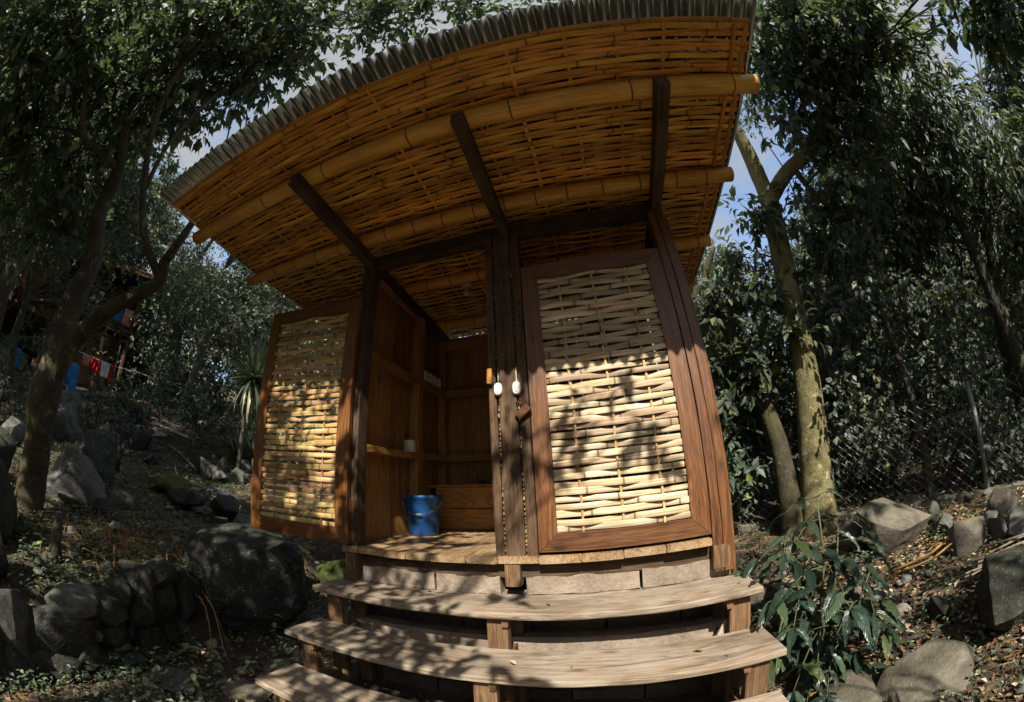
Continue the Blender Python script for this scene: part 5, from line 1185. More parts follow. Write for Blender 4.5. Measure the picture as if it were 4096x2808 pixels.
BGF = [(-15.42, 3.16, 5.83, 1.76), (-17.89, 11.46, 8.32, 1.69), (-24.03, 0.62, 4.51, 2.14), (-15.31, 4.28, 4.2, 2.11), (-18.67, -3.71, 8.66, 1.89), (-21.62, -2.51, 10.8, 1.82), (-20.76, 3.93, 6.39, 2.12), (-15.0, -0.68, 9.26, 1.9), (-18.42, -2.34, 11.27, 1.84), (-11.96, 8.44, 12.64, 2.12), (-16.52, 8.05, 8.47, 1.34), (-17.76, 2.22, 11.31, 1.5), (-16.38, -5.39, 5.72, 1.66), (-21.04, 5.39, 4.71, 1.67), (-11.75, 6.52, 12.29, 2.12), (-20.66, 0.86, 8.8, 2.13), (-20.43, 7.11, 5.11, 1.87), (-13.01, 10.95, 8.36, 1.44), (-17.87, 11.02, 10.09, 1.47), (-18.05, -1.17, 11.1, 1.7), (-15.83, 11.4, 5.57, 1.55), (-14.93, -4.21, 8.38, 1.46), (-22.33, -1.7, 8.84, 2.08), (-17.62, 12.63, 11.31, 2.15), (-23.36, -1.13, 9.74, 2.19), (-21.11, -0.52, 11.02, 1.37), (-12.82, 10.59, 16.02, 1.85), (-17.48, 3.85, 4.73, 1.94), (-21.56, -0.31, 4.89, 1.9), (-16.03, 9.04, 11.84, 2.04), (-11.24, 8.88, 8.32, 1.73), (-21.09, -4.46, 11.79, 2.13), (-14.09, 11.49, 16.48, 1.37), (-20.07, 1.98, 15.32, 1.34), (-21.08, -7.07, 7.34, 1.97), (-19.77, -4.6, 7.53, 2.13), (-11.01, 10.3, 5.57, 1.9), (-20.78, -1.21, 12.39, 1.56), (-13.77, 13.88, 12.13, 2.03), (-13.77, 7.52, 7.6, 2.08), (-23.4, -5.36, 7.87, 1.99), (-22.03, 1.11, 3.22, 1.37), (-20.45, 4.24, 12.59, 1.38), (-18.35, 2.6, 12.2, 1.44), (-21.36, -1.25, 3.91, 1.7), (-19.74, -7.03, 8.71, 1.57), (-15.51, 9.46, 15.68, 2.14), (-19.73, -5.37, 5.35, 1.88), (-13.01, 9.03, 18.12, 1.69), (-18.37, 1.67, 5.93, 1.39), (-22.54, -8.23, 9.82, 1.44), (-13.48, 10.31, 14.65, 1.48), (-13.2, 8.87, 9.81, 1.45), (-9.56, 7.15, 12.87, 2.1), (-15.55, 7.96, 16.73, 1.41), (-22.71, -3.55, 7.94, 1.72), (-23.91, -0.67, 7.89, 1.9), (-20.25, 0.2, 3.8, 1.94), (-24.17, 1.66, 6.73, 2.07), (-18.32, 0.16, 3.57, 1.61), (-20.5, 3.06, 4.83, 1.41), (-17.0, 4.58, 7.18, 1.73), (-15.16, 15.24, 7.73, 1.54), (-19.78, -3.11, 10.34, 2.07), (-13.86, 6.22, 6.2, 1.61), (-13.64, 13.33, 6.99, 1.75), (-17.71, 2.44, 7.97, 2.08), (-12.44, 12.31, 8.42, 1.47), (-16.51, 10.05, 13.03, 2.06), (-16.48, -4.55, 8.27, 1.65), (-19.24, -2.47, 7.74, 1.47), (-21.91, 2.83, 8.77, 1.39), (-11.11, 8.17, 9.94, 1.57), (-16.03, 11.51, 10.67, 2.0), (-12.53, 11.67, 13.24, 2.07), (-18.91, -4.04, 6.0, 1.43), (-14.19, 14.66, 6.76, 2.03), (-19.71, 2.85, 12.11, 1.65), (-22.24, -6.79, 10.05, 1.33), (-15.41, 12.71, 13.67, 1.64), (-16.45, 2.37, 8.86, 1.86), (-16.42, 0.29, 6.93, 1.99), (-18.54, -4.28, 3.23, 1.33), (-19.07, 4.99, 5.08, 1.36), (-23.87, 3.01, 7.17, 1.38), (-16.82, 6.21, 8.25, 1.94), (-20.72, 7.01, 10.67, 1.78), (-18.13, -0.87, 9.18, 2.13), (-20.61, -0.5, 14.0, 1.99), (-17.22, 12.73, 10.15, 1.43), (-21.41, -3.2, 6.62, 2.06), (-19.48, -1.74, 9.9, 2.12), (-12.31, 7.67, 8.56, 1.84), (-21.04, -2.08, 5.69, 1.51), (-15.97, -6.4, 7.51, 1.59), (-16.43, 0.26, 8.85, 1.95), (-21.17, -7.4, 9.8, 1.85), (-15.55, -2.76, 8.71, 1.67), (-14.24, 6.32, 8.01, 1.69), (-24.33, -4.4, 6.26, 1.69), (-17.72, 1.04, 10.59, 1.85), (-18.52, 11.98, 6.74, 1.9), (-10.05, 8.6, 12.78, 1.42), (-15.54, 9.48, 6.45, 1.61), (-16.52, 1.63, 11.2, 1.74), (-11.93, 8.63, 6.5, 1.42), (-17.48, -1.25, 7.93, 2.08), (-16.65, 1.64, 2.92, 2.17), (-19.52, -0.94, 4.38, 2.15), (-17.98, -6.4, 7.15, 2.0), (-19.15, 0.15, 9.9, 1.42), (-11.4, 10.55, 11.29, 1.32), (-14.59, 7.66, 13.05, 1.31), (-19.14, 0.78, 5.61, 1.34), (-13.84, 14.15, 10.79, 1.93), (-22.61, 2.51, 10.14, 1.61), (-17.0, 8.76, 7.28, 1.44), (-22.38, 3.87, 8.21, 1.81), (-19.98, 6.19, 9.54, 1.72), (-21.69, 9.02, 6.14, 1.57), (-21.79, 6.53, 6.59, 1.43), (-20.61, -4.64, 4.25, 1.81), (-17.5, -1.89, 2.82, 1.48), (-15.02, 5.61, 4.5, 1.79), (-18.48, 9.35, 9.27, 1.84), (-12.12, 10.33, 9.1, 1.95), (-17.25, -3.41, 5.89, 1.34), (-16.52, 6.67, 5.83, 1.46), (-17.59, 7.8, 9.08, 1.88), (-23.75, -5.86, 6.75, 1.6), (13.95, 1.94, 3.52, 1.66), (13.31, 10.93, 3.3, 2.15), (15.26, 10.15, 1.63, 1.72), (13.6, 7.21, 6.94, 1.57), (18.95, 5.27, 1.13, 1.88), (9.59, 11.33, 2.96, 1.52), (6.03, 15.92, 5.06, 1.89), (14.11, 7.23, 2.75, 1.63), (14.51, 4.6, 1.36, 2.29), (8.8, 8.66, 5.57, 1.6), (5.99, 12.77, 5.79, 1.6), (10.66, 7.36, 7.38, 2.1), (19.48, 3.91, 2.26, 1.66), (11.49, 5.41, 2.13, 2.09), (12.09, 10.26, 5.56, 2.14), (7.29, 14.06, 9.4, 2.0), (5.26, 11.28, 2.82, 2.09), (14.81, 7.69, 0.68, 1.56), (13.21, 12.4, 4.85, 1.79), (19.36, 2.64, 5.68, 1.52), (17.54, 5.44, 3.08, 2.18), (14.81, 4.71, 3.95, 1.78), (6.6, 12.09, 7.57, 1.59), (11.94, 8.76, 4.08, 1.8), (16.48, 6.92, 3.85, 1.61), (16.03, 3.4, 6.08, 1.89), (11.46, 4.06, 6.24, 1.51), (8.5, 13.44, 2.97, 1.63), (8.75, 15.64, 5.16, 1.64), (11.43, 5.93, 5.29, 2.01), (10.29, 11.46, 5.63, 1.96), (14.08, 8.66, 10.21, 1.53), (11.22, 8.36, 2.49, 1.68), (12.32, 11.29, 8.36, 2.26), (10.4, 7.9, 5.16, 1.62), (16.33, 3.42, 1.55, 1.67), (9.68, 6.93, 4.16, 1.52), (17.51, 6.98, 6.41, 1.62), (14.13, 5.97, 7.95, 1.78), (13.27, 6.79, 4.29, 1.74)]
FENCE2 = [(4.03, 0.71, 0.18, 0.15), (4.19, 0.72, 0.45, 0.14), (3.69, 1.4, 0.97, 0.15), (4.75, -0.22, 0.59, 0.15), (3.22, 1.79, 0.12, 0.17), (4.75, -0.43, 0.86, 0.19), (3.63, 0.83, 1.69, 0.19), (3.85, 0.59, 0.65, 0.15), (4.26, 0.27, 0.34, 0.21), (3.35, 0.99, 1.77, 0.12), (4.25, 0.67, -0.21, 0.13), (4.26, 0.71, 0.03, 0.22), (3.61, 1.23, 0.68, 0.13), (4.64, -0.31, 0.83, 0.17), (3.92, 0.7, 1.41, 0.12), (4.59, -0.64, 0.57, 0.18), (3.97, 0.55, -0.03, 0.23), (4.62, -0.3, -0.2, 0.12), (4.05, 0.94, 1.23, 0.15), (4.39, 0.16, 0.03, 0.2), (3.54, 1.52, 0.07, 0.12), (3.97, 0.75, 1.54, 0.2), (3.42, 1.31, 0.88, 0.14), (4.83, -0.07, -0.38, 0.23), (3.45, 1.68, 0.52, 0.24), (4.28, 0.27, 0.57, 0.16), (3.7, 1.17, 1.47, 0.15), (4.34, 0.3, -0.22, 0.18), (3.66, 1.37, 0.07, 0.16), (4.27, 0.52, 0.51, 0.14), (4.32, -0.26, -0.23, 0.16), (4.4, 0.38, 0.83, 0.2), (4.5, -0.65, 0.81, 0.24), (3.52, 1.44, 1.45, 0.14), (3.61, 1.21, 0.1, 0.19), (4.43, 0.33, 0.15, 0.21), (3.98, 0.34, 0.64, 0.14), (3.84, 0.78, 1.65, 0.19), (3.54, 1.05, 0.18, 0.17), (3.96, 0.48, 0.24, 0.14), (4.36, 0.33, 1.07, 0.16), (3.26, 1.32, 0.41, 0.23), (4.53, 0.5, -0.03, 0.18), (3.18, 1.23, 0.73, 0.2), (3.31, 1.43, 1.09, 0.14), (4.23, 0.75, 1.27, 0.24), (4.43, 0.41, 1.36, 0.13), (3.44, 1.07, 0.37, 0.18), (4.69, -0.42, 0.09, 0.13), (4.49, 0.26, -0.22, 0.15), (4.1, 0.36, -0.15, 0.22), (4.49, -0.4, -0.2, 0.21), (4.3, 0.22, 1.06, 0.14), (3.51, 1.23, 1.65, 0.16), (3.45, 1.08, 1.49, 0.17), (4.81, 0.01, -0.03, 0.17), (4.67, 0.17, -0.38, 0.19), (3.37, 1.47, 0.59, 0.21), (3.96, 0.32, 1.0, 0.22), (4.8, -0.58, 0.83, 0.2), (4.32, 0.31, -0.06, 0.16), (3.54, 1.47, 1.33, 0.13), (4.36, -0.18, -0.09, 0.16), (4.31, 0.14, -0.29, 0.21), (4.16, 0.34, 1.22, 0.17), (3.45, 1.39, 1.36, 0.16), (4.1, 0.3, 1.36, 0.22), (4.81, -0.19, -0.05, 0.23), (3.36, 1.07, 1.01, 0.21), (4.49, -0.53, 0.19, 0.22), (4.03, 0.39, 0.15, 0.19), (4.2, 0.58, -0.04, 0.15), (4.79, -0.19, -0.24, 0.24), (4.42, 0.69, -0.12, 0.15), (4.38, 0.46, -0.31, 0.15), (4.07, 0.45, 1.03, 0.19), (4.17, 0.2, 0.99, 0.13), (4.5, -0.31, -0.02, 0.23), (4.13, 0.68, 0.11, 0.13), (4.42, 0.28, 1.29, 0.17), (3.7, 1.36, 0.28, 0.23), (4.28, 0.67, 0.87, 0.16), (3.8, 0.46, 1.46, 0.14), (3.47, 1.65, 0.16, 0.17), (3.37, 1.13, 0.51, 0.17), (4.84, -0.53, 0.56, 0.14), (4.15, 0.09, 0.77, 0.12), (3.7, 1.28, 1.63, 0.24), (4.68, 0.23, -0.06, 0.19), (4.13, 0.55, 0.43, 0.17)]
FENCE3 = [(4.47, 2.6, -0.27, 0.19), (4.56, 0.81, -0.22, 0.29), (3.66, 2.37, 0.05, 0.21), (4.08, 2.1, 0.29, 0.23), (3.89, 2.0, 0.24, 0.2), (4.96, 0.42, -0.33, 0.3), (3.73, 1.97, -0.27, 0.3), (3.83, 2.63, 0.09, 0.2), (3.62, 2.16, 0.04, 0.28), (4.13, 2.67, 0.09, 0.25), (3.9, 2.72, 0.23, 0.22), (3.64, 2.13, 0.36, 0.31), (3.93, 2.32, -0.2, 0.22), (4.3, 2.69, -0.26, 0.26), (4.61, 2.35, -0.04, 0.23), (4.14, 2.81, 0.43, 0.22), (3.88, 2.43, -0.08, 0.18), (3.79, 1.65, -0.38, 0.24), (4.77, 0.94, -0.1, 0.19), (4.55, 2.21, -0.21, 0.24), (4.7, 1.15, -0.12, 0.21), (5.03, 2.14, -0.15, 0.29), (3.91, 2.15, -0.03, 0.22), (5.07, 1.4, -0.3, 0.2), (4.72, 2.43, 0.2, 0.29), (4.64, 0.93, 0.0, 0.19), (5.09, 0.62, -0.23, 0.23), (3.54, 2.21, -0.33, 0.24), (3.45, 1.93, 0.37, 0.26), (3.96, 1.84, -0.08, 0.27), (4.08, 2.0, -0.0, 0.21), (3.58, 1.81, -0.31, 0.24), (4.15, 2.25, 0.2, 0.22), (4.94, 0.84, -0.16, 0.27), (4.18, 1.94, -0.31, 0.18), (5.16, 1.78, -0.06, 0.23), (4.84, 0.68, -0.34, 0.19), (5.56, 1.36, -0.12, 0.19), (4.71, 0.55, -0.11, 0.2), (5.11, -0.2, -0.43, 0.21), (3.74, 2.63, -0.3, 0.21), (4.34, 2.44, -0.14, 0.2), (4.43, 2.51, 0.13, 0.27), (5.16, 1.55, -0.21, 0.19), (4.68, 2.47, -0.25, 0.2), (3.93, 2.02, -0.17, 0.21), (4.31, 2.11, -0.22, 0.19), (5.55, 0.6, -0.3, 0.23), (4.31, 1.88, 0.03, 0.18), (4.07, 1.61, -0.33, 0.2), (5.58, 1.11, -0.22, 0.29), (3.6, 1.86, 0.06, 0.19), (5.17, 0.34, -0.25, 0.24), (4.86, 1.29, -0.25, 0.24), (4.05, 2.94, 0.01, 0.21), (5.4, 1.21, -0.13, 0.2), (4.2, 2.36, -0.24, 0.19), (4.15, 2.61, -0.14, 0.24), (3.6, 2.44, -0.22, 0.25), (3.88, 1.58, 0.02, 0.31)]
HOUSEV = [(-7.33, -0.91, 3.99, 0.33), (-9.48, -1.53, 3.73, 0.33), (-8.93, 0.38, 4.68, 0.27), (-7.5, -2.05, 3.4, 0.28), (-7.79, 0.63, 2.7, 0.24), (-8.9, -0.73, 3.3, 0.22), (-7.73, -1.14, 2.06, 0.37), (-9.38, -1.57, 2.34, 0.31), (-7.86, -1.36, 3.18, 0.36), (-8.7, -0.66, 4.43, 0.33), (-8.66, -0.76, 2.64, 0.34), (-7.85, -0.33, 3.77, 0.29), (-7.44, -0.45, 2.57, 0.27), (-7.14, -1.47, 2.63, 0.24), (-7.62, 0.11, 4.23, 0.24), (-8.38, -0.67, 3.6, 0.38)]


def make_tree(name, label, paths, clumps, bark, leaf, dens, L, W, cat='tree', group=None, limb_r=.035, n=14, twigs=5, flare=.25, names=None, **kw):
    base = paths[0][0]
    t = empty(name, (base[0], base[1], gz(base[0], base[1])), label, cat, group)
    barks = bark if isinstance(bark, (list, tuple)) else [bark] * len(paths)
    inv = Matrix.Translation((-base[0], -base[1], -gz(base[0], base[1])))
    first = [(base[0], base[1], base[2] - .35, base[3] * 1.12)] + list(paths[0])
    for i, p in enumerate(paths):
        mb = trunk_tube(MB(), first if i == 0 else p, n if i == 0 else max(8, n - 3), 4, .025, flare if i == 0 else 0)
        o = mb.build((names[i] if names else ('trunk' if i == 0 else 'limb')), M[barks[i]], None, True)
        o.parent = t; o.matrix_parent_inverse = inv
    if clumps:
        allp = [q for p in paths for q in p[max(0, len(p) // 3):]]
        mb = MB(); limbs(mb, allp, clumps, limb_r, 6, twigs)
        if mb.v:
            o = mb.build('branches', M[barks[-1]], None, True); o['kind'] = 'stuff'; o.parent = t; o.matrix_parent_inverse = inv
        o = foliage('crown', clumps, dens, L, W, M[leaf], None, **kw)
        o.parent = t; o.matrix_parent_inverse = inv
        o['kind'] = 'stuff'
    return t

LT_main = [(a, b, c, d * .86) for a, b, c, d in LT_main]; LT_limb = [(a, b, c, d * .86) for a, b, c, d in LT_limb]
make_tree('forked_tree', 'mossy forked tree with a bent limb at the left, trunk in front of the house', [LT_main, LT_limb, LT_up, LT_br, LT_br2], LTc, ['bark_moss', 'bark_moss', 'bark', 'bark', 'bark'], 'leaf_near', 27, .125, .056, limb_r=.022, per=7, hang=.45, gap=-.18)
make_tree('twin_trunk_tree', 'olive-barked tree with two trunks right of the hut', [RT_main, RT_two, RT_l, RT_r, RT_r2], RTc + TOPR, ['bark_gold', 'bark_moss', 'bark_gold', 'bark_gold', 'bark'], 'leaf_near', 26, .145, .068, limb_r=.022, n=18, per=7, hang=.35, gap=-.25, names=['trunk', 'trunk', 'limb', 'limb', 'limb'])
make_tree('leaning_tree', 'slim ridged tree leaning left at the right edge, front one of two', [FR_one], FRc, 'bark', 'leaf_long', 26, .155, .042, limb_r=.03, per=8, hang=.7, gap=-.3, droop=.3)
make_tree('leaning_tree', 'slim tree at the right edge behind the front leaning one', [FR_two], FR2c, 'bark', 'leaf_far', 17, .16, .06, limb_r=.03, per=7, quad=True, gap=-.3)
make_tree('slender_sapling', 'thin bare-stemmed sapling rising by the fence between the two fence posts', [TH], [TH[-1][:3] + (.4,), TH[-2][:3] + (.3,)], 'bark', 'leaf_vine', 20, .10, .05, limb_r=.012, n=9)

# trees of the wood behind: clumps go to the nearest trunk
WOOD = [('pale pole-straight trunk leaning right in the wood left of the dracaena', PALE, 'bark_pale'),
        ('dark tree in the wood just right of the house', BK1, 'bark'),
        ('dark tree in the wood above the open door', BK2, 'bark'),
        ('leaning dark tree at the far left edge above the house', LF, 'bark'),
        ('thin dark tree at the left edge in front of the low roof', LF2, 'bark')]
extra = []
for k, (x, y, h, lab) in enumerate(((-16.5, 9.5, 6.0, 'tall tree deep in the wood, left of centre'), (-10.5, 9.0, 6.5, 'tall tree deep in the wood behind the open door'), (-13.5, -3.8, 6.5, 'tall leafy tree behind the low white-walled building'), (-9.0, -5.8, 5.0, 'dark leafy tree at the upper left beyond the forked tree'), (-7.0, 12.0, 7.0, 'far tree showing in the gap left of the roof'))):
    z = gz(x, y)
    path = [(x + .25 * math.sin(k + i * .9) * i * .4, y + .2 * math.cos(k * 2 + i) * i * .3, z + h * i / 6, .17 * (1 - i / 7.5)) for i in range(7)]
    WOOD.append((lab, path, 'bark'))
asg = [[] for _ in WOOD]
for c in BGL + BGLn + HOUSEV:
    k = min(range(len(WOOD)), key=lambda i: min((Vector(c[:3]) - Vector(q[:3])).length for q in WOOD[i][1][len(WOOD[i][1]) // 2:]))
    asg[k].append(c)
for (lab, path, bk), cl in zip(WOOD, asg):
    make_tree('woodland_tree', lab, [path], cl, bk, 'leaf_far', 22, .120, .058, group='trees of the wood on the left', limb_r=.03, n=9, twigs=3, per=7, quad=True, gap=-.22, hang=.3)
RW = []
for k, (x, y, h, lab) in enumerate(((5.2, 8.0, 6.0, 'leafy tree behind the twin trunks, left one'), (7.6, 6.0, 6.5, 'leafy tree behind the leaning trees'), (9.5, 2.5, 6.0, 'leafy tree behind the fence at the right edge'), (3.4, 9.5, 5.0, 'leafy tree showing between the roof edge and the twin trunks'))):
    z = gz(x, y)
    RW.append((lab, [(x + .2 * math.sin(k * 3 + i * .8) * i * .4, y + .2 * math.cos(k + i) * i * .3, z + h * i / 6, .17 * (1 - i / 7.5)) for i in range(7)]))
asg = [[] for _ in RW]
for c in BGR + BGRt:
    k = min(range(len(RW)), key=lambda i: min((Vector(c[:3]) - Vector(q[:3])).length for q in RW[i][1]))
    asg[k].append(c)
for (lab, path), cl in zip(RW, asg):
    make_tree('woodland_tree', lab, [path], cl, 'bark', 'leaf_far', 27, .105, .048, group='trees of the wood on the right', limb_r=.025, n=9, twigs=3, per=7, quad=True, gap=-.3)
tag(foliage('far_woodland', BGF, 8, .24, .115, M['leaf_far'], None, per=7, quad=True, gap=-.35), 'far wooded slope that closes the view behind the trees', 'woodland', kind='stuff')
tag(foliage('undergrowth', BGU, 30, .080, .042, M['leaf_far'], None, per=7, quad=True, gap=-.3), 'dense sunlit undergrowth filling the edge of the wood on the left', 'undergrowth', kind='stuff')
tag(foliage('vine_thicket', FENCE + FENCE2 + FENCE3, 34, .068, .045, M['leaf_vine'], None, per=7, quad=True, gap=-.32, hang=.5), 'dense thicket of vines hanging behind and over the fence', 'vines', kind='stuff')

# trees standing behind the viewpoint: their crowns dapple the hut and shade the slope
SH = []
def shade(X, Z, t, r): return (X + SUN.x * t, SUN.y * t, Z + SUN.z * t, r)
rs = random.Random(21)
def shade_rect(X0, X1, Z0, Z1, n, r0, r1, t0, t1):
    out = []
    while len(out) < n:                                                # these crowns stand outside the picture
        X, Z, t_, r_ = rs.uniform(X0, X1), rs.uniform(Z0, Z1), rs.uniform(t0, t1), rs.uniform(r0, r1)
        while in_view(shade(X, Z, t_, r_)) and t_ < 14: t_ += .3
        out.append(shade(X, Z, t_, r_))
    return out
CINV = cam.matrix_world.inverted()
def in_view(c):
    v = CINV @ Vector(c[:3]); h_ = math.hypot(v.x, v.y); th = math.atan2(h_, -v.z)
    r_ = 1460.1 * (th + .0272 * th ** 3); m_ = (c[3] + .8) / v.length * 1480
    return abs(r_ * v.x / h_) < 2048 + m_ and abs(r_ * v.y / h_) < 1404 + m_
dap = shade_rect(-2.0, -.25, -.2, 1.2, 12, .28, .44, 3.5, 5.5) + shade_rect(-2.0, .0, -1.7, -.35, 14, .30, .46, 3.5, 5.5)         # dapple on open door, floor and left half of the steps
dap4 = shade_rect(.15, 1.2, .45, 1.0, 4, .14, .22, 3.4, 4.6)            # a few leaves' shadows on the closed door
dap2 = shade_rect(1.52, 2.5, -1.4, 1.2, 9, .24, .38, 3.5, 5.5)         # dapple on right post, bush and ground
dap3 = shade_rect(2.6, 6.0, -1.6, 2.0, 6, .45, .75, 5.0, 8.0)         # right side
den = shade_rect(-6.0, -2.0, -1.4, .6, 5, .5, .8, 6.0, 9.0)         # left slope
den += shade_rect(-3.0, -1.5, -1.7, .1, 9, .5, .7, 5.0, 7.5)             # over the boulder and the stone wall
ST = [('shade tree standing behind the viewpoint on the left', (-5.0, -7.0), den, 15, 5.6), ('shade tree standing behind the viewpoint in the middle', (-.6, -6.0), dap + dap4, 15, 4.6), ('shade tree standing behind the viewpoint on the right', (4.0, -6.4), dap2 + dap3, 8, 5.0)]
for lab, (x, y), cl, dn, h in ST:
    z = gz(x, y)
    path = [(x + .15 * math.sin(i), y + .12 * math.cos(i * 1.3), z + h * i / 6, .2 * (1 - i / 8)) for i in range(7)]
    make_tree('shade_tree', lab, [path], cl, 'bark', 'leaf_near', dn, .13, .06, group='trees behind the viewpoint', limb_r=.012, n=10, twigs=2, gap=-.2)

# wood continuing behind the viewpoint (unseen, added to block low sky light)
rear = []
for i in range(46):
    a = R(rs.uniform(105, 232)); e = R(rs.uniform(-2, 22)); d = rs.uniform(9.5, 14)
    rear.append((.71 + d * math.sin(a), -1.96 + d * math.cos(a), .4 + d * math.tan(e), rs.uniform(1.3, 2.0)))
tag(foliage('unseen_rear_woodland', rear, 7, .28, .13, M['leaf_far'], None, per=7, quad=True, gap=-.45), 'unseen wood added behind the viewpoint to block sky light', 'woodland', kind='stuff')

# ---------------------------------------------------------------- single leaf meshes (shared by many leaf objects)
def broad_leaf(name, mat, L=1.0, W=.40, wav=.03, droop=.25, fold=.22, seed=0, nseg=9):
    rg = random.Random(seed); V, F, Gc, Rn = [], [], [], []
    rv = rg.random()
    for i in range(nseg + 1):
        t = i / nseg
        w = W * .5 * (math.sin(math.pi * t ** .82) ** .85) * (1 - .25 * t)
        if i == nseg: w = .004
        x = t * L; z = -droop * t * t * L
        wv = wav * math.sin(i * 2.4 + seed)
        for s, f in ((-1, 1), (-.5, .45), (0, 0), (.5, .45), (1, 1)):
            V.append((x, s * w, z + fold * abs(s) * w * 1.4 + wv * f * (1 if s > 0 else -.8) + .0)); Gc.append((t, s * w / max(W, .01), 0)); Rn.append(rv)
    for i in range(nseg):
        for j in range(4):
            a = i * 5 + j
            F.append((a, a + 5, a + 6)); F.append((a, a + 6, a + 1))
    o = fast_mesh(name, np.array(V), np.array(F), np.array(Rn), mat, None, np.array(Gc), True)
    me = o.data; bpy.data.objects.remove(o)
    return me
def blade(name, mat, L=1.0, W=.07, arch=.5, seed=0, nseg=8):
    rg = random.Random(seed); V, F, Rn = [], [], []
    rv = rg.random(); x = z = 0.0; a = 0.0
    for i in range(nseg + 1):
        t = i / nseg
        w = W * .5 * (min(1, .55 + t * 2.2)) * (1 - t ** 2.2)
        for s in (-1, 0, 1): V.append((x, s * max(w, .0015), z + (.35 * w if s else 0))); Rn.append(rv)
        a = -arch * (t ** 1.4) * 1.9
        x += math.cos(a) * L / nseg; z += math.sin(a) * L / nseg
    for i in range(nseg):
        for j in range(2):
            k = i * 3 + j; F.append((k, k + 3, k + 4)); F.append((k, k + 4, k + 1))
    o = fast_mesh(name, np.array(V), np.array(F), np.array(Rn), mat, None, None, True)
    me = o.data; bpy.data.objects.remove(o)
    return me
def place_leaf(me, parent, p, axis_, normal, s, name='leaf'):
    A = Vector(axis_).normalized(); N = Vector(normal); S = N.cross(A)
    if S.length < 1e-4: S = Vector((1, 0, 0)).cross(A)
    S.normalize(); N = A.cross(S)
    o = bpy.data.objects.new(name, me)
    m = Matrix((A, S, N)).transposed().to_4x4()
    o.matrix_local = Matrix.Translation(p) @ m @ Matrix.Scale(s, 4)
    link(o, parent)
    return o

COFFEE = [broad_leaf('coffee_leaf', M['leaf_coffee'], 1.0, .34 + .03 * (k % 4), .020 + .012 * (k % 3), .12 + .09 * k, .12 + .05 * (k % 3), k, 10) for k in range(8)]
cb = empty('coffee_bush', (1.80, -.16, gz(1.80, -.16)), 'glossy dark-leaved coffee bush beside the right end of the steps', 'bush')
cr = random.Random(4)
stems = MB()
tips = []
for k, (tx, ty, h) in enumerate(((.02, .02, 1.02), (-.16, .05, .86), (.20, .10, .84), (-.06, -.14, .70), (.26, -.12, .62), (.06, -.22, .50))):
    base = Vector((cr.uniform(-.05, .05), cr.uniform(-.05, .05), -.03))
    pts = [base.lerp(Vector((tx, ty, h)), t) + Vector((cr.uniform(-.02, .02), cr.uniform(-.02, .02), 0)) * (1 if 0 < t < 1 else 0) for t in (0, .25, .5, .75, 1)]
    stems.tube(pts, [.012, .010, .008, .006, .004], 6)
    nb = int(h / .105)
    for j in range(2, nb + 1):
        t = j / nb
        p = pts[0].lerp(Vector((tx, ty, h)), t)
        a0 = cr.uniform(0, 6.28)
        for s in (0, math.pi):
            a = a0 + s + cr.uniform(-.3, .3)
            bl = (.40 - .20 * t) * cr.uniform(.7, 1.25)
            up = .10 + .25 * t
            q = [p + Vector((math.cos(a) * bl * u, math.sin(a) * bl * u, bl * (up * u - .50 * u * u))) for u in (0, .35, .7, 1)]
            stems.tube(q, [.0045, .0038, .003, .002], 5)
            nl = max(2, int(bl / .085))
            for m_ in range(1, nl + 1):
                u = m_ / nl
                pp = q[0].lerp(q[3], u) + Vector((0, 0, bl * (.20 * math.sin(math.pi * u))))
                dirv = (q[3] - q[0]).normalized()
                sd = Vector((-math.sin(a), math.cos(a), 0))
                for s2 in ((-1, 1) if m_ < nl else (-1, 1, 0)):
                    ax = dirv * (.55 if s2 else 1.0) + sd * s2 * cr.uniform(.7, 1.0) + Vector((0, 0, cr.uniform(-.50, .10)))
                    nn = Vector((cr.uniform(-.3, .3), cr.uniform(-.5, .1), 1))
                    tips.append((pp, ax, nn, cr.uniform(.11, .175)))
stems.build('stem', M['stem'], cb, True)
cr.shuffle(tips)
for p, ax, nn, s in tips[:298]:
    place_leaf(COFFEE[cr.randrange(8)], cb, p, ax, nn, s)

BL = [blade('sword_blade', M['leaf_blade'], 1.0, .075, .15 + .22 * k, k) for k in range(5)]
def rosette(parent, c, n, L, lo, hi, rg, stiff=0):
    for i in range(n):
        az = i * 2.39996 + rg.uniform(-.2, .2); el = R(lo + (hi - lo) * (i + .5) / n + rg.uniform(-6, 6))
        ax = Vector((math.cos(az) * math.cos(el), math.sin(az) * math.cos(el), math.sin(el)))
        nn = Vector((-math.cos(az) * math.sin(el), -math.sin(az) * math.sin(el), math.cos(el)))
        k = max(0, min(4, int((1 - (el - R(-40)) / R(125)) * 4.9) - stiff))
        place_leaf(BL[k], parent, c, ax, nn, L * rg.uniform(.8, 1.1))
dr = empty('dracaena', (-5.46, 2.34, gz(-5.46, 2.34)), 'tall dracaena with a bare stem and a spiky head beside the open door', 'plant')
mb = MB(); mb.tube([(0, 0, -.1), (-.02, .02, .6), (.04, .0, 1.3), (.10, .05, 1.95)], [.055, .045, .04, .035], 10, True, .06); mb.build('stem', M['bark'], dr, True)
rosette(dr, Vector((.10, .05, 1.97)), 120, .95, -65, 85, random.Random(3), 3)
ag = empty('spider_agave', (-6.75, 3.30, gz(-6.75, 3.3)), 'low mound of arching sword leaves behind the dracaena stem', 'plant')
rg_ = random.Random(9)
for c in ((0, 0, .05), (.28, .15, .05), (-.30, .1, .05)): rosette(ag, Vector(c), 34, 1.0, 8, 80, rg_)
al = empty('aloe', (-5.10, .86, gz(-5.1, .86)), 'small spiky aloe behind the rounded mossy rock', 'plant')
rosette(al, Vector((0, 0, .04)), 18, .42, 20, 80, random.Random(12), 1)

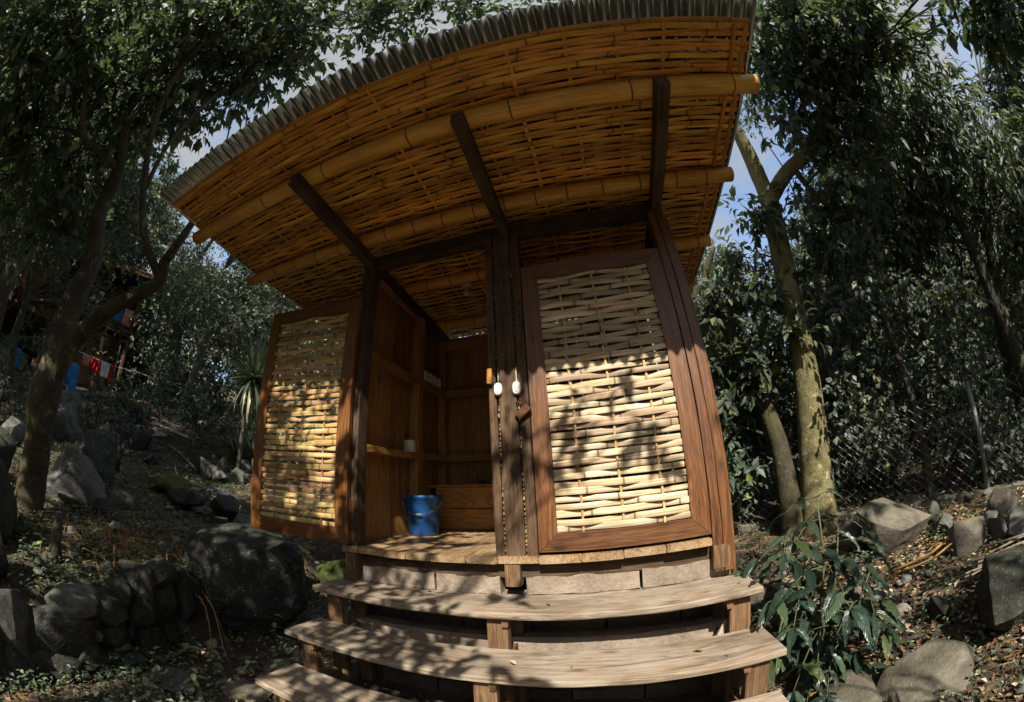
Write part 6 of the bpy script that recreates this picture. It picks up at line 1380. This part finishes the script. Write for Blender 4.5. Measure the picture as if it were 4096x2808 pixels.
# leafy shrubs and saplings that can be told apart on the left slope
def shrub(name, lab, x, y, h, r, n, leaf='leaf_far', L=.10, W=.05, lean=(0, 0), grp='shrubs on the left slope', stemr=.018, dens=18):
    z = gz(x, y); rg = random.Random(int(abs(x * 100)))
    path = [(x, y, z, stemr), (x + lean[0] * .5 + .03, y + lean[1] * .5, z + h * .5, stemr * .8), (x + lean[0], y + lean[1], z + h, stemr * .4)]
    cl = [(x + lean[0] * (.3 + .7 * i / n) + rg.uniform(-r, r) * .7, y + lean[1] * (.3 + .7 * i / n) + rg.uniform(-r, r) * .7, z + h * (.35 + .7 * i / n), r * rg.uniform(.7, 1.0)) for i in range(n)]
    return make_tree(name, lab, [path], cl, 'bark', leaf, dens, L, W, 'shrub', grp, .012, 7, 3, .1, gap=-.25)
shrub('shrub', 'leafy sapling on a thin stem left of the dracaena', -6.36, 1.72, 1.7, .30, 7)
shrub('shrub', 'dense dark shrub in front of the clothes line', -8.3, .25, .7, .36, 5)
shrub('shrub', 'arching shrub beside the pale broken stones', -9.4, 1.0, 1.0, .45, 5)
shrub('shrub', 'leafy shrub under the house balcony', -12.6, -.4, 1.2, .5, 6, L=.10, W=.05)
shrub('shrub', 'leafy shrub beside the forked trunk at the left edge', -6.0, -1.9, 1.1, .35, 5)
shrub('shrub', 'small-leaved shrub at the edge of the wood behind the low rocks', -10.2, 4.4, 1.6, .5, 7)
shrub('shrub', 'bushy sapling beyond the lying bamboo cane', -7.9, 2.6, 1.5, .4, 6)
shrub('shrub', 'dark bush filling the gap between hut corner and twin trunks', 2.35, 2.55, 1.6, .45, 8, 'leaf_near', .12, .055, grp='bushes behind the hut')
shrub('shrub', 'dark bush behind the second trunk', 2.9, 3.1, 2.2, .5, 8, 'leaf_near', .12, .055, grp='bushes behind the hut')

# ---------------------------------------------------------------- ground cover
def scatter(n, region, f=None):
    out = []
    x0, x1, y0, y1 = region
    while len(out) < n:
        x, y = nr.uniform(x0, x1), nr.uniform(y0, y1)
        if -1.0 < x < 1.48 and -.80 < y < 1.7: continue
        d = math.hypot(x - .7, y + 1.96)
        if nr.random() > min(1.0, (3.2 / d) ** 1.5): continue
        if f and not f(x, y): continue
        out.append((x, y, gz(x, y) + .010))
    return np.array(out)
REG = (-8.5, 5.2, -2.6, 5.0)
P = np.concatenate([scatter(14000, REG), scatter(12000, (1.5, 4.6, -2.4, 1.6))])
az = nr.uniform(0, 6.28, len(P)); tl = nr.normal(0, .25, (len(P), 2))
A = np.stack([np.cos(az), np.sin(az), tl[:, 0]], 1); N_ = np.stack([tl[:, 1], nr.normal(0, .25, len(P)), np.ones(len(P))], 1)
sz = nr.uniform(.018, .062, len(P)) * nr.uniform(.6, 1.15, len(P))
on_treads = [(nr.uniform(-.9, 1.38), yy_ + nr.uniform(-.10, .10), zt_) for (yy_, zt_) in ((-.11, -.229), (-.36, -.449), (-.61, -.681)) for _ in range(7)]
P[:len(on_treads)] = on_treads; sz[:len(on_treads)] *= .8
v, t, r = leaf_arrays(P, A, N_, sz, sz * nr.uniform(.4, .7, len(P)), .35, -.2)
tag(fast_mesh('leaf_litter', v, t, r, M['litter']), 'fallen brown and tan leaves covering the ground', 'leaf litter', kind='stuff')
# twigs and straw
def straws(n, region, mat, name, lab, l0, l1, r_, f=None):
    Pp = scatter(n, region, f); mb = MB()
    for p in Pp:
        a = rng.uniform(0, 6.28); l = rng.uniform(l0, l1); b = a + rng.uniform(-.6, .6)
        q = (p[0] + math.cos(a) * l * .5, p[1] + math.sin(a) * l * .5); e = (q[0] + math.cos(b) * l * .5, q[1] + math.sin(b) * l * .5)
        mb.tube([(p[0], p[1], p[2] + rng.uniform(0, .012)), (q[0], q[1], gz(*q) + rng.uniform(.01, .03)), (e[0], e[1], gz(*e) + rng.uniform(.005, .03))], r_ * rng.uniform(.6, 1.4), 3, False)
    tag(mb.build(name, M[mat]), lab, 'ground cover', kind='stuff')
straws(1500, REG, 'twig', 'twigs', 'thin dry twigs scattered over the ground', .05, .22, .0016)
straws(2600, (-8.0, 4.5, -2.0, 3.0), 'straw', 'dry_grass', 'dry orange straw lying on the slope and the right-hand ground', .08, .28, .0012, lambda x, y: noise.noise((x * .9, y * .9, 4.0)) > .05)
# herbs
hp = np.concatenate([scatter(2600, (-7.5, -2.0, -1.8, 3.2)), scatter(5200, REG, lambda x, y: noise.noise((x * 1.1, y * 1.1, 9.0)) > -.12)])
hp = hp[(hp[:, 0] < 1.5) | (nr.random(len(hp)) < .4)]
ring = []
for (rx, ry, rw) in ROCKS:
    if rw < .14: continue
    for _ in range(9):
        a = rng.uniform(0, 6.28); q = rw * rng.uniform(.45, .62); x, y = rx + math.cos(a) * q, ry + math.sin(a) * q
        if not (-1.0 < x < 1.48 and -.8 < y < 1.7): ring.append((x, y, gz(x, y) + .01))
hp = np.concatenate([hp, np.array(ring)])
k = nr.integers(5, 11, len(hp))
Pl = np.repeat(hp, k, 0); hh = np.repeat(nr.uniform(.02, .11, len(hp)), k) * nr.uniform(.2, 1.1, len(Pl))
Pl[:, 2] += hh
az = nr.uniform(0, 6.28, len(Pl))
A = np.stack([np.cos(az), np.sin(az), nr.uniform(-.3, .6, len(Pl))], 1)
Pl[:, :2] += A[:, :2] * nr.uniform(.0, .03, (len(Pl), 1))
N_ = np.stack([nr.normal(0, .3, len(Pl)), nr.normal(0, .3, len(Pl)), np.ones(len(Pl))], 1)
Ls = nr.uniform(.018, .050, len(Pl))
v, t, r = leaf_arrays(Pl, A, N_, Ls, Ls * nr.uniform(.4, .65, len(Pl)), .2, .2, True)
tag(fast_mesh('herbs', v, t, r, M['herb']), 'low green herbs and seedlings growing over the slope', 'herbs', kind='stuff')
# pebbles
pp = scatter(1500, REG)
ico = bmesh.new(); bmesh.ops.create_icosphere(ico, subdivisions=1, radius=1.0)
iv = np.array([v_.co[:] for v_ in ico.verts]); it = np.array([[q.index for q in f_.verts] for f_ in ico.faces]); ico.free()
s = nr.uniform(.006, .026, len(pp)) * nr.uniform(.5, 1.3, len(pp))
vv = iv[None] * (s[:, None, None] * nr.uniform(.6, 1.2, (len(pp), 1, 3))) * nr.uniform(.8, 1.2, (len(pp), len(iv), 1)) + pp[:, None]
tt = (it[None] + (np.arange(len(pp)) * len(iv))[:, None, None]).reshape(-1, 3)
tag(fast_mesh('pebbles', vv.reshape(-1, 3), tt, None, M['rock']), 'small grey pebbles strewn over the soil', 'pebbles', kind='stuff')
pp = np.concatenate([scatter(260, (-9.0, -2.1, -1.6, 3.6)), scatter(110, (-11.0, -6.0, .0, 4.5)), scatter(45, (1.6, 4.0, -1.6, 1.0))])
base_r = [rock_mesh(900 + i, 2, 12, .12, .68) for i in range(5)]
VV, TT, off = [], [], 0
for q in pp:
    me = base_r[rng.randrange(5)]; sc = rng.uniform(.035, .12) * rng.uniform(.6, 1.25); a = rng.uniform(0, 6.28)
    co = np.empty(len(me.vertices) * 3, np.float32); me.vertices.foreach_get('co', co); co = co.reshape(-1, 3) * np.array([sc * rng.uniform(.8, 1.4), sc, sc * rng.uniform(.5, .9)])
    co = co @ np.array([[math.cos(a), math.sin(a), 0], [-math.sin(a), math.cos(a), 0], [0, 0, 1]]) + q - np.array([0, 0, sc * .15])
    me.calc_loop_triangles(); tri = np.empty(len(me.loop_triangles) * 3, np.int32); me.loop_triangles.foreach_get('vertices', tri)
    VV.append(co); TT.append(tri.reshape(-1, 3) + off); off += len(co)
tag(fast_mesh('rubble', np.concatenate(VV), np.concatenate(TT), None, M['rubble']), 'loose grey rubble stones strewn over the slope', 'rubble', kind='stuff')
# seedlings one can point at
SEED = [broad_leaf('seedling_leaf', M['herb'], 1.0, .55, .02, .2, .12, k, 6) for k in range(3)]
def seedling(x, y, h, n, s, lab):
    e = empty('seedling', (x, y, gz(x, y)), lab, 'seedling', 'seedlings at the foot of the wall')
    rg = random.Random(int(abs(x * 1000 + y * 77)))
    MB().tube([(0, 0, -.01), (.005, 0, h * .5), (.0, .01, h)], [.003, .0025, .0015], 5).build('stem', M['stem'], e)
    for i in range(n):
        a = i * 2.4 + rg.uniform(-.3, .3); u = .35 + .65 * (i + 1) / n
        place_leaf(SEED[i % 3], e, Vector((0, 0, h * u)), (math.cos(a), math.sin(a), rg.uniform(-.2, .35)), (0, 0, 1), s * rg.uniform(.7, 1.15))
for x, y, h, n, s_, lab in ((-1.62, -.62, .16, 9, .085, 'broad-leaved seedling under the end of the dry vine'), (-1.78, -.72, .15, 6, .10, 'pale rounded seedling against the wall foot'), (-1.45, -.45, .15, 8, .075, 'clump of round-leaved seedling below the big boulder'), (-1.48, -.86, .14, 9, .07, 'leafy seedling in the middle of the paved patch'), (-1.40, -1.20, .14, 10, .075, 'light green seedling at the bottom edge near the wall'), (-1.28, -.30, .12, 7, .06, 'small seedling between two paving slabs'), (-2.40, -1.55, .22, 8, .07, 'seedling on the terrace edge at the left'), (-1.72, -1.0, .18, 7, .06, 'thin seedling close to the wall stones'), (-1.66, .0, .30, 9, .07, 'climbing seedling against the big boulder')):
    seedling(x, y, h, n, s_, lab)

# ---------------------------------------------------------------- chain-link fence on the right
fl = [(1.75, 3.05), (3.14, 1.66), (3.98, .30), (5.2, -1.7)]
fence = empty('chain_link_fence', (3.14, 1.66, gz(3.14, 1.66)), 'sagging chain-link fence with thin grey posts at the right', 'fence')
FI = Matrix.Translation((-3.14, -1.66, -gz(3.14, 1.66)))
def fadd(o, p=None):
    o.parent = p or fence; o.matrix_parent_inverse = FI
    return o
HT = .90
for (x, y) in fl:
    z = gz(x, y); lx = rng.uniform(-.06, .02)
    fadd(MB().tube([(x, y, z - .1), (x + lx * .5, y, z + HT * .5), (x + lx, y + .02, z + HT + .05)], .024, 10).build('post', M['fpost'], None, True))
cw = .046
for (a, b) in zip(fl[:-1], fl[1:]):
    A_, B_ = Vector((*a, 0)), Vector((*b, 0)); L = (B_ - A_).length; d = (B_ - A_) / L; nrm = Vector((-d.y, d.x, 0))
    mb = MB(); nw = int(L / cw) - 1
    for w in range(nw):
        pts = []
        for i in range(int(HT / cw) + 1):
            q = A_ + d * ((w + (i + w) % 2) * cw)
            bul = .035 * math.sin(q.x * 2.3 + i * .12) + .02 * noise.noise((q.x * 2, q.y * 2, i * .1)) + (.002 if (i + w) % 2 else -.002)
            pts.append((q.x + nrm.x * bul, q.y + nrm.y * bul, gz(q.x, q.y) + .05 + i * cw - .05 * math.sin(math.pi * (w / nw)) * i * cw / HT))
        mb.tube(pts, .0013, 3, False)
    o = fadd(mb.build('wire_mesh', M['wire'])); o['kind'] = 'stuff'
    mb = MB(); m = 10
    for i in range(m):
        p, q = A_ + d * (L * i / m), A_ + d * (L * (i + 1) / m)
        mb.board((p.x, p.y, gz(p.x, p.y) - .02), (q.x, q.y, gz(q.x, q.y) - .02), (0, 0, 1), .12, .14, ch=.012, seg=3, jit=.006)
    fadd(mb.build('footing', M['rock_warm']))

# ---------------------------------------------------------------- sticks, canes, hose, vines
pile = empty('stick_pile', (2.98, -.55, gz(2.98, -.55)), 'heap of thin grey sticks tied at the right edge', 'sticks')
sr = random.Random(6)
for i in range(26):
    a = R(-28 + sr.uniform(-14, 14)); l = sr.uniform(.5, .9)
    c = Vector((.10 + sr.uniform(-.05, .12), sr.uniform(-.07, .07), .05 + sr.uniform(0, .14)))
    d = Vector((math.cos(a), math.sin(a), sr.uniform(-.12, .05)))
    MB().tube([c - d * l * .45, c + Vector((0, 0, .02)), c + d * l * .55], [.0075, .007, .005], 6).build('stick', M['stick'], pile, True)
def cane(pts, r, mat, name, lab, cat, grp=None, n=8):
    p0 = Vector(pts[0]); o = MB().tube([Vector(p) - p0 for p in pts], r, n).build(name, M[mat], None, True); o.location = p0
    return tag(o, lab, cat, grp)
z0 = gz(2.75, .22)
cane([(2.68, .28, gz(2.68, .28) + .02), (2.95, .12, gz(2.95, .12) + .06), (3.22, .0, gz(3.22, 0) + .17)], .010, 'straw', 'dry_cane', 'dry bent cane leaning on the rounded tan rock, upper one', 'cane', 'dry canes')
cane([(2.66, .23, gz(2.66, .23) + .02), (2.92, .07, gz(2.92, .07) + .05), (3.18, -.06, gz(3.18, -.06) + .15)], .008, 'straw', 'dry_cane', 'dry bent cane leaning on the rounded tan rock, lower one', 'cane', 'dry canes')
cane([(-7.9, 1.95, gz(-7.9, 1.95) + .05), (-6.9, 1.85, gz(-6.9, 1.85) + .05), (-5.95, 1.72, gz(-5.95, 1.72) + .07)], .022, 'stick', 'bamboo_cane', 'long pale bamboo cane lying on the slope towards the rock heap', 'cane', 'dry canes')
cane([(-10.2, 2.4, gz(-10.2, 2.4) + .06), (-9.2, 2.75, gz(-9.2, 2.75) + .06), (-8.6, 3.0, gz(-8.6, 3.0) + .05)], .030, 'white', 'white_pipe', 'white plastic pipe lying at the edge of the wood', 'pipe')
hp_ = []
for i in range(26):
    t = i / 25; x = -5.1 + 1.3 * t + .10 * math.sin(t * 9); y = 1.35 + .35 * math.sin(t * 6.0); hp_.append((x, y, gz(x, y) + .02))
cane(hp_, .010, 'hose', 'garden_hose', 'dark blue garden hose snaking across the slope', 'hose', None, 6)
wx = wallx(-.62)
vine = empty('dry_vine', (wx + .1, -.55, -.50), 'dry brown vine hanging over the end of the stone wall', 'vine')
for (pts) in ([(0, 0, .02), (.12, -.02, -.03), (.16, -.03, -.15), (.17, -.04, -.27), (.12, -.02, -.40), (.10, -.05, -.47)], [(.02, .04, .03), (.14, .03, -.04), (.20, .02, -.16), (.22, .02, -.28), (.26, .03, -.42)]):
    MB().tube(pts, .0035, 5).build('strand', M['straw'], vine, True)
br = random.Random(13); mb = MB()
for i in range(90):
    x, y = -2.72 + br.gauss(0, .24), -.80 + br.gauss(0, .26); z = gz(x, y)
    a = br.uniform(0, 6.28); l = br.uniform(.2, .55); h = br.uniform(.03, .20)
    mb.tube([(x, y, z + br.uniform(0, .05)), (x + math.cos(a) * l * .3, y + math.sin(a) * l * .3, z + h), (x + math.cos(a + .4) * l * .7, y + math.sin(a + .4) * l * .7, z + h * .9), (x + math.cos(a + .7) * l, y + math.sin(a + .7) * l, gz(x + math.cos(a + .7) * l, y + math.sin(a + .7) * l) + .01)], .0018, 4, False)
tag(mb.build('dry_brush', M['straw'], None, True), 'tangle of dry brown stalks on the terrace above the wall', 'dry brush')

# ---------------------------------------------------------------- house on the slope, low building, washing
house = empty('stilt_house', (-15.63, 2.46, 2.55), 'wooden house with a balcony on posts up the slope at the left', 'house', None, R(-94.6))
def hb(name, p0, p1, up, w, h, mat, par=None, **kw): return MB().board(p0, p1, up, w, h, **kw).build(name, M[mat], par or house)
W_ = 5.0
def wallbox(name, x0, x1, y0, y1, z0, z1, mat): return hb(name, ((x0 + x1) / 2, (y0 + y1) / 2, z0), ((x0 + x1) / 2, (y0 + y1) / 2, z1), (0, 1, 0), x1 - x0, y1 - y0, mat, ch=.01, seg=1)
wallbox('lower_wall', .1, W_ - .3, -3.4, -.25, -1.2, 2.3, 'claywall')
up = wallbox('upper_wall', .0, W_, -3.5, -.05, 2.40, 4.2, 'far_wood')
for i in range(32):
    x = .08 + i * .155
    hb('wall_board', (x, -.04, 2.42), (x, -.04, 4.15 - .0 * i), (0, 1, 0), .148, .03, 'far_wood', up, seg=1)
hb('balcony_floor', (-.15, .40, 2.36), (W_ + .1, .40, 2.36), (0, 0, 1), 1.0, .09, 'far_wood', seg=2)
hb('balcony_beam', (-.15, .88, 2.24), (W_ + .1, .88, 2.24), (0, 0, 1), .10, .16, 'post', seg=2)
rail = hb('balcony_rail', (-.1, .87, 3.15), (W_ + .1, .87, 3.15), (0, 0, 1), .06, .07, 'far_wood', seg=2)
hb('lower_rail', (-.1, .87, 2.75), (W_ + .1, .87, 2.75), (0, 0, 1), .04, .05, 'far_wood', rail, seg=2)
for i in range(6):
    hb('stilt', (.0 + i * 1.0, .86, -2.2), (.0 + i * 1.0, .86, 3.15 if i % 2 else 4.1), (0, 1, 0), .11, .11, 'leg', seg=2)
for i, (x, w) in enumerate(((.75, .62), (1.75, .62), (2.75, .75), (3.8, .75))):
    wf = hb('window', (x, -.02, 2.72), (x, -.02, 3.72), (0, 1, 0), w + .14, .06, 'far_wood', seg=1)
    o = hb('pane', (x, .012, 2.79), (x, .012, 3.65), (0, 1, 0), w, .012, 'pane', wf, ch=.001, seg=1, jit=0)
    hb('glazing_bar', (x, .024, 2.79), (x, .024, 3.65), (0, 1, 0), .035, .012, 'far_wood', wf, seg=1)
for i, x in enumerate((2.9, 3.9)):
    wf = hb('window', (x, -.24, .55), (x, -.24, 1.55), (0, 1, 0), .8, .06, 'far_wood', seg=1)
    hb('pane', (x, -.205, .62), (x, -.205, 1.48), (0, 1, 0), .66, .012, 'pane', wf, ch=.001, seg=1, jit=0)
roof = hb('roof', (-.6, -1.4, 4.72), (W_ + .7, -1.4, 3.72), (0, 0, 1), 5.6, .08, 'rooftile', seg=2)
hb('fascia', (-.6, 1.42, 4.70), (W_ + .7, 1.42, 3.70), (0, 0, 1), .04, .20, 'far_wood', roof, seg=2)
for i in range(8):
    x = -.3 + i * .8
    hb('rafter', (x, -.1, 4.60 - .1587 * (x + .6) * 1.1), (x, 1.38, 4.60 - .1587 * (x + .6) * 1.1), (0, 0, 1), .07, .10, 'post', roof, seg=1)
sh = empty('low_building', (-12.4, -2.6, 1.9), 'low white-walled building with a dark shingle roof at the left edge', 'building', None, R(-90))
MB().board((-1.2, -1.4, -.6), (1.0, -1.4, -.6), (0, 0, 1), 2.6, 2.2, ch=.01, seg=1).build('wall', M['plaster'], sh)
rf = MB().board((-1.5, -.9, 1.02), (1.3, -.9, 1.02), (0, -.42, 1), 2.6, .06, seg=1).build('roof', M['rooftile'], sh)
for i in range(9):
    MB().board((-1.5, .27 - i * .27, .52 + i * .113), (1.3, .27 - i * .27, .52 + i * .113), (0, -.42, 1), .30, .035, seg=1).build('shingle_course', M['rooftile'], rf)
stair = empty('wooden_stair', (-12.6, -1.3, 2.3), 'dark wooden outside stair up to the balcony', 'stair', None, R(-94))
for s in (0, .7):
    MB().board((1.9, s, -.2), (.0, s, 2.2), (0, 1, 0), .06, .22, seg=1).build('stringer', M['post'], stair)
for i in range(9):
    MB().board((1.75 - i * .2, .0, .0 + i * .25), (1.75 - i * .2, .7, .0 + i * .25), (0, 0, 1), .22, .04, seg=1).build('stair_tread', M['post'], stair)
# clothes line
zl = 3.36
cl_ = empty('clothes_line', (-13.6, 2.6, gz(-13.6, 2.6)), 'thin washing line strung between poles in front of the house', 'washing line')
CI = Matrix.Translation((13.6, -2.6, -gz(-13.6, 2.6)))
for o in (MB().tube([(-14.1, .4, zl + .02), (-13.8, 1.9, zl - .04), (-13.55, 2.65, zl), (-13.2, 3.6, zl - .05), (-12.8, 4.8, zl + .05)], .012, 5).build('line', M['white']),
          MB().tube([(-13.55, 2.65, gz(-13.55, 2.65) - .1), (-13.55, 2.65, zl + .15)], .022, 7).build('pole', M['fpost']),
          MB().tube([(-13.82, 1.95, gz(-13.82, 1.95) - .1), (-13.80, 1.9, zl + .7)], .025, 7).build('pole', M['fpost'])):
    o.parent = cl_; o.matrix_parent_inverse = CI
def garment(y, w, h, mat, lab, name):
    x = -14.1 + (y - .4) * .2; mb = MB(); nx_, nz_ = 9, 7
    for j in range(nz_ + 1):
        for i in range(nx_ + 1):
            u, t = i / nx_ - .5, j / nz_
            mb.add((.03 * math.sin(i * 1.6 + j * .3) * (.3 + t) , u * w * (1 - .12 * t * math.sin(u * 9)), -h * t + .01 * math.sin(i * 2)))
    for j in range(nz_):
        for i in range(nx_):
            a = j * (nx_ + 1) + i; mb.f.append((a, a + 1, a + nx_ + 2, a + nx_ + 1))
    o = mb.build(name, M[mat], None, True); o.location = (x + .02, y, zl - .02)
    mod = o.modifiers.new('thick', 'SOLIDIFY'); mod.thickness = .008
    tag(o, lab, 'garment', 'washing on the line')
garment(.80, .28, .34, 'pinkc', 'pink garment, leftmost on the washing line', 'garment')
garment(1.15, .34, .44, 'red', 'bright red garment in the middle of the washing line', 'garment')
garment(1.54, .34, .52, 'whitec', 'white garment hanging right of the red one', 'garment')
garment(1.80, .10, .85, 'red', 'narrow red cloth hanging against the line pole', 'garment')
for k, (x, y, s, lab) in enumerate(((-12.4, .15, 1.0, 'bright blue plastic drum between the limbs of the forked tree'), (-12.2, .20, .7, 'small blue tub standing below the blue drum'), (-12.2, -1.75, .9, 'blue plastic barrel left of the forked trunk'))):
    z = gz(x, y) + (.25 if k == 0 else 0)
    o = MB().lathe([(.0, 0), (.18 * s, 0), (.20 * s, .03), (.215 * s, .25), (.205 * s, .28), (.215 * s, .31), (.20 * s, .52 * s + .05), (.17 * s, .55 * s + .05), (.0, .55 * s + .05)], 20).build('plastic_drum', M['blue2'], None, True)
    o.location = (x, y, z - .02); tag(o, lab, 'drum', 'blue plastic drums by the house')
for k, (y, w, m_, lab) in enumerate(((.75, .45, 'bluec', 'blue cloth hung on the balcony rail'), (.30, .40, 'pinkc', 'pink and grey cloth hung at the end of the balcony rail'))):
    hw = Matrix.Translation(house.location) @ Matrix.Rotation(R(-94.6), 4, 'Z')
    p = hw @ Vector((y, .93, 3.15))
    mb = MB()
    for j in range(6):
        for i in range(7): mb.add((.03 * math.sin(i * 1.9 + j * .4), (i / 6 - .5) * w, -.62 * j / 5))
    for j in range(5):
        for i in range(6): a = j * 7 + i; mb.f.append((a, a + 1, a + 8, a + 7))
    o = mb.build('hung_cloth', M[m_], None, True); o.location = p
    o.modifiers.new('thick', 'SOLIDIFY').thickness = .01
    tag(o, lab, 'cloth', 'cloths on the balcony')
